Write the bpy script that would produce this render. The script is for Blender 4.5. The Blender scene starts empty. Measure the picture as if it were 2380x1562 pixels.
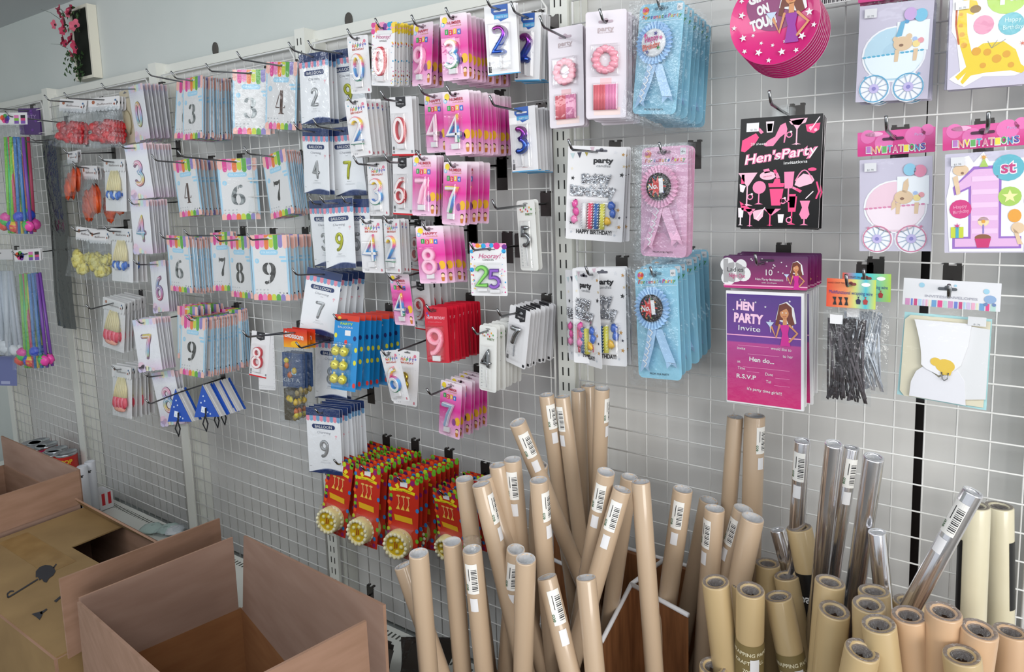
import bpy, math, random
from mathutils import Vector, Matrix
random.seed(7)
SC = bpy.context.scene
COL = SC.collection
# ---------------------------------------------------------------- camera, light, exposure
PX, PY, FPX = 1284.05, 617.2, 1534.2          # principal point and focal length in pixels of the 2380 x 1562 frame
CAM = Vector((0.4017, -1.33924, 1.57763))
CR = ((0.84719442, 0.53071814, -0.02449215), (0.03877199, -0.10773793, -0.99342301), (-0.52986634, 0.84067282, -0.11185197))
cd = bpy.data.cameras.new('camera'); cam = bpy.data.objects.new('camera', cd); COL.objects.link(cam)
cd.sensor_width = 36; cd.lens = FPX / 2380 * 36; cd.clip_start = 0.02
cd.shift_x = -(PX - 1190) / 2380; cd.shift_y = (PY - 781) / 2380
cam.matrix_world = Matrix(((CR[0][0], -CR[1][0], -CR[2][0], CAM.x), (CR[0][1], -CR[1][1], -CR[2][1], CAM.y), (CR[0][2], -CR[1][2], -CR[2][2], CAM.z), (0, 0, 0, 1)))
SC.camera = cam
SC.view_settings.view_transform = 'Standard'; SC.view_settings.look = 'None'
SC.view_settings.gamma = 1; SC.view_settings.use_curve_mapping = False
SC.view_settings.exposure = 0.62
SC.cycles.transparent_max_bounces = 28
SC.cycles.max_bounces = 7
w = bpy.data.worlds.new('world'); SC.world = w; w.use_nodes = True
w.node_tree.nodes['Background'].inputs[0].default_value = (0.88, 0.94, 1.0, 1)
w.node_tree.nodes['Background'].inputs[1].default_value = 0.50
def area(name, loc, to, sx, sy, power, col):
    l = bpy.data.lights.new(name, 'AREA'); l.shape = 'RECTANGLE'; l.size = sx; l.size_y = sy; l.energy = power; l.color = col
    o = bpy.data.objects.new(name, l); COL.objects.link(o); o.location = loc
    o.rotation_euler = (Vector(to) - Vector(loc)).to_track_quat('-Z', 'Y').to_euler(); return o
area('shop_window_light', (3.4, -2.6, 1.9), (-0.8, 0, 1.2), 2.4, 2.2, 96, (1.0, 0.97, 0.93))
area('ceiling_tube_light', (-0.5, -1.5, 2.44), (-0.5, -0.7, 1.2), 3.8, 1.1, 38, (0.93, 0.97, 1.0))

def ray(u, v):
    a = ((u - PX) / FPX, (v - PY) / FPX, 1.0)
    return Vector([sum(CR[i][j] * a[i] for i in range(3)) for j in range(3)])
def aty(u, v, dep):          # point seen at (u, v) that hangs dep metres in front of the wire grid
    r = ray(u, v); return CAM + r * ((-dep - CAM.y) / r.y)
def atz(u, v, z):
    r = ray(u, v); return CAM + r * ((z - CAM.z) / r.z)

# ---------------------------------------------------------------- materials
MATS = {}
def lin(c):
    if isinstance(c, str):
        c = c.lstrip('#'); c = [int(c[i:i + 2], 16) / 255 for i in (0, 2, 4)]
    return tuple((x / 12.92 if x <= .04045 else ((x + .055) / 1.055) ** 2.4) for x in c) + (1,)
def newmat(n):
    m = bpy.data.materials.new(n); m.use_nodes = True; return m, m.node_tree.nodes, m.node_tree.links, m.node_tree.nodes['Principled BSDF']
def M(c, rough=.45, metal=0.0, spec=.5, coat=0.0, name=None):
    k = name or 'print_%s_%d_%d' % (c.lstrip('#'), rough * 100, metal * 100)
    if k in MATS: return k
    m, N, L, b = newmat(k)
    b.inputs['Base Color'].default_value = lin(c); b.inputs['Roughness'].default_value = rough
    b.inputs['Metallic'].default_value = metal; b.inputs['Specular IOR Level'].default_value = spec; b.inputs['Coat Weight'].default_value = coat
    MATS[k] = m; return k
def noisy(k, c1, c2, scale, rough=.6, metal=0.0, stretch=(1, 1, 1), bump=0.0, lo=.35, hi=.65, detail=4, coat=0.0, coord='Object'):
    m, N, L, b = newmat(k)
    tc = N.new('ShaderNodeTexCoord'); mp = N.new('ShaderNodeMapping'); mp.inputs['Scale'].default_value = stretch
    nz = N.new('ShaderNodeTexNoise'); nz.inputs['Scale'].default_value = scale; nz.inputs['Detail'].default_value = detail
    cr = N.new('ShaderNodeValToRGB'); e = cr.color_ramp.elements
    e[0].position = lo; e[1].position = hi; e[0].color = lin(c1); e[1].color = lin(c2)
    L.new(tc.outputs[coord], mp.inputs[0]); L.new(mp.outputs[0], nz.inputs[0]); L.new(nz.outputs['Fac'], cr.inputs[0]); L.new(cr.outputs[0], b.inputs['Base Color'])
    b.inputs['Roughness'].default_value = rough; b.inputs['Metallic'].default_value = metal; b.inputs['Coat Weight'].default_value = coat
    b.inputs['Coat Roughness'].default_value = .12
    if bump:
        bp = N.new('ShaderNodeBump'); bp.inputs['Strength'].default_value = bump; bp.inputs['Distance'].default_value = .004
        L.new(nz.outputs['Fac'], bp.inputs['Height']); L.new(bp.outputs[0], b.inputs['Normal'])
    MATS[k] = m; return k
def grad(k, z0, z1, stops, axis=2, rough=.4, metal=0.0, coat=0.0, bump=0):
    if k in MATS: return k
    m, N, L, b = newmat(k)
    tc = N.new('ShaderNodeTexCoord'); sp = N.new('ShaderNodeSeparateXYZ'); mr = N.new('ShaderNodeMapRange'); cr = N.new('ShaderNodeValToRGB')
    mr.inputs['From Min'].default_value = z0; mr.inputs['From Max'].default_value = z1
    L.new(tc.outputs['Object'], sp.inputs[0]); L.new(sp.outputs[axis], mr.inputs['Value']); L.new(mr.outputs[0], cr.inputs[0]); L.new(cr.outputs[0], b.inputs['Base Color'])
    e = cr.color_ramp.elements
    while len(e) < len(stops): e.new(.5)
    for i, (p, c) in enumerate(stops): e[i].position = p; e[i].color = lin(c)
    b.inputs['Roughness'].default_value = rough; b.inputs['Metallic'].default_value = metal; b.inputs['Coat Weight'].default_value = coat
    if bump:
        nz = N.new('ShaderNodeTexNoise'); nz.inputs['Scale'].default_value = 220
        bp = N.new('ShaderNodeBump'); bp.inputs['Strength'].default_value = bump; bp.inputs['Distance'].default_value = .002
        L.new(tc.outputs['Object'], nz.inputs[0]); L.new(nz.outputs['Fac'], bp.inputs['Height']); L.new(bp.outputs[0], b.inputs['Normal'])
    MATS[k] = m; return k
def film(k, tint, gl, rough=.08, bump=0.0, scale=40, milk=0.0, mcol='#e8ebee'):
    """clear plastic: mostly see-through with a glossy skin"""
    m = bpy.data.materials.new(k); m.use_nodes = True; N = m.node_tree.nodes; L = m.node_tree.links; N.remove(N['Principled BSDF'])
    out = N['Material Output']; t = N.new('ShaderNodeBsdfTransparent'); g = N.new('ShaderNodeBsdfGlossy'); mx = N.new('ShaderNodeMixShader')
    t.inputs[0].default_value = lin(tint); g.inputs['Roughness'].default_value = rough; g.inputs[0].default_value = (1, 1, 1, 1)
    lw = N.new('ShaderNodeLayerWeight'); lw.inputs[0].default_value = .25; ma = N.new('ShaderNodeMath'); ma.operation = 'MULTIPLY_ADD'
    ma.inputs[1].default_value = .32; ma.inputs[2].default_value = gl; ma.use_clamp = True
    L.new(lw.outputs['Facing'], ma.inputs[0]); L.new(ma.outputs[0], mx.inputs[0]); L.new(t.outputs[0], mx.inputs[1]); L.new(g.outputs[0], mx.inputs[2])
    if bump:
        tc = N.new('ShaderNodeTexCoord'); nz = N.new('ShaderNodeTexNoise'); nz.inputs['Scale'].default_value = scale; nz.inputs['Detail'].default_value = 3
        bp = N.new('ShaderNodeBump'); bp.inputs['Strength'].default_value = bump; bp.inputs['Distance'].default_value = .01
        L.new(tc.outputs['Object'], nz.inputs[0]); L.new(nz.outputs['Fac'], bp.inputs['Height']); L.new(bp.outputs[0], g.inputs['Normal'])
    if milk:
        d = N.new('ShaderNodeBsdfDiffuse'); d.inputs[0].default_value = lin(mcol); m2 = N.new('ShaderNodeMixShader'); m2.inputs[0].default_value = milk
        L.new(mx.outputs[0], m2.inputs[1]); L.new(d.outputs[0], m2.inputs[2]); L.new(m2.outputs[0], out.inputs[0])
    else: L.new(mx.outputs[0], out.inputs[0])
    MATS[k] = m; return k
film('bag_film', '#fcfdfd', .015, .13, .5, 45)
film('flat_film', '#fbfcfd', .015, .10, .25, 30)
film('blister_film', '#fdfdfd', .045, .05, .25, 30)
film('crinkle_film', '#f8fafb', .035, .11, .8, 60, .012)
noisy('wall_paint', '#ccd3d0', '#d5dad7', 1.3, .75, lo=.4, hi=.6)
noisy('back_board', '#c9c9c8', '#d8d7d4', 2.2, .6, bump=.05)
noisy('card_brown', '#8b6b56', '#967561', 9, .8, stretch=(1, 1, 6), bump=.08)
noisy('card_inside', '#967868', '#a08373', 7, .8, stretch=(1, 1, 5), bump=.05)
noisy('card_orange_shaded', '#8a5a34', '#95653d', 8, .8, stretch=(1, 1, 5), bump=.05)  # shade inside the open carton, put into a darker board colour
noisy('card_tan', '#7f6540', '#8d724a', 8, .7, bump=.06)
noisy('kraft_slim', '#b49c82', '#c0a88e', 6, .5, stretch=(1, 1, .2), coat=.8)
noisy('kraft_wide', '#b29a70', '#bca47b', 6, .5, stretch=(1, 1, .2), coat=.55)
noisy('kraft_pink', '#c09c78', '#c8a685', 6, .5, stretch=(1, 1, .2), coat=.55)
noisy('cream_paper', '#cdc4a6', '#d6ceb3', 6, .4, coat=.6)
noisy('wood_panel', '#6e4426', '#8a5a36', 14, .6, stretch=(6, 6, .6), bump=.1)
noisy('silver_foil', '#dddde2', '#f2f2f6', 30, .3, .72, stretch=(2, 2, .3), bump=.12)
noisy('silver_roll', '#e2e0e4', '#f6f6f9', 14, .17, .96, stretch=(5, 5, .12), bump=.45)
noisy('silver_crumple', '#a8aab0', '#eceef2', 90, .22, .95, bump=.9)
noisy('foil_dark', '#3c3a38', '#6c6a68', 60, .3, .7, bump=.5)
noisy('foil_copper', '#4c3a36', '#7a625a', 60, .35, .6, bump=.5)
noisy('foil_silver_print', '#555a5c', '#a9adad', 55, .35, .6, bump=.4)
noisy('floor_mat', '#5d5a55', '#6b6862', 5, .7)
noisy('tape', '#7f6238', '#8f7246', 20, .3)
M('#dedfd8', .45, 0, name='cream_metal'); M('#dcdcda', .55, 0, spec=.3, name='white_wire'); M('#8d8e90', .22, 1.0, name='chrome'); M('#4a4745', .35, .8, name='dark_clip')
M('#dcdbdc', .5, name='white_card'); M('#e0dfe1', .5, name='white_gloss', coat=.3)

# ---------------------------------------------------------------- mesh builder
class MB:
    def __init__(s): s.v = []; s.f = []; s.m = []; s.names = []; s.smooth = []
    def mi(s, n):
        if n not in s.names: s.names.append(n)
        return s.names.index(n)
    def add(s, vs, fs, mat, smooth=False):
        b = len(s.v); s.v += [tuple(p) for p in vs]; k = s.mi(mat)
        for f in fs: s.f.append([i + b for i in f]); s.m.append(k); s.smooth.append(smooth)
    def poly(s, pts, mat, y=0.0):           # flat print in the xz plane facing -y
        a = sum(pts[i][0] * pts[(i + 1) % len(pts)][1] - pts[(i + 1) % len(pts)][0] * pts[i][1] for i in range(len(pts)))
        if a < 0: pts = pts[::-1]
        s.add([(x, y, z) for x, z in pts], [list(range(len(pts)))], mat)
    def rect(s, x0, x1, z0, z1, mat, y=0.0): s.poly([(x0, z0), (x1, z0), (x1, z1), (x0, z1)], mat, y)
    def box(s, x0, x1, y0, y1, z0, z1, mat):
        s.add([(x, y, z) for x in (x0, x1) for y in (y0, y1) for z in (z0, z1)],
              [(0, 1, 3, 2), (4, 6, 7, 5), (0, 4, 5, 1), (2, 3, 7, 6), (0, 2, 6, 4), (1, 5, 7, 3)], mat)
    def slab(s, pts, mat, y0, y1, back=None):  # outline with thickness
        a = sum(pts[i][0] * pts[(i + 1) % len(pts)][1] - pts[(i + 1) % len(pts)][0] * pts[i][1] for i in range(len(pts)))
        if a < 0: pts = pts[::-1]
        n = len(pts)
        s.add([(x, y0, z) for x, z in pts], [list(range(n))], mat)
        s.add([(x, y1, z) for x, z in pts], [list(range(n))[::-1]], back or mat)
        s.add([(x, y, z) for y in (y0, y1) for x, z in pts], [(i, i + n, (i + 1) % n + n, (i + 1) % n) for i in range(n)], back or mat)
    def ell(s, cx, cz, rx, rz, mat, y=0.0, n=20, a0=0, a1=360):
        full = abs(a1 - a0) >= 360
        pts = [(cx + rx * math.cos(math.radians(a0 + (a1 - a0) * i / n)), cz + rz * math.sin(math.radians(a0 + (a1 - a0) * i / n))) for i in range(n if full else n + 1)]
        s.poly(pts, mat, y)
    def star(s, cx, cz, r, mat, y=0.0, rot=0, k=.42, n=5):
        s.poly([(cx + (r if i % 2 == 0 else r * k) * math.sin(math.radians(rot + i * 180 / n)), cz + (r if i % 2 == 0 else r * k) * math.cos(math.radians(rot + i * 180 / n))) for i in range(2 * n)], mat, y)
    def sweep(s, path, sec, mat, closed=False, scale=None, cap=True, y=0.0, smooth=True):
        """sweep a section [(sideways, out)] along a path in the xz plane; out is toward -y"""
        n = len(path); k = len(sec); vs = []
        for i, (x, z) in enumerate(path):
            p = path[(i - 1) % n] if (closed or i > 0) else path[i]; q = path[(i + 1) % n] if (closed or i < n - 1) else path[i]
            d1 = (x - p[0], z - p[1]); d2 = (q[0] - x, q[1] - z); l1 = math.hypot(*d1) or 1; l2 = math.hypot(*d2) or 1
            t = (d1[0] / l1 + d2[0] / l2, d1[1] / l1 + d2[1] / l2); lt = math.hypot(*t) or 1e-6; t = (t[0] / lt, t[1] / lt)
            c = 1.0
            if math.hypot(*d1) > 1e-9 and math.hypot(*d2) > 1e-9: c = min(1.45, 1 / max(.4, (t[0] * d1[0] / l1 + t[1] * d1[1] / l1)))
            nx, nz = -t[1], t[0]; sc = scale[i] if scale else 1.0
            for a, o in sec: vs.append((x + nx * a * sc * c, y - o * (sc if k > 4 else 1), z + nz * a * sc * c))
        fs = []
        for i in range(n if closed else n - 1):
            j = (i + 1) % n
            for a in range(k):
                b = (a + 1) % k; fs.append((i * k + a, j * k + a, j * k + b, i * k + b))
        if cap and not closed: fs.append(tuple(range(k))); fs.append(tuple((n - 1) * k + a for a in range(k))[::-1])
        s.add(vs, fs, mat, smooth)
    def ribbon(s, path, hw, mat, y=0.0, closed=False, widths=None, round_ends=True):
        """flat printed stroke"""
        n = len(path); L = []; R = []
        for i, (x, z) in enumerate(path):
            p = path[(i - 1) % n] if (closed or i > 0) else path[i]; q = path[(i + 1) % n] if (closed or i < n - 1) else path[i]
            t = (q[0] - p[0], q[1] - p[1]); l = math.hypot(*t) or 1; w_ = widths[i] if widths else hw
            L.append((x - t[1] / l * w_, z + t[0] / l * w_)); R.append((x + t[1] / l * w_, z - t[0] / l * w_))
        vs = [(a, y, b) for a, b in L] + [(a, y, b) for a, b in R]
        fs = [(i, n + i, n + (i + 1) % n, (i + 1) % n) for i in range(n if closed else n - 1)]
        s.add(vs, fs, mat)
        if round_ends and not closed:
            for i in (0, n - 1):
                w_ = widths[i] if widths else hw; s.ell(path[i][0], path[i][1], w_, w_, mat, y - .00002, 12)
    def tube(s, pts, r, mat, n=8, cap=True):
        pts = [Vector(p) for p in pts]; vs = []; up = None
        for i, p in enumerate(pts):
            t = (pts[min(i + 1, len(pts) - 1)] - pts[max(i - 1, 0)]).normalized()
            if up is None: up = t.orthogonal().normalized()
            up = (up - t * up.dot(t)).normalized(); b = t.cross(up); rr = r[i] if isinstance(r, (list, tuple)) else r
            for a in range(n): vs.append(p + (up * math.cos(2 * math.pi * a / n) + b * math.sin(2 * math.pi * a / n)) * rr)
        fs = [(i * n + a, i * n + (a + 1) % n, (i + 1) * n + (a + 1) % n, (i + 1) * n + a) for i in range(len(pts) - 1) for a in range(n)]
        if cap: fs += [tuple(range(n))[::-1], tuple((len(pts) - 1) * n + a for a in range(n))]
        s.add(vs, fs, mat, True)
    def lathe(s, prof, mat, n=24, M_=None):   # profile [(r, z)]
        vs = []
        for r, z in prof:
            for a in range(n): vs.append(Vector((r * math.cos(2 * math.pi * a / n), r * math.sin(2 * math.pi * a / n), z)))
        if M_: vs = [M_ @ v for v in vs]
        s.add(vs, [(i * n + a, i * n + (a + 1) % n, (i + 1) * n + (a + 1) % n, (i + 1) * n + a) for i in range(len(prof) - 1) for a in range(n)], mat, True)
    def sheet(s, x0, x1, z0, z1, fy, mat, nx=10, nz=14):
        vs = []; 
        for j in range(nz + 1):
            for i in range(nx + 1):
                u, v = i / nx, j / nz; r = fy(u, v); r = r if isinstance(r, tuple) else (0, r, 0)
                vs.append((x0 + (x1 - x0) * u + r[0], r[1], z0 + (z1 - z0) * v + r[2]))
        s.add(vs, [(j * (nx + 1) + i, j * (nx + 1) + i + 1, (j + 1) * (nx + 1) + i + 1, (j + 1) * (nx + 1) + i) for j in range(nz) for i in range(nx)], mat, True)
    def blob(s, c, r, mat, n=10, jit=0.0, sq=1.0):
        vs = []; fs = []; m = n // 2 + 1
        for j in range(m + 1):
            th = math.pi * j / m
            for a in range(n):
                ph = 2 * math.pi * a / n; q = 1 + jit * (random.random() - .5)
                vs.append((c[0] + r[0] * q * math.sin(th) * math.cos(ph), c[1] + r[1] * q * math.sin(th) * math.sin(ph) * sq, c[2] + r[2] * q * math.cos(th)))
        for j in range(m):
            for a in range(n): fs.append((j * n + a, (j + 1) * n + a, (j + 1) * n + (a + 1) % n, j * n + (a + 1) % n))
        s.add(vs, fs, mat, True)
    def text(s, t, x, z, h, mat, y=0.0, al='c', w=None, shear=0.0, rot=0.0, bold=0.0):
        vs, fs, wd = glyphs(t, bold)
        k = h / .72; kx = k if w is None else w / max(wd, 1e-4); off = {'c': -wd / 2, 'l': 0, 'r': -wd}[al]
        c_, s_ = math.cos(math.radians(rot)), math.sin(math.radians(rot)); out = []
        for a, b in vs:
            a2 = (a + off) * kx + shear * b * k; b2 = b * k; out.append((x + a2 * c_ - b2 * s_, y, z + a2 * s_ + b2 * c_))
        s.add(out, fs, mat)
    def mesh(s, name):
        me = bpy.data.meshes.new(name); me.from_pydata(s.v, [], s.f)
        for n in s.names: me.materials.append(MATS[n])
        me.polygons.foreach_set('material_index', s.m); me.polygons.foreach_set('use_smooth', s.smooth); me.update(); return me
GL = {}
def glyphs(t, bold=0.0):
    if (t, bold) in GL: return GL[(t, bold)]
    cu = bpy.data.curves.new('lettering', 'FONT'); cu.body = t; cu.resolution_u = 3; cu.size = 1; cu.offset = bold
    ob = bpy.data.objects.new('lettering', cu); me = bpy.data.meshes.new_from_object(ob)
    vs = [(v.co.x, v.co.y) for v in me.vertices]; fs = [list(p.vertices) for p in me.polygons]
    if fs:
        p = me.polygons[0]
        if p.normal.z < 0: fs = [f[::-1] for f in fs]
    x0 = min([v[0] for v in vs] or [0]); x1 = max([v[0] for v in vs] or [1]); vs = [(a - x0, b) for a, b in vs]
    bpy.data.objects.remove(ob); bpy.data.meshes.remove(me); bpy.data.curves.remove(cu)
    GL[(t, bold)] = (vs, fs, x1 - x0); return GL[(t, bold)]

# ---------------------------------------------------------------- things and parts
def put(me, name=None, parent=None, loc=None):
    o = bpy.data.objects.new(name or me.name, me); COL.objects.link(o)
    if parent: o.parent = parent
    if loc: o.location = loc
    return o
def tag(o, label, cat, group=None, kind=None):
    if label: o['label'] = label
    if cat: o['category'] = cat
    if group: o['group'] = group
    if kind: o['kind'] = kind
    return o
def thing(name, label, cat, loc=(0, 0, 0), group=None):
    o = bpy.data.objects.new(name, None); COL.objects.link(o); o.location = loc; o.empty_display_size = .02
    return tag(o, label, cat, group)
def struct(name, mb): o = put(mb.mesh(name)); o['kind'] = 'structure'; return o
def copy_tree(o, parent=None):
    c = o.copy(); COL.objects.link(c); c.parent = parent
    for ch in [x for x in KIDS.get(o.name, [])]:
        d = ch.copy(); COL.objects.link(d); d.parent = c
        for g in KIDS.get(ch.name, []): e = g.copy(); COL.objects.link(e); e.parent = d
    return c
KIDS = {}
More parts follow.
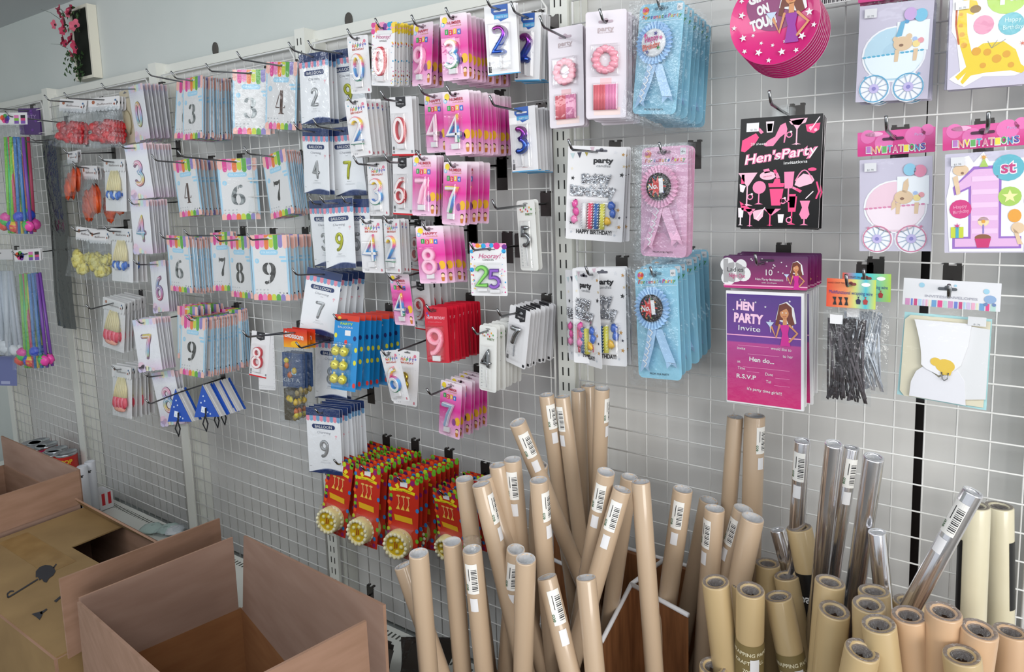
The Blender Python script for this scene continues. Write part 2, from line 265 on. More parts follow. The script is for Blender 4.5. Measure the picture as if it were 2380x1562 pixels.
# key, kind, variant, how many, front card hang point, (pitch, roll, yaw), scale, depth of the last card, prong length, prong slope
STACKS=[
('a0','rainbow','0',7,(-2.1018,-0.0954,1.9733),(0.045,-0.026,-0.105),1.025,0.0120,0.1918,-0.147),
('a3b','foil','6',1,(-1.8080,-0.0706,1.9659),(-0.121,0.023,0.092),1.009,0.0706,0.1920,0.074),
('a3','foil','3',10,(-1.6706,-0.1363,1.9503),(-0.080,0.006,-0.065),1.000,0.0446,0.1898,0.036),
('a3s','foil','3',2,(-1.4779,-0.0630,1.9609),(-0.018,0.060,0.378),1.017,0.0510,0.1936,-0.073),
('a4','foil','4',2,(-1.3246,-0.0659,1.9649),(-0.019,0.104,0.100),1.017,0.0485,0.1942,0.002),
('b3','rainbow','3',9,(-2.0224,-0.1532,1.7614),(0.034,-0.045,0.104),1.003,0.0676,0.1897,-0.050),
('b4','foil','4',6,(-1.8253,-0.0998,1.7035),(-0.000,-0.073,0.061),0.981,0.0253,0.1896,0.061),
('b6','foil','6',2,(-1.6569,-0.0200,1.7008),(0.013,-0.009,0.505),1.052,0.0120,0.1971,0.069),
('b7','foil','7',8,(-1.3321,-0.1085,1.6998),(-0.018,-0.166,-0.073),0.977,0.0578,0.1886,0.077),
('c4','rainbow','4',7,(-1.9999,-0.1682,1.5710),(-0.003,0.012,0.012),0.992,0.1082,0.1889,-0.045),
('c6','foil','6',9,(-1.8217,-0.1462,1.4517),(0.008,0.019,0.038),0.986,0.0730,0.1888,0.250),
('c7','foil','7',2,(-1.6712,-0.0828,1.4610),(-0.061,-0.055,0.019),1.005,0.0708,0.1916,0.075),
('c8','foil','8',1,(-1.5096,-0.1276,1.4541),(-0.015,-0.019,-0.058),1.004,0.1276,0.1904,0.007),
('c9','foil','9',7,(-1.3467,-0.1362,1.4597),(-0.013,-0.003,0.282),1.014,0.0496,0.1911,0.030),
('d6','rainbow','6',5,(-2.0070,-0.1228,1.3574),(-0.060,-0.118,-0.062),0.971,0.0870,0.1887,0.095),
('d7','rainbow','7',6,(-2.0224,-0.1782,1.1580),(-0.044,-0.132,0.161),0.987,0.1245,0.1902,-0.053),
('d9b','foil','9',5,(-1.8332,-0.1271,1.2104),(-0.099,-0.038,0.026),0.938,0.0364,0.0000,0.000),
('d9','foil','9',13,(-1.7585,-0.1511,1.1832),(-0.112,0.009,0.065),1.022,0.0373,0.1611,0.067),
('d5','foil','5',4,(-1.7421,-0.0366,1.1912),(-0.055,-0.033,0.075),1.035,0.0120,0.1600,0.016),
('e8','rainbow','8',3,(-1.9992,-0.1435,0.9634),(-0.008,-0.191,0.129),1.044,0.1195,0.1919,0.225),
('g2','navy','2s',3,(-1.1043,-0.1281,1.9534),(-0.018,0.021,0.027),1.010,0.1041,0.1913,0.140),
('g9','navy','9g',3,(-1.0287,-0.0958,1.9579),(0.150,-0.003,0.098),0.992,0.0718,0.1908,-0.035),
('h4','navy','4s',2,(-1.1120,-0.1322,1.7548),(0.018,0.076,-0.037),0.969,0.1202,0.1860,0.059),
('h7','navy','7g',2,(-1.0279,-0.1084,1.7534),(0.084,-0.011,0.083),0.995,0.0964,0.1905,0.087),
('i9l','navy','3s',1,(-1.1017,-0.1359,1.5591),(0.025,-0.009,-0.088),0.992,0.1359,0.1600,0.067),
('i9','navy','9g',1,(-1.0215,-0.1460,1.5616),(-0.061,-0.054,0.024),1.001,0.1460,0.1892,0.050),
('i9r','navy','5s',2,(-0.9741,-0.1283,1.5607),(-0.016,0.003,-0.049),0.977,0.1163,0.1600,0.063),
('j7','navy','7s',5,(-1.1513,-0.0991,1.3589),(-0.069,0.184,0.289),1.010,0.0120,0.1927,0.110),
('k8','navy','8s',2,(-1.1542,-0.0885,1.1660),(-0.068,0.024,0.170),1.018,0.0765,0.1941,-0.015),
('l9','navy','9s',8,(-1.0920,-0.1824,0.9860),(-0.035,-0.015,0.200),1.008,0.0929,0.1944,-0.046),
('m','smile','',8,(-0.9974,-0.1581,1.2505),(-0.140,0.027,0.131),1.007,0.0120,0.1895,0.197),
('n8','pcard','8r',1,(-1.4048,-0.1450,1.1642),(-0.061,0.114,0.233),0.998,0.1450,0.1893,0.148),
('o6','white','6',1,(-0.7977,-0.2033,1.1887),(0.091,-0.160,-0.021),0.955,0.2033,0.2153,-0.250),
('o6b','white','8g',1,(-0.8038,-0.1349,1.1726),(-0.108,0.041,0.179),1.032,0.1349,0.0000,0.000),
('p0','white','0',1,(-0.8867,-0.1686,1.9609),(0.073,0.043,0.066),0.997,0.1686,0.1869,0.168),
('p0r','hooray','0r',8,(-0.7865,-0.1782,1.9729),(0.036,0.116,0.064),1.008,0.1161,0.1902,-0.186),
('p9','pink','9p',3,(-0.6757,-0.1615,1.9606),(-0.041,0.070,-0.182),0.997,0.1267,0.1863,0.071),
('p3','pink','3',12,(-0.5748,-0.1739,1.9620),(0.032,0.020,0.058),1.000,0.0153,0.1859,0.013),
('p2','blueb','2',2,(-0.4643,-0.1510,1.9683),(-0.003,-0.030,0.254),1.000,0.1390,0.1870,0.002),
('p2b','blueb','2',5,(-0.4200,-0.1080,1.9528),(0.035,0.098,-0.084),0.965,0.0721,0.1600,0.038),
('p40','party','',3,(-0.3253,-0.1138,1.8975),(-0.025,-0.013,0.005),1.007,0.0898,0.1975,0.075),
('p41','party','',6,(-0.2057,-0.1599,1.9012),(0.052,0.034,0.159),0.990,0.1031,0.1726,0.250),
('r1','ros','h',7,(-0.0930,-0.1522,1.9092),(-0.007,0.101,-0.161),0.975,0.0120,0.1642,0.215),
('r2','star','',3,(-0.2668,-0.0913,1.6595),(0.052,0.071,0.255),0.994,0.0673,0.1962,0.012),
('r3','ros','p',4,(-0.0835,-0.1666,1.6450),(-0.036,0.002,-0.147),0.999,0.1306,0.1786,-0.037),
('r4','star','',1,(-0.2906,-0.1260,1.3969),(0.002,-0.033,-0.459),0.997,0.1260,0.0000,0.000),
('r5','star','',3,(-0.2538,-0.1185,1.4046),(-0.093,-0.054,-0.030),1.012,0.0945,0.1600,0.048),
('r6','ros','b',7,(-0.0990,-0.1759,1.4160),(-0.099,-0.117,-0.248),1.016,0.0120,0.1879,-0.250),
('q2','white','2',6,(-0.8933,-0.1801,1.8075),(0.037,-0.052,0.098),1.013,0.1054,0.1921,-0.044),
('q0','pcard','0r',3,(-0.7791,-0.1408,1.8051),(0.050,0.037,0.064),1.012,0.1174,0.1916,0.012),
('q4p','pink','4w',1,(-0.6671,-0.1426,1.8043),(0.021,0.016,-0.080),0.972,0.1426,0.1817,0.215),
('q4','pink','4',13,(-0.5801,-0.1702,1.7976),(0.007,-0.007,0.061),1.004,0.0120,0.1865,-0.022),
('q3','blueb','3',6,(-0.4591,-0.0873,1.7593),(0.008,-0.032,-0.002),0.988,0.0211,0.1921,0.046),
('s3','white','3',4,(-0.8875,-0.1264,1.6550),(-0.007,-0.005,0.054),0.999,0.1033,0.1900,0.063),
('s6','pcard','6r',2,(-0.7816,-0.1423,1.6579),(-0.013,0.040,-0.048),0.997,0.1303,0.1885,0.015),
('s7','pink','7p',4,(-0.6793,-0.1732,1.6599),(-0.051,0.029,0.019),1.000,0.1488,0.1859,0.070),
('s7n','pink','7',5,(-0.5788,-0.1830,1.6400),(-0.053,0.048,-0.083),1.008,0.1018,0.1950,-0.061),
('t4','white','4',1,(-0.8781,-0.1661,1.5109),(0.012,0.006,0.190),0.998,0.1661,0.1872,0.018),
('t2','white','2',4,(-0.7930,-0.1786,1.5115),(-0.035,-0.037,-0.179),0.959,0.1500,0.1906,0.101),
('t8r','pcard','8r',3,(-0.7903,-0.0889,1.5033),(-0.029,0.036,-0.183),0.936,0.0649,0.1600,0.028),
('t8','pink','8p',5,(-0.6778,-0.1694,1.4948),(0.027,-0.027,0.291),0.979,0.0931,0.1814,0.136),
('t25','hooray25','',1,(-0.5322,-0.1349,1.4510),(-0.008,-0.001,0.352),0.991,0.1349,0.1864,0.042),
('u5','slim','5',2,(-0.4530,-0.0921,1.5489),(0.007,-0.042,-0.160),1.019,0.0801,0.2035,-0.032),
('v4','pink','4',1,(-0.8043,-0.1503,1.3722),(0.060,-0.038,-0.004),0.939,0.1503,0.1758,-0.247),
('v9','pcard','9r',5,(-0.7888,-0.0925,1.3446),(0.072,0.023,-0.060),0.922,0.0120,0.1600,0.030),
('w9','red','9',12,(-0.6959,-0.1410,1.2947),(0.005,-0.011,0.212),1.001,0.0120,0.1600,0.067),
('x4','slim','4',7,(-0.5362,-0.1398,1.2598),(-0.045,0.014,-0.092),0.985,0.0443,0.1837,0.004),
('x7','pcards','7',8,(-0.4581,-0.1188,1.3058),(0.004,0.174,-0.183),1.003,0.0120,0.1927,0.051),
('y7','pink','7b',7,(-0.6787,-0.1146,1.0994),(-0.058,0.061,-0.056),0.994,0.0120,0.1901,-0.009),
('za','cake','',9,(-1.0379,-0.1754,0.8466),(-0.027,0.188,0.168),0.997,0.0269,0.1854,0.067),
('zb','cake','',9,(-0.9210,-0.1835,0.8565),(-0.072,0.071,0.112),0.987,0.0311,0.1935,0.067),
('zc','cake','',9,(-0.7945,-0.1790,0.8523),(-0.004,0.081,0.242),1.005,0.0221,0.1890,0.067),
('zd','cake','',7,(-0.6673,-0.1644,0.8401),(0.179,0.061,0.065),0.926,0.0335,0.1744,0.067),
('A','hens','',4,(0.1193,-0.1293,1.7091),(-0.128,0.004,0.040),1.003,0.0933,0.2018,0.076),
('B','ladies','',6,(0.0982,-0.1506,1.4428),(-0.027,-0.020,-0.002),1.009,0.0120,0.1984,0.062),
('C','pramb','',4,(0.2888,-0.0695,1.8976),(0.116,0.032,0.036),0.957,0.0335,0.1600,0.022),
('D','giraffe','',3,(0.4171,-0.0683,1.8854),(0.019,-0.009,0.145),0.870,0.0443,0.1600,0.022),
('E','pramp','',1,(0.2950,-0.0908,1.6529),(-0.005,-0.023,0.001),0.986,0.0908,0.2305,0.035),
('F','first','',1,(0.4196,-0.1226,1.6516),(-0.050,-0.031,0.021),0.956,0.1226,0.2895,-0.019),
('G','wire','o',1,(0.2445,-0.1756,1.4148),(-0.059,-0.007,-0.030),1.007,0.1756,0.2183,0.111),
('H','wire','g',1,(0.2623,-0.1339,1.4203),(0.023,-0.005,0.016),0.997,0.1339,0.1600,0.067),
('I','env','',1,(0.3832,-0.1186,1.4104),(-0.109,0.006,-0.085),0.933,0.1186,0.2400,0.033),
('L1a','balbag','red',3,(-2.5498,-0.1064,1.9683),(-0.120,0.114,0.304),0.936,0.0824,0.1881,-0.023),
('L1b','balbag','red',4,(-2.3852,-0.0710,1.9651),(-0.115,-0.028,0.362),0.967,0.0350,0.1897,-0.053),
('L2','tan','',4,(-2.3195,-0.0267,1.9870),(0.042,-0.020,-0.071),0.983,0.0120,0.0000,0.000),
('L8a','balbag','yellow',1,(-2.4524,-0.1474,1.4749),(-0.111,0.077,0.093),0.963,0.1474,0.1837,-0.049),
('L8b','balbag','yellow',2,(-2.3408,-0.1513,1.4659),(-0.036,0.010,0.105),0.937,0.1393,0.1787,-0.219),
('L6a','balbag','orange',2,(-2.4925,-0.1520,1.7663),(-0.056,-0.002,-0.128),0.856,0.1400,0.1673,-0.250),
('L6b','balbag','orange',2,(-2.3878,-0.1447,1.7070),(0.040,0.036,-0.047),0.967,0.1327,0.1843,0.250),
('L6c','balbag','orange',1,(-2.3016,-0.1054,1.7015),(0.052,0.030,0.086),0.973,0.1054,0.0000,0.000),
('L7a','balcard','blue',2,(-2.1811,-0.1483,1.7198),(-0.044,0.044,0.152),0.923,0.1363,0.1862,0.103),
('L7b','balcard','blue',4,(-2.1894,-0.1440,1.4717),(-0.063,0.033,0.131),0.963,0.1027,0.1881,0.189),
('L9a','balcard','pink',7,(-2.3856,-0.1038,1.1916),(-0.023,0.161,0.165),1.007,0.0287,0.1906,-0.249),
('L9b','balcard','pink',6,(-2.3023,-0.1372,0.9470),(-0.097,0.001,0.096),0.979,0.0613,0.1600,0.067),
('L3a','straws','a',1,(-2.8722,-0.1920,1.9303),(-0.036,0.033,0.359),0.992,0.1920,0.2040,0.250),
('L3b','straws','b',1,(-3.2890,-0.0200,1.9760),(-0.020,0.014,0.190),1.107,0.0200,0.1600,0.014),
('L3c','straws','a',2,(-2.9993,-0.1515,1.3691),(-0.073,-0.038,0.326),1.034,0.1395,0.1925,-0.250),
('L3d','straws','w',2,(-3.5456,-0.0666,1.3478),(-0.059,-0.009,0.312),1.044,0.0546,0.1600,0.021),
('L4','purple','',3,(-3.1914,-0.0200,1.9956),(-0.010,0.026,0.452),1.044,0.0120,0.1600,0.014),
('L5a','sheet','',1,(-2.7059,-0.1389,1.8323),(-0.022,0.008,-0.011),1.074,0.1389,0.1920,-0.250),
('L5b','sheet','',1,(-2.9842,-0.0200,1.8408),(-0.030,-0.041,-0.007),1.159,0.0200,0.1600,0.014),
('L10','violet','',1,(-3.5938,-0.0827,0.8439),(-0.097,-0.007,0.401),1.082,0.0827,0.1600,0.026),
('V1','bunting','',1,(-1.8594,-0.1678,0.9268),(-0.133,-0.084,0.240),1.061,0.1678,0.2625,-0.250),
('V2','bunting','',3,(-1.7570,-0.1308,0.9459),(-0.139,-0.087,0.290),1.032,0.0672,0.0000,0.000),
('Y1','toy','',3,(-1.1993,-0.1744,1.1996),(-0.057,-0.007,0.142),1.021,0.1465,0.3201,0.119),
('Y2','dots','',1,(-1.3965,-0.1362,1.1524),(-0.111,-0.101,-0.004),1.178,0.1362,0.0000,0.000),
]
SIZE={'rainbow': (0.66, 0.185, 0.06), 'foil': (0.66, 0.192, 0.05), 'navy': (0.62, 0.184, 0.05), 'smile': (0.42, 0.2, 0.05), 'pcard': (0.5, 0.14, 0.07), 'white': (0.5, 0.138, 0.06), 'hooray': (0.5, 0.142, 0.06), 'pink': (0.52, 0.141, 0.06), 'blueb': (0.5, 0.146, 0.06), 'party': (0.41, 0.205, 0.1), 'ros': (0.48, 0.207, 0.05), 'star': (0.63, 0.202, 0.05), 'hooray25': (0.72, 0.123, 0.09), 'slim': (0.35, 0.158, 0.06), 'red': (0.45, 0.14, 0.06), 'pcards': (0.48, 0.14, 0.06), 'cake': (0.4, 0.22, 0.03), 'hens': (0.71, 0.194, -0.06), 'ladies': (0.54, 0.27, 0.04), 'pramb': (0.57, 0.215, 0.12), 'giraffe': (0.62, 0.21, 0.12), 'pramp': (0.57, 0.205, 0.06), 'first': (0.57, 0.205, 0.06), 'wire': (0.37, 0.2, 0.04), 'env': (0.67, 0.215, 0.05), 'balbag': (0.72, 0.2, 0.04), 'tan': (0.5, 0.2, 0.05), 'balcard': (0.62, 0.2, 0.05), 'straws': (0.28, 0.5, 0.03), 'purple': (0.9, 0.11, 0.08), 'sheet': (0.16, 0.72, 0.02), 'violet': (0.8, 0.15, 0.05), 'bunting': (0.95, 0.105, 0.1), 'toy': (0.33, 0.26, 0.03), 'dots': (0.5, 0.14, 0.06)}
# ---------------------------------------------------------------- digits as pen strokes in a box .6 wide and 1 high
def arc(cx, cz, rx, rz, a0, a1, n=14): return [(cx + rx * math.cos(math.radians(a0 + (a1 - a0) * i / n)), cz + rz * math.sin(math.radians(a0 + (a1 - a0) * i / n))) for i in range(n + 1)]
def ring(cx, cz, rx, rz, n=28): return arc(cx, cz, rx, rz, 90, 450, n)[:-1]
SIX = [(.46, .90), (.34, .87), (.22, .76), (.13, .60), (.08, .43)] + arc(.3, .29, .22, .23, 170, 520, 24)
DIG = {
    '0': [(ring(.3, .5, .2, .4), True)],
    '1': [([(.16, .76), (.34, .93), (.34, .07)], False)],
    '2': [(arc(.29, .70, .21, .21, 165, -35, 12) + [(.09, .09), (.53, .09)], False)],
    '3': [(arc(.27, .72, .2, .19, 150, -75, 12) + arc(.27, .30, .24, .22, 75, -150, 14), False)],
    '4': [([(.42, .06), (.42, .93), (.06, .34), (.57, .34)], False)],
    '5': [([(.50, .91), (.17, .91), (.13, .56)] + arc(.28, .33, .23, .25, 110, -145, 14), False)],
    '6': [(SIX, False)],
    '7': [([(.07, .91), (.53, .91), (.36, .55), (.24, .07)], False)],
    '8': [(ring(.3, .735, .17, .18), True), (ring(.3, .29, .22, .23), True)],
    '9': [([(.6 - x, 1 - z) for x, z in SIX], False)]}
def strokes(d, cx, zb, h, wd=1.0):
    for p, c in DIG[d]: yield [(cx + (x - .3) * h * wd, zb + z * h) for x, z in p], c
def tubesec(r, n=10): return [(r * math.cos(2 * math.pi * a / n), r * 1.0 + r * math.sin(2 * math.pi * a / n)) for a in range(n)][::-1]
def barsec(w_, d, b): return [(-w_, 0), (-w_, d - b), (-w_ + b, d), (w_ - b, d), (w_, d - b), (w_, 0)][::1]
def ends(n, closed): return None if closed else [.25] + [.8] + [1] * (n - 4) + [.8] + [.25]
def dense(p, closed, m=26):
    """resample a stroke so tubes bend smoothly"""
    q = p + [p[0]] if closed else p; out = []
    tot = sum(math.dist(q[i], q[i + 1]) for i in range(len(q) - 1)); st = tot / m
    for i in range(len(q) - 1):
        k = max(1, round(math.dist(q[i], q[i + 1]) / st))
        for j in range(k): out.append((q[i][0] + (q[i + 1][0] - q[i][0]) * j / k, q[i][1] + (q[i + 1][1] - q[i][1]) * j / k))
    if not closed: out.append(q[-1])
    return out
def balloon_digit(mb, d, cx, zb, h, r, mat, y=0.0, wd=1.0):
    for p, c in strokes(d, cx, zb, h, wd):
        p = dense(p, c); mb.sweep(p, tubesec(r), mat, c, ends(len(p), c), True, y)
def wax_digit(mb, d, cx, zb, h, mat_out, mat_in, y=0.0, wd=1.0, hw=.085, dep=.008):
    for p, c in strokes(d, cx, zb, h, wd):
        mb.sweep(p, barsec(h * hw, dep, h * .02), mat_out, c, None, True, y, False)
        mb.sweep(p, barsec(h * hw * .62, dep + .0012, h * .01), mat_in, c, None, True, y, False)
def flat_digit(mb, d, cx, zb, h, hw, mat, y, wd=1.0):
    for p, c in strokes(d, cx, zb, h, wd): mb.ribbon(dense(p, c, 30), h * hw, mat, y, c)
def stencil_digit(mb, d, cx, zb, h, mat, card, y):
    if d == '7':
        P = [(.06, .93), (.06, .74), (.09, .74), (.13, .82), (.22, .80), (.34, .79), (.46, .82), (.54, .93), (.50, .80), (.44, .60), (.42, .44), (.40, .25), (.36, .10), (.28, .06), (.21, .12), (.22, .26), (.32, .48), (.42, .66), (.47, .77), (.38, .70), (.24, .71), (.13, .79), (.09, .84)]
        mb.poly([(cx + (x - .3) * h, zb + z * h) for x, z in [(.05, .95), (.05, .72), (.08, .72), (.12, .80), (.2, .76), (.33, .74), (.46, .80), (.40, .58), (.28, .40), (.20, .20), (.22, .08), (.3, .05), (.38, .1), (.40, .25), (.42, .45), (.5, .66), (.56, .92), (.5, .95), (.42, .90), (.26, .92), (.12, .90), (.09, .95)]], mat, y); return
    if d == '4':
        mb.poly([(cx + (x - .3) * h, zb + z * h) for x, z in [(.30, .98), (.46, .98), (.46, .06), (.54, .03), (.54, .0), (.22, .0), (.22, .03), (.30, .06)]], mat, y)
        mb.poly([(cx + (x - .3) * h, zb + z * h) for x, z in [(.27, .92), (.04, .30), (.04, .25), (.27, .25), (.27, .29), (.09, .29), (.27, .80)]], mat, y)
        mb.poly([(cx + (x - .3) * h, zb + z * h) for x, z in [(.49, .25), (.60, .25), (.60, .36), (.57, .36), (.56, .29), (.49, .29)]], mat, y); return
    for p, c in strokes(d, cx, zb, h):
        p = dense(p, c, 36); n = len(p); ws = []
        for i in range(n):
            a = p[(i - 1) % n] if (c or i) else p[i]; b = p[(i + 1) % n] if (c or i < n - 1) else p[i]; l = math.dist(a, b) or 1
            ws.append(h * (.025 + .085 * (abs(b[1] - a[1]) / l) ** 1.5))
        mb.ribbon(p, 0, mat, y, c, ws, False)
        if not c:
            for q in ([p[0], p[-1]] if d in '35' else [p[0]]): mb.ell(q[0], q[1] + (-.02 if q[1] > zb + h / 2 else .02) * h, h * .09, h * .075, mat, y - .00005)
    if d != '1': mb.rect(cx - h * .018, cx + h * .018, zb - h * .02, zb + h * 1.03, card, y - .0003)

class Card(MB):
    """a hanging card in its own frame: hang point at the origin, u and v run 0..1 from the top left corner"""
    def __init__(s, w, h, ho): MB.__init__(s); s.w = w; s.h = h; s.zt = ho * h; s.off = 0.0
    def X(s, u): return (u - .5) * s.w
    def Z(s, v): return s.zt - v * s.h
    def base(s, mat, t=.0006, r=.04, u0=0, u1=1, v0=0, v1=1, y=0.0, back=None):
        a, b, c, d = s.X(u0), s.X(u1), s.Z(v1), s.Z(v0); R = r * s.w; pts = []
        if r <= 0: pts = [(a, c), (b, c), (b, d), (a, d)]
        else:
            for cx, cz, q in ((b - R, d - R, 0), (a + R, d - R, 90), (a + R, c + R, 180), (b - R, c + R, 270)):
                pts += [(cx + R * math.cos(math.radians(q + k * 30)), cz + R * math.sin(math.radians(q + k * 30))) for k in range(4)]
        s.slab(pts, mat, y - t / 2, y + t / 2, back)
    def R(s, u0, u1, v0, v1, mat, l=1): s.rect(s.X(u0), s.X(u1), s.Z(v1), s.Z(v0), mat, -.0005 - s.off - .0003 * l)
    def E(s, u, v, r, mat, l=1, k=1.0, n=16): s.ell(s.X(u), s.Z(v), r * s.w, r * s.w * k, mat, -.0005 - s.off - .0003 * l, n)
    def T(s, t, u, v, hh, mat, l=2, al='c', w=None, shear=0, rot=0, bold=0): s.text(t, s.X(u), s.Z(v), hh * s.h, mat, -.0005 - s.off - .0003 * l, al, w * s.w if w else None, shear, rot, bold)
    def P(s, pts, mat, l=1): s.poly([(s.X(u), s.Z(v)) for u, v in pts], mat, -.0005 - s.off - .0003 * l)
    def S(s, u, v, r, mat, l=1, rot=0, k=.42, n=5): s.star(s.X(u), s.Z(v), r * s.w, mat, -.0005 - s.off - .0003 * l, rot, k, n)
    def L(s, pts, hw, mat, l=1): s.ribbon([(s.X(u), s.Z(v)) for u, v in pts], hw * s.w, mat, -.0005 - s.off - .0003 * l)
    def awning(s, cols, v0, v1, l=1, up=False, u0=0.0, u1=1.0, drop=None):
        n = len(cols); w_ = (u1 - u0) / n
        for i, c in enumerate(cols):
            a = u0 + i * w_; r = w_ / 2 * s.w
            vv = (drop[i] if drop else v1) if not up else v0
            if not up: s.R(a + .004, a + w_ - .004, v0, vv, c, l); s.ell(s.X(a + w_ / 2), s.Z(vv), r * .95, r * 1.1, c, -.0005 - s.off - .0003 * l, 12, 180, 360)
            else: s.R(a + .004, a + w_ - .004, vv, v1, c, l); s.ell(s.X(a + w_ / 2), s.Z(vv), r * .95, r * 1.1, c, -.0005 - s.off - .0003 * l, 12, 0, 180)
    def pill(s, u0, u1, v0, v1, mat, l=1):
        r = (v1 - v0) * s.h / 2; s.rect(s.X(u0) + r, s.X(u1) - r, s.Z(v1), s.Z(v0), mat, -.0005 - s.off - .0003 * l)
        s.ell(s.X(u0) + r, s.Z((v0 + v1) / 2), r, r, mat, -.0005 - s.off - .0003 * l, 14, 90, 270); s.ell(s.X(u1) - r, s.Z((v0 + v1) / 2), r, r, mat, -.0005 - s.off - .0003 * l, 14, -90, 90)
    def slot(s, v, u=.5, wd=.3, mat=None):
        m = mat or M('#8f8f93', .6); s.pill(u - wd / 2, u + wd / 2, v - .012, v + .012, m, 3); s.ell(s.X(u), s.Z(v - .008), wd * s.w * .18, wd * s.w * .16, m, -.0014, 10)
def sleeve(w, h, zt, t=.004, m='bag_film', wave=.0012, u=1.04, v=1.04):
    """a thin clear bag around a card"""
    b = MB(); ph = random.random() * 6
    f = lambda a, c: -t - wave * math.sin(a * 9 + ph) * math.sin(c * 7 + ph) - t * .5 * math.sin(math.pi * a) * math.sin(math.pi * c)
    b.sheet(-w / 2 * u, w / 2 * u, zt - h * v, zt + h * (v - 1) * .3, f, m, 8, 10); return b
def blister(x0, x1, z0, z1, d, m='blister_film'):
    """domed clear plastic with a flat top"""
    b = MB(); k = min(x1 - x0, z1 - z0) * .1; R = [(0, 0), (k * .3, d * .8), (k * .7, d * .97), (k, d)]; vs = []
    for a, o in R: vs += [(x0 + a, -.0008 - o, z0 + a), (x1 - a, -.0008 - o, z0 + a), (x1 - a, -.0008 - o, z1 - a), (x0 + a, -.0008 - o, z1 - a)]
    fs = [(i * 4 + j, i * 4 + (j + 1) % 4, i * 4 + 4 + (j + 1) % 4, i * 4 + 4 + j) for i in range(3) for j in range(4)] + [(12, 13, 14, 15)]
    b.add(vs, fs, m, False); return b

RAIN = [M('#f2b9ae'), M('#dd3d93'), M('#ec86bb'), M('#ea7a33'), M('#c6d43a'), M('#5ba93f'), M('#8e80c0'), M('#f3bdb1')]
GREY = M('#8a8d92'); INK = M('#26262a'); WHITE = 'white_card'; RED = M('#c8252f'); NAVY = M('#1d3263', .3)
PAST = [M('#cfd8ee'), M('#e3d3ec'), M('#f0cfe0'), M('#efe8c4'), M('#cfe9e6'), M('#d6cdee'), M('#f1d0d6')]
IRI = lambda z0, z1: grad('iridescent_balloon', z0, z1, [(0, '#d58ca0'), (.25, '#d9c86a'), (.45, '#86b6c9'), (.6, '#8fa3d2'), (.8, '#e29ab5'), (1, '#dcb0c4')], rough=.3, coat=.4)
IRI2 = lambda z0, z1: grad('iridescent_balloon_gold_top', z0, z1, [(0, '#cfc560'), (.3, '#78b0c9'), (.55, '#b79ac8'), (.75, '#d98aa0'), (1, '#cdc34e')], rough=.3, coat=.4)
def P(name, mb, kids=()): return (name, mb.mesh(name), [P2 for P2 in kids])

def k_rainbow(w, h, ho, v):
    c = Card(w, h, ho); c.base('white_gloss'); c.R(.01, .99, .005, .995, grad('lavender_card', c.Z(1), c.Z(0), [(0, '#e6cfe6'), (.25, '#ececf2'), (.75, '#eeeef3'), (1, '#dcd7ef')]), 0)
    c.awning(PAST, 0.0, .07, 1)
    for u, vv, r, m in ((.12, .90, .14, 2), (.2, .95, .13, 1), (.36, .95, .09, 3), (.46, .965, .07, 4), (.05, .97, .1, 5), (.62, .975, .06, 6)): c.E(u, vv, r, PAST[m], 1, .9)
    zb, hh = c.Z(.77), h * .48; m = (IRI if v in '368' else IRI2)(zb, zb + hh)
    if v == '6': m = grad('iridescent_rose', zb, zb + hh, [(0, '#c8607c'), (.4, '#a678ae'), (.7, '#7f9fc4'), (1, '#c85f7e')], rough=.3, coat=.4)
    b = MB(); b_ = b; y = -.0009
    for p, cl in strokes(v, 0, zb, hh):
        p = dense(p, cl); q = M('#8d6f86'); c.ribbon(p, hh * .098, q, -.00075, cl)
        b.sweep(p, [(x * 1.0, o * .28) for x, o in tubesec(hh * .088)], m, cl, ends(len(p), cl), True, y)
        b.ribbon(p, hh * .014, M('#f3eef2', .3), y - hh * .052, cl)
    return [P('printed_card', c), P('balloon_picture', b), P('clear_sleeve', sleeve(w, h, c.zt))]
def k_foil(w, h, ho, v):
    c = Card(w, h, ho); c.base(M('#a9cfe6', .4), r=.03); c.R(.05, .95, .02, .995, WHITE, 0)
    c.awning(RAIN, 0.0, .15, 1, drop=[.13, .17, .145, .175, .15, .18, .15, .16])
    BL = M('#9fd0ea'); c.pill(.24, .74, .225, .30, BL, 1); c.T('FOIL BALLOON', .49, .277, .03, M('#eaf6fc'), 2, w=.4)
    c.E(.15, .395, .06, BL); c.T(v, .15, .415, .04, WHITE, 2); c.pill(.76, .94, .32, .35, BL); c.pill(.8, .97, .375, .41, BL)
    for i, t in enumerate(('18"', '34"', '32"', '40"')):
        u = .08 + .2 * (i % 2); vv = .85 + .05 * (i // 2); c.T(t, u, vv, .02, GREY, 2, al='l'); c.R(u + .1, u + .14, vv - .022, vv - .002, M('#b9bcc0'))
    c.T('CE', .70, .89, .022, INK, al='l'); c.E(.83, .885, .018, GREY); c.E(.92, .885, .02, INK)
    c.awning(RAIN, .945, 1.0, 2, up=True)
    c.slot(.05, .5, .22, M('#d9d9dd'))
    stencil_digit(c, v, c.X(.47), c.Z(.77), h * .36, {'3': 'foil_silver_print', '4': 'foil_copper', '6': 'foil_silver_print', '8': 'foil_dark'}.get(v, 'foil_dark'), WHITE, -.0011)
    f = MB(); f.slab([(-w * .47, c.Z(.96)), (w * .47, c.Z(.96)), (w * .47, c.Z(.06)), (-w * .47, c.Z(.06))], 'silver_foil', .0005, .0045)
    return [P('printed_card', c), P('folded_foil_balloon', f), P('clear_sleeve', sleeve(w, h, c.zt, .003))]
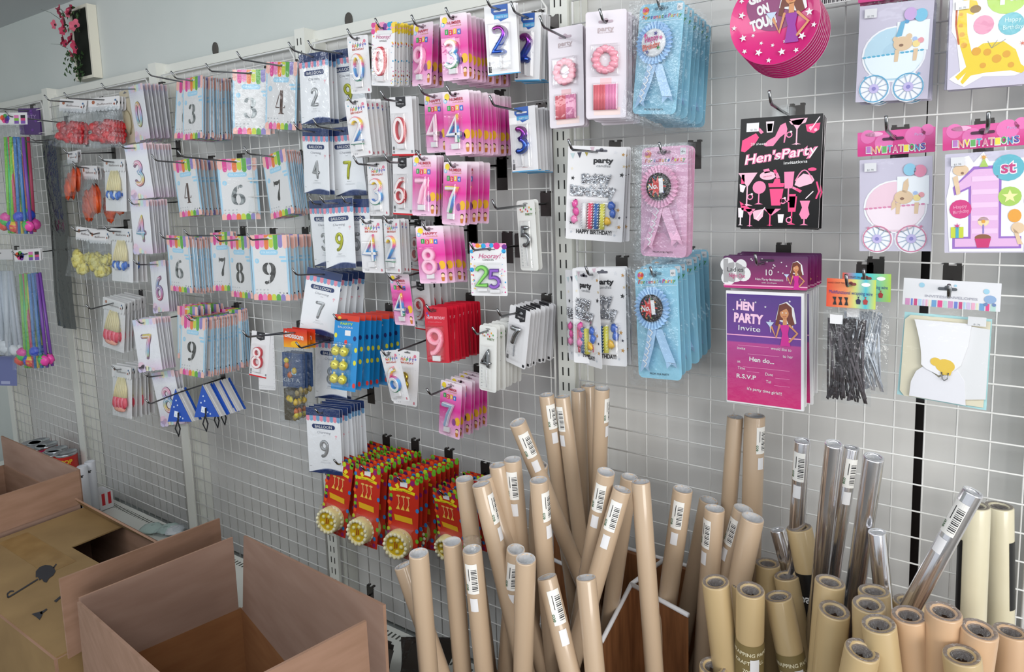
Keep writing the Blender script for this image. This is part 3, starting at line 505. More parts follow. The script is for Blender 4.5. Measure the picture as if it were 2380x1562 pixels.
def k_navy(w, h, ho, v):
    d, kind = v[0], v[1]; c = Card(w, h, ho); c.base(M('#e9eaee'), r=.01); c.R(0, 1, 0, .12, NAVY, 1)
    PK, LB = M('#e2899f'), M('#6f9fc8'); c.awning([PK, LB] * 5, .12, .17, 2)
    c.pill(.16, .84, .245, .315, NAVY, 1); c.T('BALLOON', .5, .302, .042, WHITE, 2, w=.5, bold=.01)
    c.T('Charming', .5, .385, .035, M('#9a9ca4'), 2, w=.4, shear=.35); c.T('balloon', .52, .42, .012, GREY, 2)
    c.E(.86, .41, .035, M('#e9b3bd'), 1, .7); c.R(.845, .86, .43, .45, M('#e9b3bd'))
    c.T('Number %s' % d, .5, .80, .015, GREY); c.R(.38, .66, .82, .824, M('#b5b7bc')); c.R(.36, .68, .835, .839, M('#b5b7bc')); c.R(.03, .1, .9, .905, GREY)
    wave = [(u / 12, .985 - .055 * (u / 12) - .028 * math.sin(u / 12 * 5 - 1.2)) for u in range(13)]
    c.P([(a, b - .012) for a, b in wave] + [(1, 1), (0, 1)], M('#8f98b4'), 1); c.P(wave + [(1, 1), (0, 1)], NAVY, 2)
    b = MB(); zb, hh = c.Z(.76), h * .27; g = kind == 'g'
    m = M('#b6b81e', .25, .35, name='lime_gold_foil') if g else M('#b9bbbd', .25, .6, name='silver_balloon_foil')
    for p, cl in strokes(d, 0, zb, hh, .95):
        p = dense(p, cl); c.ribbon(p, hh * .09, M('#8a8c14') if g else M('#7b7d80'), -.0010, cl)
        b.sweep(p, [(x, o * .3) for x, o in tubesec(hh * .08)], m, cl, ends(len(p), cl), True, -.0012)
    return [P('printed_card', c), P('balloon_picture', b), P('clear_sleeve', sleeve(w, h, c.zt, .004))]
RBG = lambda z0, z1: grad('rainbow_outline', z0, z1, [(0, '#2a8f4d'), (.2, '#3c6fc0'), (.45, '#38a0d8'), (.62, '#e0508e'), (.8, '#e8d437'), (1, '#e06a9a')])
def candle_parts(c, d, zb, hh, mo, mi, cx=0.0, wd=1.0, bl=(.12, .78, .40, .93), dep=.013):
    b = MB(); wax_digit(b, d, cx, zb, hh, mo, mi, -.0012, wd)
    b.box(cx - hh * .13, cx + hh * .17, -.007, -.0014, zb - hh * .17, zb + hh * .02, 'white_gloss')
    s = blister(c.X(bl[0]), c.X(bl[1]), c.Z(bl[3]), c.Z(bl[2]), dep)
    return [P('number_candle', b), P('blister', s)]
def k_white(w, h, ho, v):
    c = Card(w, h, ho); c.base('white_gloss', r=.06); c.slot(.045, .5, .26, M('#77777a')); random.seed(5)
    for i in range(34): c.E(random.uniform(.04, .96), random.uniform(.1, .94), .012, [M('#c9c9d2'), M('#d8d0da'), M('#b9bcc4')][i % 3], 0, 1, 8)
    cols = [M('#cc3344'), M('#e2a32e'), M('#3f9f52'), M('#3a62b5'), M('#7d3f9a'), M('#d4622f')]
    for i, ch in enumerate('HAPPY'): c.T(ch, .28 + i * .115, .2, .06, cols[i], 2, bold=.02); c.P([(.26 + i * .115, .14), (.30 + i * .115, .14), (.28 + i * .115, .105)], cols[(i + 2) % 6], 1)
    c.T('BIRTHDAY', .5, .25, .035, M('#b8503c'), 2, w=.56, bold=.02)
    c.E(.82, .1, .06, M('#d77a92')); c.E(.85, .155, .04, M('#7a86c6')); c.E(.14, .1, .03, M('#6fb0c2')); c.T('i', .1, .07, .03, INK)
    c.T('1 2 3', .22, .965, .035, GREY, 2); c.T('B', .88, .965, .045, M('#c64a62'), 2, bold=.02)
    gold = v.endswith('g'); zb, hh = c.Z(.80), h * .5
    if gold:
        b = MB(); balloon_digit(b, v[0], c.X(.45), c.Z(.72), h * .32, h * .035, M('#b59a2c', .2, .8), -.0012)
        return [P('printed_card', c), P('number_candle', b), P('blister', blister(c.X(.12), c.X(.8), c.Z(.85), c.Z(.3), .012))]
    return [P('printed_card', c)] + candle_parts(c, v, zb, hh, RBG(zb, zb + hh), 'white_gloss', c.X(.46))
def k_hooray(w, h, ho, v):
    c = Card(w, h, ho); c.base('white_gloss', r=.05); random.seed(8); CO = [M('#d23b8c'), M('#e8c93a'), M('#2f9ac4'), M('#7a3e93'), M('#e88fb6'), M('#ec8b3a')]
    c.R(0, 1, .0, .12, M('#e49cc0'), 0)
    for i in range(12): c.E(.06 + (i % 6) * .175, .03 + .08 * (i // 6) + random.uniform(-.01, .02), .085, CO[(i * 5) % 6], 1)
    c.pill(.22, .9, .11, .17, WHITE, 2)
    for i in range(36): a = random.choice((random.uniform(.03, .15), random.uniform(.86, .97))); c.E(a, random.uniform(.2, .97), random.choice((.012, .02, .03)), CO[i % 6], 1, 1, 8)
    c.T('Hooray!', .5, .24, .065, M('#c04a86'), 3, w=.6, shear=.3); c.T('CANDLES', .5, .29, .03, INK, 3, w=.32)
    zb, hh = c.Z(.85), h * .48
    return [P('printed_card', c)] + candle_parts(c, v[0], zb, hh, M('#c22032'), M('#f3dfe0'), c.X(.42), .95)
def k_hooray25(w, h, ho, v):
    c = Card(w, h, ho); c.base('white_gloss', r=.03); random.seed(9); CO = [M('#d2257e'), M('#ecd23a'), M('#2d9cd2'), M('#6d2a86'), M('#e58ec0'), M('#f08a2c')]
    c.R(0, 1, .0, .07, M('#e7a3c8'), 0)
    for u, vv, r, m in ((.1, .03, .06, 4), (.22, .04, .06, 5), (.3, .05, .04, 1), (.38, .05, .07, 2), (.5, .03, .06, 4), (.6, .04, .06, 2), (.74, .05, .09, 0), (.95, .07, .07, 3), (.05, .15, .05, 2), (.93, .15, .06, 2), (.04, .5, .06, 2)): c.E(u, vv, r, CO[m], 1)
    for i in range(46): a = random.choice((random.uniform(.02, .13), random.uniform(.85, .97))); c.E(a, random.uniform(.1, .97), random.choice((.01, .017, .022)), CO[i % 6], 1, 1, 8)
    c.T('Hooray!', .53, .28, .09, M('#c0407e'), 3, w=.58, shear=.3); c.T('CANDLES', .5, .33, .04, INK, 3, w=.3); c.slot(.115, .55, .3, M('#6b6b70'))
    b = MB(); wax_digit(b, '2', c.X(.33), c.Z(.83), h * .42, M('#4f9f3c'), M('#86cf5a'), -.0012, 1.1); b2 = MB(); wax_digit(b2, '5', c.X(.67), c.Z(.86), h * .38, M('#5a2a8c'), M('#8d54c0'), -.0012, 1.15)
    for q, (x, z) in ((b, (.33, .85)), (b2, (.67, .88))): q.box(c.X(x) - .012, c.X(x) + .012, -.006, -.0014, c.Z(z + .06), c.Z(z), 'white_gloss')
    return [P('printed_card', c), P('green_candle', b), P('purple_candle', b2), P('blister', blister(c.X(.12), c.X(.88), c.Z(.95), c.Z(.36), .011))]
def k_pcard(w, h, ho, v):
    c = Card(w, h, ho); c.base('white_gloss', r=.03); s = v.endswith('s')
    c.P([(.28, 0), (.72, 0), (.72, .15), (.5, .19), (.28, .15)], INK, 1); c.E(.5, .06, .07, M('#a7a9ac'), 2, .5); c.T('PARTY CO', .5, .13, .022, WHITE, 2, w=.3)
    c.R(0, 1, .97, 1, RED, 1); c.R(.05, .13, .84, .9, INK, 1); c.R(.05, .13, .91, .955, GREY, 1); c.R(.86, .94, .905, .95, GREY, 1)
    zb, hh = c.Z(.80), h * .47
    return [P('printed_card', c)] + candle_parts(c, v[0], zb, hh, M('#c02233'), M('#f4e6e6'), c.X(.44), 1.0, (.14, .8, .27, .9))
def k_pcards(w, h, ho, v):
    c = Card(w, h, ho); c.base('white_gloss', r=.08); c.P([(.3, 0), (.78, 0), (.78, .2), (.54, .24), (.5, .2), (.3, .2)], INK, 1); c.T('PARTY CO', .58, .17, .03, WHITE, 2, w=.3); c.E(.54, .08, .12, M('#a7a9ac'), 2, .35)
    c.R(.05, .15, .86, .93, INK, 1); c.R(.84, .94, .93, .975, INK, 1); c.T('7', .1, .83, .03, INK)
    b = MB(); balloon_digit(b, '7', c.X(.42), c.Z(.66), h * .34, h * .045, M('#b5b7ba', .12, 1.0, name='silver_plastic'), -.0012, 1.25); b.box(c.X(.40), c.X(.42), -.004, -.001, c.Z(.85), c.Z(.66), GREY)
    return [P('printed_card', c), P('number_candle', b), P('blister', blister(c.X(.2), c.X(.8), c.Z(.9), c.Z(.28), .014))]
def k_pink(w, h, ho, v):
    d = v[0]; c = Card(w, h, ho); g = grad('pink_candle_card', c.Z(1), c.Z(0), [(0, '#efc9e0'), (.18, '#e69ccb'), (.5, '#dd2f97'), (.72, '#e06ab2'), (.9, '#edd0e2'), (1, '#efe4ea')])
    c.base(g, r=.06, back=M('#e9cfdf')); c.slot(.05, .5, .3, M('#a98f9c'))
    c.E(.17, .08, .10, M('#f0d438'), 1); c.E(.1, .145, .07, M('#8ec4e4'), 1); c.E(.1, .145, .04, WHITE, 2)
    c.T('HAPPY' if d in '8' or v in ('9p', '4w') else 'NUMBER', .52, .15, .045, M('#b5263c'), 3, w=.52, bold=.015); c.T('CANDLE', .58, .185, .02, M('#c98a3a'), 3, w=.4)
    for i, (ch, col) in enumerate(zip('1234', ('#2f9c46', '#d9322c', '#e8b72c', '#3a6fc4'))): c.R(.17 + i * .155, .29 + i * .155, .22 + .012 * (i % 2), .30 + .012 * (i % 2), M(col), 3); c.T(ch, .23 + i * .155, .285 + .012 * (i % 2), .05, WHITE, 4, bold=.02)
    c.E(.86, .68, .12, M('#eab52e'), 1, 1.2); c.E(.70, .71, .1, M('#8d3f93'), 1, 1.2); c.E(.86, .86, .06, M('#f0cfa8'), 2); c.E(.86, .84, .07, M('#5e3a26'), 1, .8); c.P([(.79, .89), (.93, .89), (.90, .96), (.82, .96)], M('#c97b35'), 2)
    c.T('Made in China', .5, .985, .013, INK, 2)
    zb, hh = c.Z(.83), h * .45
    if v.endswith('p'): mo, mi = M('#f0a6c8', .35, coat=.4), M('#f7c3da', .35, coat=.4)
    elif v.endswith('w'): mo, mi = M('#eecbdc'), M('#f4e0ea')
    elif v.endswith('b'): mo, mi = M('#d8dde8'), M('#8fa6c4')
    else: mo, mi = RBG(zb, zb + hh), 'white_gloss'
    return [P('printed_card', c)] + candle_parts(c, d, zb, hh, mo, mi, c.X(.42), 1.05, (.1, .72, .34, .93), .014)
def k_red(w, h, ho, v):
    c = Card(w, h, ho); c.base(M('#c4182f', .35, coat=.3), r=.06, back=M('#b3142a')); c.slot(.05, .4, .3, M('#8c1322')); c.T('HAPPY BIRTHDAY', .5, .22, .05, M('#e8a9b4'), 2, w=.8, bold=.03); c.T('candles', .45, .28, .018, M('#dd8a96'), 2, w=.6)
    c.E(.12, .12, .05, M('#7a3e93')); c.E(.17, .16, .04, M('#5fa8d8'))
    return [P('printed_card', c)] + candle_parts(c, v, c.Z(.88), h * .5, M('#f0849c', .35, coat=.4), M('#f7a8ba', .35, coat=.4), c.X(.45), 1.05, (.1, .85, .32, .96), .014)
def k_blueb(w, h, ho, v):
    c = Card(w, h, ho); c.base('white_gloss', r=.01); BL = M('#2d5aa8')
    c.P([(.22, .0), (.75, .0), (.75, .2), (.5, .24), (.42, .2), (.22, .1)], BL, 1); c.R(.3, .75, .14, .2, M('#4a9ccc'), 2); c.T('PARTY CO', .56, .19, .03, WHITE, 3, w=.34); c.pill(.3, .7, .075, .1, WHITE, 2); c.R(.0, .3, .15, .25, M('#f4f4f4'), 1)
    c.R(0, 1, .985, 1, M('#4aa0d0'), 1); c.R(.04, .13, .87, .96, INK, 1); c.R(.06, .11, .8, .86, GREY, 1); c.R(.4, .62, .935, .94, M('#c08a8a'), 1)
    b = MB(); zb = c.Z(.72); m = grad('purple_to_blue_foil', zb, zb + h * .42, [(0, '#2a4aa0'), (.35, '#3a5fc0'), (.6, '#5a2f96'), (1, '#a0408c')], rough=.12, metal=.85)
    balloon_digit(b, v, c.X(.46), zb, h * .42, h * .047, m, -.0012)
    st = MB(); st.tube([(c.X(.46), -.006, c.Z(.72)), (c.X(.46), -.006, c.Z(.9))], .0016, 'white_gloss'); st.box(c.X(.43), c.X(.49), -.006, -.001, c.Z(.92), c.Z(.76), 'white_gloss')
    return [P('printed_card', c), P('foil_number_candle', b), P('candle_stick', st), P('blister', blister(c.X(.12), c.X(.82), c.Z(.95), c.Z(.26), .013))]
def k_slim(w, h, ho, v):
    c = Card(w, h, ho); c.base(M('#e4e4e0', .35, coat=.4), r=.12); c.E(.5, .045, .14, M('#9a9a98'), 1, .3); CO = [M('#d8482c'), M('#e8a22c'), M('#4a9c46'), M('#c83a86')]
    for i in range(7): c.E(.2 + i * .1, .13 + .03 * math.sin(i * 2.1), .035, CO[i % 4], 1, 1.3, 10)
    c.T('HAPPY', .3, .17, .02, GREY); c.T('PARTY', .68, .215, .035, M('#5a7a3c'), 3, w=.4, bold=.02)
    for i, ch in enumerate('CANDLES'): c.T(ch, .12, .66 + i * .045, .025, GREY, 2, rot=-90)
    b = MB(); balloon_digit(b, v, c.X(.5), c.Z(.66), h * .30, h * .032, M('#8c8e90', .16, 1.0, name='gunmetal_foil'), -.0012, 1.05); st = MB(); st.tube([(c.X(.5), -.005, c.Z(.66)), (c.X(.52), -.005, c.Z(.93))], .0013, 'white_gloss')
    return [P('printed_card', c), P('foil_number_candle', b), P('candle_stick', st), P('blister', blister(c.X(.2), c.X(.85), c.Z(.96), c.Z(.28), .011))]
def k_party(w, h, ho, v):
    c = Card(w, h, ho); c.base(M('#dcd4dc', .35, coat=.3), r=.06, back=M('#cdb4c2')); c.slot(.1, .5, .36, M('#b9a6b2')); c.T('party', .5, .185, .045, M('#b7a5a8'), 2, w=.4, bold=.02); c.T('CAKE CANDLES', .5, .205, .012, M('#b7a5a8'), 2, w=.38)
    c.R(.36, .64, .62, .72, M('#e7bfc4'), 0); c.R(.2, .86, .9, .97, M('#ead3cf'), 0); c.E(.5, .46, .17, M('#e9e4ea'), 0)
    b = MB(); cx, cz = c.X(.5), c.Z(.45)
    for i in range(12):
        a = i * math.pi / 6; b.blob((cx + w * .235 * math.cos(a), -.006, cz + w * .245 * math.sin(a)), (w * .115, .006, w * .085), M('#ee9cae', .25, coat=.5), 10, .25)
    out = [P('printed_card', c), P('flower_ring', b)]
    for col, x0 in (('#e06a78', .2), ('#e88cb8', .5)):
        s = MB()
        for i in range(8): x = c.X(x0 + .0375 * i + .018); s.tube([(x, -.0035, c.Z(.92)), (x, -.0035, c.Z(.68))], w * .0185, M(col, .3, coat=.3), 8)
        out.append(P('candles', s))
    out += [P('blister', blister(c.X(.17), c.X(.83), c.Z(.93), c.Z(.66), .009)), P('blister', blister(c.X(.14), c.X(.86), c.Z(.6), c.Z(.3), .013))]
    return out
def k_ros(w, h, ho, v):
    bl = v == 'b'; A = '#8fc6dc' if bl else '#e2a9c6'; B = '#a9cdee' if bl else '#efb5d2'
    c = Card(w, h, ho); c.base(M(A), r=.1); c.R(.02, .98, .16, .164, M('#d8e8ee'), 1); c.slot(.05, .5, .3, M('#5f8a9c' if bl else '#9a6f84'))
    CO = [M('#d8352c'), M('#e8a22c'), M('#4a9c46'), M('#3a62b5'), M('#c83a86'), M('#eadb4a')]; c.E(.14, .06, .075, CO[1], 1); c.E(.11, .055, .04, CO[4], 2); c.E(.18, .055, .04, CO[0], 2)
    for i, ch in enumerate('Fortunate'): c.T(ch, .1 + i * .062, .135, .035, CO[i % 5], 3, shear=.2, bold=.03)
    for i, ch in enumerate('Party'): c.T(ch, .68 + i * .06, .135, .035, CO[(i + 4) % 6], 3, shear=.2, bold=.03)
    c.R(.84, .96, .02, .08, WHITE, 1); c.T('4+', .9, .065, .025, INK, 2); c.T('PROPS FOR PARTY', .5, .965, .018, M('#2c4c5c' if bl else '#5c2c44'), 2, w=.44, bold=.01)
    cx, cz, R = c.X(.45), c.Z(.36), w * .40
    b = MB(); n = 30; vs = []
    for rr, am in ((R * .45, .3), (R, 1.0)):
        for i in range(n * 2): a = math.pi * i / n; y = -.006 - (.008 * am if i % 2 else 0); vs.append((cx + rr * math.cos(a), y, cz + rr * math.sin(a)))
    m2 = n * 2; b.add(vs, [(i, (i + 1) % m2, m2 + (i + 1) % m2, m2 + i) for i in range(m2)], M(B, .3, coat=.3)); b.lathe([(R * .0, 0), (R * .46, 0)], M(B), 20, Matrix.Translation((cx, -.006, cz)) @ Matrix.Rotation(math.pi / 2, 4, 'X'))
    bd = MB(); bm = M('#140c0c', .2, spec=.4) if v != 'h' else WHITE; r = w * .26
    bd.lathe([(r, .0), (r, .004), (r * .9, .0055), (0, .007)], bm, 28, Matrix.Translation((cx, -.010, cz)) @ Matrix.Rotation(math.pi / 2, 4, 'X'))
    yy = -.0182
    bd.star(cx, cz, r * .8, M('#c2281f'), yy, 8, .45, 9)
    for i in range(10): a = i * .63; bd.ell(cx + r * .72 * math.cos(a), cz + r * .72 * math.sin(a), r * .05, r * .05, CO[i % 6], yy - .0002, 8)
    bd.text('No.', cx - r * .28, cz - r * .18, r * .42, 'white_gloss', yy - .0006, 'c', r * .8, .2, 8, .02); bd.text('1', cx + r * .42, cz - r * .38, r * .95, 'white_gloss', yy - .0006, 'c', r * .34, .0, 5, .05)
    tl = MB()
    for k, (x0, x1, z1) in enumerate(((.42, .22, .95), (.55, .85, .9))):
        pts = [(c.X(x0), c.Z(.55)), (c.X(x0 + .02 + (x1 - x0) * .5), c.Z(.72)), (c.X(x1), c.Z(z1 - .06))]
        vs = []
        for i, (x, z) in enumerate(pts): q = w * .11; vs += [(x - q, -.006 - .003 * i * k, z), (x + q, -.008 - .002 * i, z)]
        vs += [(pts[-1][0] - w * .12, -.008, c.Z(z1)), (pts[-1][0], -.009, c.Z(z1 - .05)), (pts[-1][0] + w * .13, -.01, c.Z(z1 - .01))]
        tl.add(vs, [(0, 1, 3, 2), (2, 3, 5, 4), (4, 7, 6), (4, 5, 7), (5, 8, 7)], M(B, .3, coat=.3))
        if k == 0:
            for i in range(6): t = i / 6; x = pts[0][0] + (pts[2][0] - pts[0][0]) * t; z = pts[0][1] + (pts[2][1] - pts[0][1]) * t; tl.ribbon([(x - w * .04, z), (x + w * .03, z - .006), (x - w * .02, z - .012)], .0012, 'white_gloss', -.0105)
    bag = sleeve(w, h, c.zt, .02, 'crinkle_film', .004, 1.2, 1.06)
    return [P('printed_card', c), P('pleated_rosette', b, [P('badge', bd)]), P('ribbon_tails', tl), P('clear_bag', bag)]
def k_rosh(w, h, ho, v):
    out = k_ros(w, h, ho, 'b'); c = Card(w, h, ho); cx, cz, r = c.X(.45), c.Z(.36), w * .26; bd = MB()
    bd.lathe([(r, .0), (r, .004), (r * .9, .0055), (0, .007)], 'white_gloss', 28, Matrix.Translation((cx, -.010, cz)) @ Matrix.Rotation(math.pi / 2, 4, 'X')); yy = -.0185
    bd.text('Happy', cx, cz + r * .1, r * .42, M('#b5267c'), yy, 'c', r * 1.2, .1, 12, .03); bd.text('Birthday', cx, cz - r * .45, r * .42, M('#c8452c'), yy, 'c', r * 1.5, .1, 12, .03)
    for x, z, col in ((.3, .62, '#3a2a86'), (-.6, .5, '#d0408c'), (.75, .3, '#d0408c'), (-.35, -.7, '#2f2a76'), (.6, -.4, '#2f9c56')): bd.star(cx + x * r, cz + z * r, r * .2, M(col), yy, 10)
    n, me, k = out[1]; out[1] = (n, me, [P('badge', bd)]); return out
def k_star(w, h, ho, v):
    c = Card(w, h, ho); c.base('white_gloss', r=.03); c.slot(.045, .58, .2, M('#5c5c66')); c.T('party', .62, .17, .055, INK, 3, w=.34, bold=.04); c.T('candles', .62, .215, .03, GREY, 3, w=.24, shear=.2)
    for i, (u, vv, col) in enumerate(((.08, .1, '#b9cdd0'), (.2, .09, '#3c3c4c'), (.32, .07, '#a8983c'), (.42, .03, '#c9b0bc'))): c.P([(u - .04, vv - .02), (u + .04, vv - .025), (u + .01, vv + .04)], M(col), 1)
    for u, vv, r, col in ((.82, .06, .04, '#d8d8dc'), (.95, .08, .035, '#b98c4c'), (.97, .2, .03, '#c9b48c'), (.94, .29, .045, '#26262a'), (.1, .34, .04, '#26262a'), (.08, .24, .03, '#e2d9c4'), (.9, .66, .04, '#b98c4c'), (.93, .84, .04, '#b98c4c'), (.93, .74, .03, '#3c3c4c'), (.09, .82, .035, '#3c3c4c'), (.1, .92, .03, '#c0c4cc'), (.86, .93, .03, '#c0c4cc')): c.S(u, vv, r, M(col), 1, 10)
    c.T('HAPPY BIRTHDAY!', .5, .93, .045, INK, 3, w=.62, bold=.03)
    l = MB(); random.seed(3); GM = 'silver_crumple'
    for word, u, vv, hh, wd in (('Happy', .52, .38, .10, .5), ('Birthday', .46, .52, .11, .78)):
        tx, tf, tw = glyphs(word, .05)
        l.text(word, c.X(u), c.Z(vv), hh * h, GM, -.004, 'c', wd * w, 0, 5 if word == 'Happy' else 0, .05)
        for i in range(64):
            x = c.X(u) + (random.random() - .5) * wd * w; z = c.Z(vv) + random.random() * hh * h * .9; l.blob((x, -.0045, z), (.0022, .0022, .0022), GM, 6)
    out = [P('printed_card', c), P('glitter_lettering', l)]
    for i, (a, b) in enumerate((('#e9e9ea', '#cfcfd4'), ('#e84a6c', '#f0d4dc'), ('#2a62a8', '#d4dfec'), ('#d8d24a', '#eceab8'))):
        s = MB(); x = c.X(.33 + i * .105); z0, z1 = c.Z(.87), c.Z(.6); s.tube([(x, -.005, z0), (x, -.005, z1)], w * .045, M(a, .35), 10)
        for k in range(9): zz = z0 + (z1 - z0) * k / 9; s.add([(x - w * .045, -.0098, zz), (x - w * .045, -.0098, zz + .0022), (x + w * .045, -.0098, zz + .0102), (x + w * .045, -.0098, zz + .008)], [(0, 3, 2, 1)], M(b))
        out.append(P('spiral_candle', s))
    for side, cols in ((.16, ('#e0489c', '#e0489c', '#e880b4')), (.80, ('#2a5cb8', '#2a5cb8', '#e2b21c'))):
        f = MB()
        for k, col in enumerate(cols): f.blob((c.X(side + (.03 if k == 1 else 0) - (.06 if k == 2 and side > .5 else 0)), -.006, c.Z(.61 + k * .085)), (w * .06, .005, w * .07), M(col, .25, coat=.4), 8, .5)
        out.append(P('flower_holders', f))
    out.append(P('blister', blister(c.X(.08), c.X(.9), c.Z(.9), c.Z(.56), .014))); return out
def k_cake(w, h, ho, v):
    c = Card(w, h, ho); R0 = M('#c4301f', .35, coat=.3); c.base(R0, r=.03, back=M('#7c141c')); random.seed(11); CO = [M('#6cb52c'), M('#5a1a5c'), M('#e8531f'), M('#2f7cc0'), M('#b8d62c'), M('#8e1f6c')]
    for i in range(24):
        u = random.choice((random.uniform(.02, .12), random.uniform(.88, .98))); c.E(u, i / 24, .055, CO[i % 6], 1, 1.25, 12)
    for i in range(7): c.E(.08 + i * .14, .03 + .02 * (i % 2), .07, CO[i % 6], 1, 1.2, 12)
    c.R(.38, .62, .055, .115, M('#e6e6e6'), 3); c.P([(.2, .11), (.3, .08), (.36, .13), (.28, .15)], M('#ecd62c'), 2); c.P([(.64, .13), (.72, .08), (.82, .11), (.74, .15)], M('#ecd62c'), 2)
    c.P([(.12, .15), (.5, .135), (.88, .16), (.86, .195), (.5, .17), (.14, .185)], M('#e8d21c'), 3); c.T('HAPPY BIRTHDAY', .5, .172, .014, INK, 4, w=.5)
    c.P([(.2, .47), (.8, .48), (.82, .55), (.24, .54)], M('#dba81c'), 2)
    for i in range(3):
        u = .33 + i * .16; c.E(u, .235, .07, M('#e0b05c'), 2, .45); c.L([(u, .24), (u + .03, .32), (u - .02, .38)], .012, M('#e8b878'), 2); c.P([(u - .07, .40), (u + .06, .40), (u + .01, .34)], M('#ecc050'), 3)
    b = MB(); r = w * .41; cx, cz = c.X(.42), c.Z(.80); T_ = Matrix.Translation((cx, -.001, cz)) @ Matrix.Rotation(math.pi / 2, 4, 'X')
    b.lathe([(r * .98, 0), (r, .02), (r * .94, .024), (r * .78, .025), (r * .74, .02)], M('#ebe0a0', .4), 26, T_); b.lathe([(r * .75, .020), (0, .020)], M('#d8b81c', .35), 26, T_)
    for i in range(16): a = i * math.pi / 8; b.blob((cx + r * .86 * math.cos(a), -.0255, cz + r * .86 * math.sin(a)), (r * .14, .004, r * .14), M('#efeacb', .4), 8)
    for i in range(5): a = i * 1.257; b.blob((cx + r * .45 * math.cos(a), -.022, cz + r * .45 * math.sin(a)), (r * .17, .004, r * .15), M('#f0e79c', .4), 7)
    wk = MB(); wk.box(cx - .003, cx - .0015, -.0235, -.021, cz - .008, cz + .01, M('#b8501c')); wk.box(cx + .003, cx + .0045, -.0235, -.021, cz - .006, cz + .007, M('#b8501c'))
    return [P('printed_card', c), P('cake_candle', b, [P('wick', wk)]), P('blister', blister(c.X(.05), c.X(.85), c.Z(.97), c.Z(.62), .029))]
def k_smile(w, h, ho, v):
    c = Card(w, h, ho); c.base(M('#1e86c8', .35, coat=.3), r=.02, back=M('#1c5c9c')); c.R(0, 1, 0, .075, M('#cc3d2a'), 1); c.E(.2, .04, .07, M('#e8b83c'), 2, .6)
    CO = [M('#d8d23c'), M('#24306c'), M('#d83f3c')]
    for i, (u, vv) in enumerate(((.08, .28), (.85, .3), (.5, .36), (.9, .62), (.1, .9), (.92, .92), (.92, .45), (.06, .5))): c.E(u, vv, .06, CO[i % 3], 1, 1.3)
    c.T('PARTY', .5, .13, .03, M('#b8d84c'), 2, w=.5, bold=.03); c.T('BALLOONS', .45, .175, .025, WHITE, 2, w=.6); c.R(.45, .68, .2, .27, 'white_gloss', 2)
    out = [P('printed_card', c)]
    for i in range(6):
        b = MB(); x, z = c.X(.22 + .34 * (i % 2)), c.Z(.48 + .185 * (i // 2)); r = w * .155
        b.blob((x, -.011, z), (r, .011, r), M('#d9cf3c', .25, .2, coat=.6, name='pearly_yellow'), 16); b.tube([(x, -.011, z + r * .9), (x, -.011, z + r * 1.4)], r * .22, M('#e0d488'), 8)
        for s_ in (-1, 1): b.blob((x + s_ * r * .35, -.0215, z + r * .2), (r * .07, .001, r * .14), INK, 6)
        out.append(P('yellow_ball', b))
    out.append(P('blister', blister(c.X(.05), c.X(.78), c.Z(.97), c.Z(.36), .024))); return out
def woman(c, u, v, k, veil=True, dress='#c4218a'):
    """a small cartoon woman with long brown hair holding a cocktail, drawn generically"""
    X = lambda a: u + a * k; Z = lambda b: v + b * k * c.w / c.h
    sk = M('#c98a5c'); br = M('#6b3426')
    if veil: c.P([(X(-.34), Z(-.1)), (X(-.2), Z(-.72)), (X(.1), Z(-.85)), (X(.36), Z(-.6)), (X(.46), Z(.0)), (X(.3), Z(.1))], WHITE, 2)
    c.P([(X(-.36), Z(.12)), (X(-.26), Z(-.35)), (X(-.2), Z(-.7)), (X(.06), Z(-.8)), (X(.28), Z(-.62)), (X(.3), Z(-.3)), (X(.4), Z(.05)), (X(.2), Z(.14)), (X(.1), Z(-.1)), (X(-.18), Z(-.1)), (X(-.22), Z(.16))], br, 3)
    c.P([(X(-.05), Z(-.2)), (X(.09), Z(-.2)), (X(.1), Z(.1)), (X(-.06), Z(.1))], sk, 4); c.E(X(.0), Z(-.38), .17 * k, sk, 4, 1.3)
    c.P([(X(-.18), Z(-.42)), (X(-.14), Z(-.66)), (X(.12), Z(-.68)), (X(.2), Z(-.4)), (X(.08), Z(-.58))], br, 5)
    for s_ in (-1, 1): c.E(X(s_ * .07), Z(-.4), .03 * k, WHITE, 5, .7, 8)
    c.L([(X(-.05), Z(-.26)), (X(.0), Z(-.24)), (X(.06), Z(-.27))], .008 * k, M('#a02030'), 5)
    c.P([(X(-.18), Z(.1)), (X(.2), Z(.08)), (X(.14), Z(.45)), (X(.24), Z(.95)), (X(-.16), Z(.95)), (X(-.08), Z(.45))], M(dress), 4)
    c.L([(X(-.18), Z(.1)), (X(-.32), Z(.62)), (X(-.5), Z(.2))], .04 * k, sk, 4); c.L([(X(.2), Z(.1)), (X(.5), Z(.4)), (X(.2), Z(.75))], .04 * k, sk, 4)
    c.P([(X(-.72), Z(.0)), (X(-.4), Z(.0)), (X(-.55), Z(.22))], M('#b9c8e0'), 5); c.L([(X(-.55), Z(.2)), (X(-.53), Z(.42))], .012 * k, WHITE, 5)
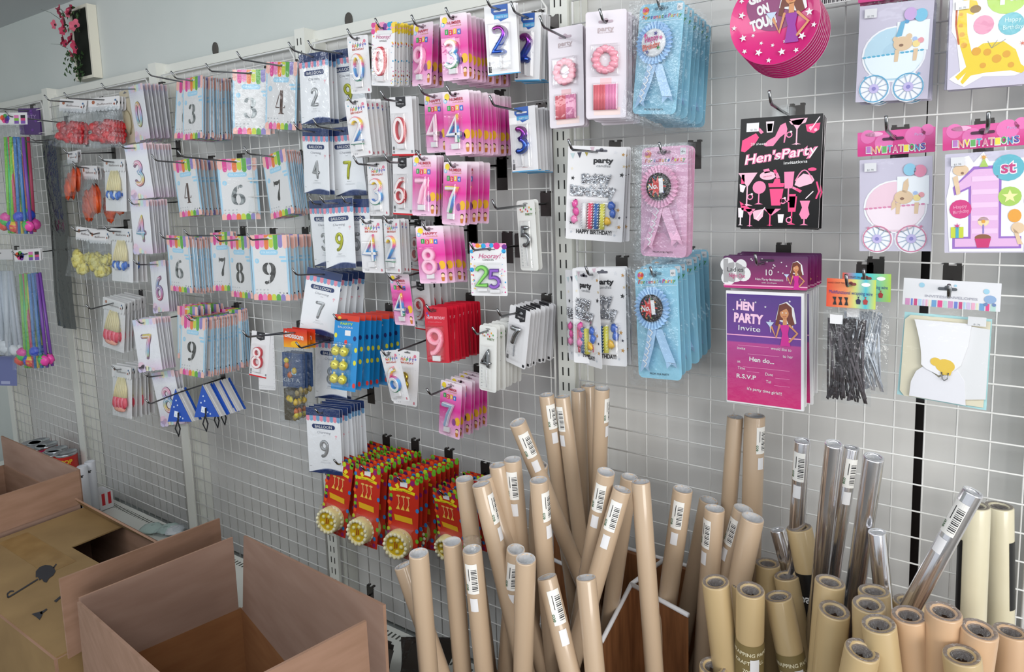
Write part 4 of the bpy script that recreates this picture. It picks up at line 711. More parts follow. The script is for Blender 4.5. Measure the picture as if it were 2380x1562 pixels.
def k_hens(w, h, ho, v):
    c = Card(w, h, ho); c.base(M('#090708', .3, spec=.25), t=.004, r=.01, back=M('#d8d4d6')); A, B, W_, D = M('#e87fa8'), M('#e8407c'), M('#efdde4'), M('#f0b4c8'); o = -.0021
    sh = MB(); 
    def Pq(pts, m): sh.poly([(c.X(a), c.Z(b)) for a, b in pts], m, o)
    def Lq(pts, hw, m): sh.ribbon([(c.X(a), c.Z(b)) for a, b in pts], hw * w, m, o - .0002)
    def glass(u, v0, s, m, kind=0):
        if kind == 0: Pq([(u - .08 * s, v0), (u + .08 * s, v0), (u, v0 + .09 * s)], m); Lq([(u, v0 + .08 * s), (u, v0 + .2 * s)], .008, m); Pq([(u - .05 * s, v0 + .2 * s), (u + .05 * s, v0 + .2 * s), (u, v0 + .188 * s)], m)
        if kind == 1: Pq([(u - .045 * s, v0), (u + .045 * s, v0), (u + .035 * s, v0 + .11 * s), (u - .035 * s, v0 + .11 * s)], m); Lq([(u, v0 + .1 * s), (u, v0 + .19 * s)], .008, m); Pq([(u - .04 * s, v0 + .2 * s), (u + .04 * s, v0 + .2 * s), (u, v0 + .188 * s)], m)
        if kind == 2: Pq([(u - .05 * s, v0), (u + .05 * s, v0), (u + .035 * s, v0 + .1 * s), (u - .035 * s, v0 + .1 * s)], m)
        if kind == 3: sh.ell(c.X(u), c.Z(v0 + .05 * s), w * .075 * s, w * .075 * s, m, o, 18); Lq([(u, v0 + .08 * s), (u, v0 + .18 * s)], .008, m); Pq([(u - .05 * s, v0 + .19 * s), (u + .05 * s, v0 + .19 * s), (u, v0 + .176 * s)], m)
    def lip(u, v0, r, m, m2):
        q = math.radians(r)
        for a, b, z0, z1, mm in ((-.022, .022, 0, .05, m2), (-.018, .018, .05, .085, m)):
            Pq([(u + a * math.cos(q) + z0 * math.sin(q) * 1.4, v0 - z0 * math.cos(q)), (u + b * math.cos(q) + z0 * math.sin(q) * 1.4, v0 - z0 * math.cos(q) + b * math.sin(q)), (u + b * math.cos(q) + z1 * math.sin(q) * 1.4, v0 - z1 * math.cos(q) + b * math.sin(q)), (u + a * math.cos(q) + z1 * math.sin(q) * 1.4, v0 - z1 * math.cos(q))], mm)
    Pq([(.02, .3), (.03, .2), (.2, .14), (.24, .18), (.2, .23), (.07, .31)], B); lip(.28, .15, -40, B, A); glass(.37, .04, 1.0, W_, 2); glass(.37, .06, .7, D, 2)
    Pq([(.3, .25), (.36, .21), (.44, .18), (.5, .08), (.56, .06), (.585, .12), (.56, .24), (.545, .24), (.555, .16), (.5, .19), (.42, .265), (.33, .265)], A)
    glass(.70, .03, 1.15, D, 0); Pq([(.6, .05), (.82, .03), (.80, .07), (.72, .09), (.63, .08)], D)
    Pq([(.8, .09), (.97, .08), (.96, .14), (.9, .17), (.82, .15)], B); sh.ell(c.X(.86), c.Z(.12), w * .02, w * .02, D, o - .0003, 10); sh.ell(c.X(.92), c.Z(.14), w * .02, w * .02, D, o - .0003, 10); Lq([(.86, .14), (.96, .03)], .006, W_)
    for u, vv in ((.61, .17), (.16, .72), (.57, .76), (.65, .93)): sh.ribbon([(c.X(u) + w * .032 * math.cos(i * .5236), c.Z(vv) + w * .032 * math.sin(i * .5236)) for i in range(12)], w * .007, A, o, True); sh.ell(c.X(u) + w * .02, c.Z(vv) + w * .035, w * .016, w * .013, W_, o - .0002, 6)
    glass(.12, .5, 1.5, D, 0); sh.ell(c.X(.37), c.Z(.53), w * .1, w * .055, D, o, 18); Pq([(.31, .475), (.38, .465), (.4, .5), (.33, .51)], A); sh.text('perfume', c.X(.37), c.Z(.54), h * .012, M('#a03a5c'), o - .0003, 'c', w * .1, 0, 8)
    lip(.5, .56, -25, B, A); glass(.63, .5, 1.35, A, 1); Pq([(.70, .62), (.72, .57), (.8, .52), (.9, .54), (.93, .58), (.9, .61), (.76, .64)], D); sh.ribbon([(c.X(.71 + .2 * i / 10), c.Z(.58 - .09 * math.sin(math.pi * i / 10))) for i in range(11)], w * .007, A, o - .0003)
    sh.ell(c.X(.90), c.Z(.485), w * .05, w * .022, B, o, 14); lip(.06, .6, 0, B, B); Pq([(.02, .6), (.1, .62), (.07, .68), (.03, .67)], W_)
    glass(.27, .58, 1.1, A, 3); Pq([(.38, .60), (.44, .60), (.46, .56), (.52, .56), (.53, .60), (.58, .60), (.57, .635), (.39, .635)], B); Pq([(.4, .65), (.57, .65), (.54, .80), (.43, .80)], B)
    Pq([(.03, .76), (.2, .84), (.16, .86), (.06, .84)], B); glass(.05, .82, .8, W_, 1); glass(.17, .83, .78, A, 0); Pq([(.2, .85), (.34, .83), (.33, .9), (.28, .94), (.22, .92)], D); Lq([(.25, .92), (.35, .82)], .006, W_)
    glass(.42, .83, .75, B, 0); Pq([(.33, .83), (.55, .83), (.44, .89)], A); glass(.55, .88, .75, W_, 2); glass(.68, .72, 1.25, B, 1); Pq([(.64, .70), (.72, .70), (.71, .82), (.65, .82)], B)
    Pq([(.77, .76), (.89, .76), (.87, .82), (.89, .88), (.86, .92), (.8, .92), (.77, .88), (.8, .82)], A); Lq([(.83, .92), (.83, .965)], .008, A); Pq([(.78, .975), (.88, .975), (.83, .96)], A); Lq([(.84, .74), (.92, .68)], .006, W_); lip(.78, .69, -60, A, B); Lq([(.96, .6), (.99, .68), (.96, .74)], .01, B)
    sh.text('20 sheets', c.X(.24), c.Z(.25), h * .024, WHITE, o - .0004, 'c', w * .2); sh.text("Hen'sParty", c.X(.51), c.Z(.385), h * .085, A, o - .0004, 'c', w * .88, .25, 7, .06)
    sh.text("Hen'sParty", c.X(.51), c.Z(.385), h * .085, 'white_gloss', o - .0008, 'c', w * .87, .25, 7, .0); sh.text('invitations', c.X(.70), c.Z(.43), h * .028, WHITE, o - .0004, 'c', w * .28, 0, 3, .01)
    st = MB(); st.rect(c.X(.08), c.X(.235), c.Z(.125), c.Z(.045), 'white_gloss', o - .0009); st.text('$1.70', c.X(.17), c.Z(.118), h * .018, GREY, o - .0012)
    tab = MB(); tab.sheet(-w * .12, w * .12, c.Z(0), .008, lambda u, q: .001, 'bag_film', 2, 2)
    return [P('cover', c, [P('printed_shapes', sh)]), P('price_sticker', st), P('hang_tab', tab)]
def k_ladies(w, h, ho, v):
    c = Card(w, h, ho); PG = grad('plum_header', c.Z(.22), c.Z(0), [(0, '#c81f7c'), (.15, '#8c1a62'), (1, '#4c1a4c')], coat=.5); c.base(PG, t=.001, r=.02, v1=.215)
    c.E(.13, .11, .14, WHITE, 1, .9); c.E(.25, .12, .09, WHITE, 1); c.E(.05, .06, .09, WHITE, 1); c.E(.06, .15, .09, WHITE, 1); c.E(.22, .06, .07, WHITE, 1); c.R(0, .06, .02, .18, WHITE, 1)
    c.T('Ladies', .15, .105, .03, INK, 3, w=.2); c.T('Night Out', .17, .145, .028, M('#c8307c'), 3, w=.2, rot=-2); c.T('10', .56, .125, .04, WHITE, 3); c.T('Hen Party Invitations', .56, .16, .017, WHITE, 3, w=.33, rot=-1); c.T('with envelopes', .56, .178, .009, WHITE, 3, w=.18)
    c.R(0, 1, .193, .2, M('#f0b0cc'), 2); random.seed(2)
    for i in range(16): c.S(random.uniform(.32, .98), random.uniform(.015, .17), .012, WHITE, 2, i * 7)
    woman(c, .87, .115, .19); c.pill(.45, .62, .02, .035, M('#2c1a2c'), 4)
    b = MB(); b.slab([(c.X(.03), c.Z(1)), (c.X(.96), c.Z(1)), (c.X(.96), c.Z(.235)), (c.X(.03), c.Z(.235))], 'white_gloss', -.001, .007)
    iv = Card(w, h, ho); MG = grad('invite_print', c.Z(.99), c.Z(.25), [(0, '#c4206c'), (.45, '#a82f7c'), (.55, '#b03a86'), (.56, '#6a2f8c'), (1, '#4c2f7c')], coat=.3); iv.slab([(c.X(.04), c.Z(.99)), (c.X(.93), c.Z(.99)), (c.X(.93), c.Z(.255)), (c.X(.04), c.Z(.255))], MG, -.0016, -.0011)
    def T(t, u, vv, hh, ww, rot=-1, al='c', bold=.0, m=WHITE): iv.text(t, c.X(u), c.Z(vv), hh * h, m, -.0022, al, ww * w if ww else None, 0, rot, bold)
    T('HEN', .27, .36, .055, .22, -2, bold=.05, m=M('#efc3dc')); T('PARTY', .31, .445, .06, .36, -2, bold=.05, m=M('#efc3dc')); T('Invite', .32, .50, .035, .27, -2)
    iv.rect(c.X(.04), c.X(.93), c.Z(.535), c.Z(.528), M('#f2a9cc'), -.002)
    T('would like to', .70, .615, .02, .24, -2); T('invite', .22, .63, .02, .1, -2); T('to her', .78, .66, .02, .12, -2); T('Hen do...', .47, .705, .03, .3, -2, bold=.02); T('at', .19, .72, .018, .04); T('Time', .22, .765, .02, .09); T('Date', .56, .79, .02, .09); T('R.S.V.P', .28, .825, .028, .24, -1, bold=.02); T('Tel', .55, .84, .02, .06); T("it's party time girls!!!", .5, .905, .02, .42, -3, bold=.01)
    for a, b_, vv in ((.18, .56, .60), (.3, .68, .655), (.24, .8, .745), (.29, .44, .775), (.63, .8, .80), (.62, .8, .85)): iv.rect(c.X(a), c.X(b_), c.Z(vv + .002), c.Z(vv), M('#e59cc4'), -.002)
    d = Card(w, h, ho); woman(d, .74, .43, .30); d.v = [(x, y - .0013, z) for x, y, z in d.v]; random.seed(4)
    for i in range(14): iv.star(c.X(random.uniform(.07, .9)), c.Z(random.uniform(.27, .5)), .0022, WHITE, -.0021)
    return [P('header_card', c), P('white_envelopes', b), P('invitation', iv, [P('printed_figure', d)]), P('clear_bag', sleeve(w, h, c.Z(.21), .006, 'bag_film', .001, .99, .79))]
def pram(c, A, B, D, hub, kind):
    L0 = M('#e6f0f6'); edge = M('#f2f2f6')
    def pic(dx, m, l, g=0.0):
        pts = [(.5 + (.41 + g) * math.cos(math.radians(a)), .52 + (.27 + g * .5) * math.sin(math.radians(a)) * -1) for a in range(0, 361, 15)]
        c.P(pts[:-1], m, l)
    pic(0, edge, 1, .03); c.E(.26, .865, .225, edge, 1); c.E(.72, .865, .225, edge, 1); pic(0, A, 2); c.R(.53, .96, .2, .5, M('#eef2f6'), 3) 
    c.P([(.09, .53), (.91, .49), (.9, .6), (.8, .70), (.6, .77), (.4, .77), (.2, .70), (.12, .6)], L0 if kind == 'b' else M('#f2e2ea'), 4)
    for i in range(13): c.E(.1 + i * .065, .535 - .003 * i, .03, B, 5, .5, 8)
    for ux in (.255, .73):
        for a in range(12):
            q = a * math.pi / 6 + .2; c.L([(ux, .865), (ux + .19 * math.cos(q), .865 + .19 * math.sin(q) * c.w / c.h)], .005, M('#9fb2c8'), 5)
        c.ribbon([(c.X(ux) + c.w * .2 * math.cos(i * .2618), c.Z(.865) + c.w * .2 * math.sin(i * .2618)) for i in range(24)], c.w * .008, M(D), -.0036, True); c.E(ux, .865, .07, M('#c3b8e2'), 6); c.E(ux, .865, .03, M('#8c84c4'), 7)
    Tn = M('#e0c3a0')
    c.E(.62, .42, .13, Tn, 6, .8); c.E(.60, .435, .03, M('#8c6a54'), 7, .7)
    if kind == 'b': c.E(.52, .37, .04, Tn, 6); c.E(.7, .35, .04, Tn, 6); c.P([(.52, .35), (.58, .2), (.64, .19), (.6, .34)], M('#6cb0d0'), 7); c.E(.66, .2, .03, M('#5c9cc8'), 7)
    else: c.P([(.6, .36), (.62, .26), (.68, .22), (.69, .3), (.66, .38)], Tn, 6); c.P([(.5, .42), (.46, .48), (.45, .56), (.52, .52)], Tn, 6)
    for ux in (.52, .77): c.P([(ux, .48), (ux + .06, .48), (ux + .045, .6), (ux - .005, .6)], Tn, 6)
    for ux, vv, col in ((.70, .19, '#c9a8d8' if kind == 'b' else '#8fc8e0'), (.84, .21, '#7cc0dc' if kind == 'b' else '#e08ca8')): c.E(ux, vv - .06, .085, M(col), 7, 1.1)
    c.E(.8, .43, .05, M('#f0d890'), 7); c.E(.86, .4, .04, M('#e8a0a8'), 7); c.E(.78, .38, .03, M('#a8c0e8'), 7); c.S(.13, .745, .03, M(D), 6); c.S(.86, .735, .03, M(D), 6)
def inv_header(c, v1):
    hd = Card(c.w, c.h, 0); hd.zt = c.zt; hd.base(grad('magenta_header', c.Z(v1), c.Z(0), [(0, '#c8247c'), (.5, '#d8539c'), (1, '#cf3c8a')], coat=.5), t=.0008, r=.01, v1=v1)
    for u, vv, r in ((.14, .2, .1), (.75, .3, .13), (.35, .5, .12), (.9, .1, .08)): hd.E(u, vv * v1, r, M('#dd6fae'), 1)
    hd.E(.22, v1 * .12, .12, M('#e8a9cc'), 1, .3); hd.slot(v1 * .35, .47, .28, M('#4c1a3c')); hd.T('Party', .8, v1 * .3, .022, M('#c3b2dc'), 3); hd.E(.86, v1 * .2, .02, M('#7c1f4c'), 3)
    CO = ['#b070b8', '#e08a7c', '#e8d23c', '#5fa85c', '#4ca0c8', '#d87c9c', '#e0b09c', '#e8d84c', '#3f9a4c', '#3c8cb8', '#4c4ca0']
    for i, ch in enumerate('INVITATIONS'):
        u = .15 + i * .07; vv = v1 * (.86 + .03 * (i % 2)); hd.text(ch, hd.X(u), hd.Z(vv) - .0012, c.h * .056, 'white_gloss', -.0016, 'c', c.w * .074, 0, 0, .05); hd.text(ch, hd.X(u), hd.Z(vv), c.h * .05, M(CO[i]), -.0021, 'c', c.w * .056, 0, 0, .03)
    return hd
def inv_common(w, h, ho, v1, draw):
    c = Card(w, h, ho); hd = inv_header(c, v1)
    body = Card(w * .94, h * (1 - v1 - .03), 0); body.zt = c.Z(v1 + .03); body.base(M('#c9c3d4'), t=.003, r=.01, back=M('#6c6286')); body.off = .0013; draw(body)
    st = MB(); st.rect(-w * .4, -w * .24, c.Z(v1 + .13), c.Z(v1 + .06), 'white_gloss', -.0062); st.text('$1.70', -w * .32, c.Z(v1 + .125), h * .016, GREY, -.0065)
    return [P('header_card', hd), P('printed_card', body), P('price_sticker', st), P('clear_bag', sleeve(w, h * (1 - v1), c.Z(v1), .009, 'flat_film', .0008, 1.0, 1.0))]
def k_pramb(w, h, ho, v): return inv_common(w, h, ho, .2, lambda b: pram(b, M('#b9d7e6'), M('#5fb0d0'), '#5fa8cc', 0, 'b'))
def k_pramp(w, h, ho, v): return inv_common(w, h, ho, .2, lambda b: pram(b, M('#eccbd8'), M('#d888ac'), '#d07c9c', 0, 'p'))
def k_giraffe(w, h, ho, v):
    def d(c):
        Y = M('#e6c92c'); Wt = M('#f2f0f0'); O = M('#dba02c')
        c.P([(.02, .88), (.16, .8), (.1, .45), (.03, .35), (.04, .0), (.3, -.02), (1.0, .0), (.97, .45), (1.0, .72), (.98, .86), (.85, .9), (.45, .88), (.22, .98), (.1, .93)], Wt, 1)
        c.P([(.13, .05), (.2, .02), (.34, .05), (.38, .14), (.3, .2), (.22, .17), (.24, .4), (.3, .6), (.44, .52), (.7, .52), (.85, .62), (.92, .78), (1.0, .84), (.93, .88), (.8, .84), (.5, .84), (.3, .86), (.2, .95), (.17, .92), (.24, .82), (.14, .9), (.1, .86), (.24, .76), (.14, .5), (.1, .3)], Y, 2)
        c.E(.33, .14, .07, M('#8c6a2c'), 3, .8); c.E(.2, .09, .012, INK, 3)
        for u, vv, r in ((.15, .3, .03), (.17, .4, .035), (.2, .52, .04), (.36, .6, .06), (.5, .62, .05), (.62, .7, .06), (.74, .66, .05), (.45, .76, .04), (.8, .78, .04), (.15, .18, .025)): c.E(u, vv, r, O, 3)
        c.L([(.09, .08), (.09, .3), (.13, .5)], .012, M('#b8541c'), 3)
        c.E(.44, .32, .13, M('#e094b0'), 3, 1.05); c.E(.78, .34, .16, M('#74bcc8'), 3, 1.0); c.E(.72, .06, .25, M('#b0d25c'), 3, .9); c.T('Happy', .8, .32, .05, M('#d8f0f0'), 5, w=.2); c.T('Birthday', .8, .4, .05, M('#d8f0f0'), 5, w=.24); c.T('1', .66, .12, .16, M('#e8f0e0'), 5, bold=.05); c.T('st', .8, .1, .07, WHITE, 5)
        for u in (.5, .62, .72): c.L([(u, .5), (.55, .58)], .003, GREY, 4)
        c.S(.93, .56, .05, M('#d8705c'), 4, 0, .2, 7); c.P([(.16, .03), (.22, .02), (.2, -.05)], M('#7cb8d0'), 4)
    return inv_common(w, h, ho, .2, d)
def k_first(w, h, ho, v):
    def d(c):
        Wt = M('#f0eef2'); c.P([(.06, .2), (.12, .05), (.3, .03), (.36, .1), (.48, .0), (.55, .1), (.98, .08), (1, .3), (.96, .5), (1, .7), (.96, .99), (.06, .99), (.04, .7), (.02, .45), (.06, .3)], Wt, 1)
        c.P([(.1, .34), (.36, .14), (.7, .14), (.7, .84), (.94, .84), (.94, .96), (.1, .96), (.1, .84), (.3, .84), (.3, .36), (.12, .42)], M('#9a6cc0'), 2)
        c.P([(.13, .33), (.37, .17), (.67, .17), (.67, .86), (.91, .86), (.91, .94), (.13, .94), (.13, .86), (.33, .86), (.33, .33), (.15, .39)], M('#e3b4dc'), 3)
        for k in range(5): c.R(.34, .66, .24 + k * .13, .29 + k * .13, M('#ecc8e6'), 4)
        c.E(.78, .17, .19, M('#5fb4c4'), 4, 1.0); c.T('st', .78, .22, .12, M('#f2e6ec'), 5, bold=.08); c.T('st', .78, .22, .12, M('#c43c7c'), 6, bold=.02); c.E(.8, .45, .14, M('#a9cc5c'), 4); c.S(.8, .45, .1, M('#eee8a8'), 5)
        c.E(.2, .56, .14, M('#d0347c'), 4, 1.0); c.T('Happy', .2, .55, .035, M('#f0a9c8'), 5, w=.17, rot=8); c.T('Birthday', .21, .60, .035, M('#f0a9c8'), 5, w=.2, rot=8)
        c.E(.2, .17, .1, M('#e2c4a0'), 5, .8); c.E(.22, .2, .02, M('#8c6a54'), 6); c.P([(.1, .24), (.16, .22), (.2, .4), (.15, .42)], M('#e2c4a0'), 5); c.P([(.43, .15), (.54, .15), (.485, .06)], M('#a8c85c'), 5); c.S(.485, .055, .05, M('#e0a03c'), 5, 0, .3, 7); c.P([(.1, .12), (.15, .11), (.11, .05)], M('#6cb8c8'), 6)
        c.R(.08, .24, .74, .85, M('#c8d23c'), 5); c.R(.14, .18, .74, .85, M('#4ca8c0'), 6); c.S(.16, .73, .05, M('#d0347c'), 6, 0, .3, 6)
        c.P([(.38, .86), (.58, .86), (.55, .95), (.41, .95)], M('#cc3070'), 5); c.E(.48, .85, .1, M('#8c5a3c'), 4, .5); c.R(.475, .495, .72, .81, M('#8c7cc0'), 5); c.E(.485, .69, .07, M('#f0d8a8'), 4); c.E(.485, .69, .025, M('#e0a03c'), 5)
        c.E(.86, .64, .08, M('#e8a23c'), 4, 1.2); c.E(.9, .76, .08, M('#e2c4a0'), 5); c.P([(.84, .76), (.9, .8), (.96, .92), (.9, .92)], M('#e2c4a0'), 5)
    return inv_common(w, h, ho, .185, d)
def k_wire(w, h, ho, v):
    c = Card(w, h, ho); st = [(0, '#d8482c'), (.4, '#e88c5c'), (.6, '#c8d27c'), (.8, '#4cb8c8'), (1, '#c8d24c')] if v == 'o' else [(0, '#e05a3c'), (.3, '#4cb0d8'), (.6, '#5cc8c0'), (1, '#a8cc4c')]
    c.base(grad('wire_header_' + v, -w / 2, w / 2, st, axis=0), t=.0008, r=.005, v1=.235); c.slot(.04, .5, .22, M('#7c3c3c')); c.T('Multifunctional wrapping wire', .5, .125, .03, M('#2c3c8c'), 3, w=.88, rot=-1)
    for i in range(3): u = .18 + i * .12; c.P([(u - .05, .15), (u + .03, .15), (u + .015, .18), (u + .04, .215), (u - .04, .215), (u - .01, .18)], INK, 3)
    for i, col in enumerate(('#2c2c4c', '#a83c3c')): u = .66 + i * .14; c.P([(u - .035, .2), (u - .05, .17), (u - .01, .155), (u + .01, .155), (u + .05, .17), (u + .035, .2)], M(col), 3); c.P([(u - .02, .14), (u + .02, .14), (u, .155)], M(col), 3)
    c.E(.8, .04, .09, M('#f0f0f0'), 2, .5); c.T('HAND CRAFT TIES', .2, .04, .012, M('#5c1c1c'), 3, w=.34)
    b = MB(); random.seed(12); m1 = M('#5b5357', .3, .6) if v == 'o' else M('#c4c8d0', .25, .6); m2 = M('#3c3639', .3, .6) if v == 'o' else M('#dfe2e8', .25, .6)
    for i in range(46):
        x0 = random.uniform(-.42, .36) * w; x1 = random.uniform(-.42, .42) * w; y0 = -.002 - random.random() * .012; a = .0016
        z0, z1 = c.Z(random.uniform(.31, .34)), c.Z(random.uniform(.95, 1.0)); b.add([(x0 - a, y0, z0), (x0 + a, y0 - .001, z0), (x1 + a, y0 - .001, z1), (x1 - a, y0, z1), ((x0 + x1) / 2 - a, y0 - .004, (z0 + z1) / 2), ((x0 + x1) / 2 + a, y0 - .003, (z0 + z1) / 2)], [(0, 4, 5, 1), (4, 3, 2, 5)], (m1, m2)[i % 2])
    tg = MB(); tg.rect(-w * .36, -w * .1, c.Z(.36), c.Z(.285), 'white_gloss', -.021)
    wires = P('wire_ties', b)
    return [P('header_card', c), wires, P('price_sticker', tg), P('clear_bag', sleeve(w, h * .77, c.Z(.235), .019, 'crinkle_film', .003, 1.0, 1.0))]
def k_env(w, h, ho, v):
    c = Card(w, h, ho); c.base(M('#dedee2', .4, coat=.3), t=.0008, r=.005, v1=.22); c.slot(.07, .47, .2, M('#5c6066')); c.T('INVITES/ENVELOPES', .51, .145, .02, M('#a8a8b4'), 3, w=.54, bold=.01)
    CO = ['#c98cb8', '#6c80c8', '#c04c7c', '#a8c8e0', '#c8b8d8', '#e0a8c0', '#dcdcc0', '#6c9cc8', '#d84c88', '#b0d0c8']; random.seed(6); u = .03
    for i in range(20): ww = random.choice((.02, .035, .05)); c.R(u, min(u + ww, .99), .165, .22, M(CO[i % 10]), 1); u += ww + .012
    for u, vv, r in ((.2, .05, .03), (.55, .04, .015), (.86, .07, .03)): c.E(u, vv, r, M('#9cc8dc'), 2)
    c.E(.9, .13, .06, M('#8ca8cc'), 2, .8); c.E(.86, .17, .02, M('#6c84b0'), 3); c.E(.94, .17, .02, M('#6c84b0'), 3)
    b = MB(); b.slab([(c.X(.0), c.Z(.97)), (c.X(.93), c.Z(.99)), (c.X(.93), c.Z(.28)), (c.X(.03), c.Z(.28))], M('#a9d4d8'), .001, .003); b.slab([(c.X(.03), c.Z(.93)), (c.X(.08), c.Z(.97)), (c.X(.9), c.Z(.97)), (c.X(.92), c.Z(.3)), (c.X(.1), c.Z(.3)), (c.X(.04), c.Z(.34))], M('#dcd4bc'), -.002, .0)
    e = MB(); pts = [(.55, .34), (.9, .36), (.9, .9), (.5, .95)]; e.slab([(c.X(a), c.Z(q)) for a, q in pts], 'white_gloss', -.0045, -.0025); e.slab([(c.X(a + .02), c.Z(q - .0)) for a, q in pts], 'white_gloss', -.0065, -.005)
    nap = MB(); up = [(.15, .33)] + [(.15 + .1 * math.sin(t / 8 * math.pi / 2), .33 + .36 * t / 8) for t in range(1, 9)] + [(.30, .72), (.44, .76), (.58, .72), (.66, .66), (.72, .5), (.74, .33)]
    nap.slab([(c.X(a), c.Z(q)) for a, q in up], M('#eceaee'), -.0092, -.0070)
    lo = [(.14, .96), (.15, .84), (.2, .75), (.28, .7), (.44, .78), (.62, .7), (.7, .78), (.73, .97)]; nap.slab([(c.X(a), c.Z(q)) for a, q in lo], M('#e4e2e8'), -.0070, -.0050)
    dk = MB(); Y = M('#e4c04c', .4); dk.ell(c.X(.5), c.Z(.68), w * .1, w * .08, Y, -.0096); dk.ell(c.X(.4), c.Z(.655), w * .055, w * .05, Y, -.0099); dk.poly([(c.X(.45), c.Z(.7)), (c.X(.58), c.Z(.7)), (c.X(.56), c.Z(.75)), (c.X(.46), c.Z(.75))], Y, -.0097)
    dk.tube([(c.X(.47), -.011, c.Z(.73)), (c.X(.48), -.011, c.Z(.78)), (c.X(.5), -.011, c.Z(.795)), (c.X(.53), -.011, c.Z(.78)), (c.X(.54), -.011, c.Z(.73))], .001, 'chrome', 6)
    st = MB(); st.rect(c.X(.7), c.X(.88), c.Z(.34), c.Z(.27), 'white_gloss', -.0105); st.text('$1.70', c.X(.79), c.Z(.335), .003, GREY, -.0108)
    return [P('header_card', c), P('backing_card', b), P('envelopes', e), P('folded_invitation', nap, [P('duck_pin', dk)]), P('price_sticker', st), P('clear_bag', sleeve(w, h * .78, c.Z(.21), .013, 'bag_film', .0015, .97, 1.0))]
def scallop(c, v1, mat='white_card'):
    c.base(mat, t=.0008, r=.03, v1=v1 - .02)
    for i in range(8): c.ell(c.X((i + .5) / 8), c.Z(v1 - .025), c.w / 16 * 1.05, c.w / 16 * 1.2, mat, -.0005, 12, 180, 360)
    c.T('Balloons', .5, v1 * .62, .04, M('#6c5c5c'), 2, w=.48, shear=.25); c.E(.15, v1 * .35, .05, M('#a8684c'), 1); c.E(.86, v1 * .3, .03, M('#4c6c94'), 1); c.E(.82, v1 * .6, .03, M('#9c5c4c'), 1); c.P([(.9, v1 * .3), (.94, v1 * .5), (.88, v1 * .75)], INK, 1)
def k_balbag(w, h, ho, v):
    c = Card(w, h, ho); scallop(c, .24); col = {'red': ('#b51622', '#d22a30'), 'yellow': ('#cdbd52', '#e0d47a'), 'orange': ('#c8471c', '#dd5a24')}[v]; b = MB(); random.seed(len(v))
    slim = v == 'orange'
    for i in range(26 if not slim else 5):
        u = random.uniform(.18, .82) if not slim else random.choice((.3, .7)); q = random.uniform(.52, .86); b.blob((c.X(u), -random.uniform(.004, .016), c.Z(q)), (w * (.13 if not slim else .24), .009, h * (.075 if not slim else .2)), M(col[i % 2], .4), 9, .6)
    return [P('header_card', c), P('balloons', b), P('clear_bag', sleeve(w, h * .8, c.Z(.2), .026, 'crinkle_film', .004, 1.0, 1.0))]
def k_balcard(w, h, ho, v):
    c = Card(w, h, ho); c.base('white_gloss', r=.02); hd = Card(w, h, ho); scallop(hd, .22); hd.v = [(x, y - .004, z) for x, y, z in hd.v]; b = MB(); random.seed(3)
    for i in range(7):
        u = .24 + i * .088; b.tube([(c.X(u * .6 + .2), -.004, c.Z(.22)), (c.X(u), -.006, c.Z(.42)), (c.X(u), -.009, c.Z(.60))], [.002, .004, .0075], M('#ddd0a0', .5), 8)
        if v == 'pink': b.blob((c.X(u), -.010, c.Z(.70)), (w * .085, .008, h * .12), M(('#d9475c', '#e8798c')[i % 2], .4), 9, .3)
        else: b.blob((c.X(u), -.010, c.Z(.68 + .03 * (i % 2))), (w * .07, .007, h * .07), M(('#2f62b8', '#c9cfd4', '#3c70c4')[i % 3], .4), 9, .4)
    if v == 'pink': b.blob((0, -.009, c.Z(.83)), (w * .3, .006, h * .06), M('#e8a08c', .45), 12, .2)
    return [P('backing_card', c), P('header_card', hd), P('balloons', b), P('clear_bag', sleeve(w, h, c.zt, .02, 'bag_film', .002, 1.03, 1.02))]
def k_tan(w, h, ho, v):
    c = Card(w, h, ho); c.base(M('#cfc4ac'), r=.03); c.slot(.05); c.T('Balloons', .5, .16, .04, GREY, 2, w=.6)
    b = MB(); b.blob((0, -.006, c.Z(.6)), (w * .3, .006, h * .22), M('#b0a488', .6), 10, .2); return [P('printed_card', c), P('balloons', b)]
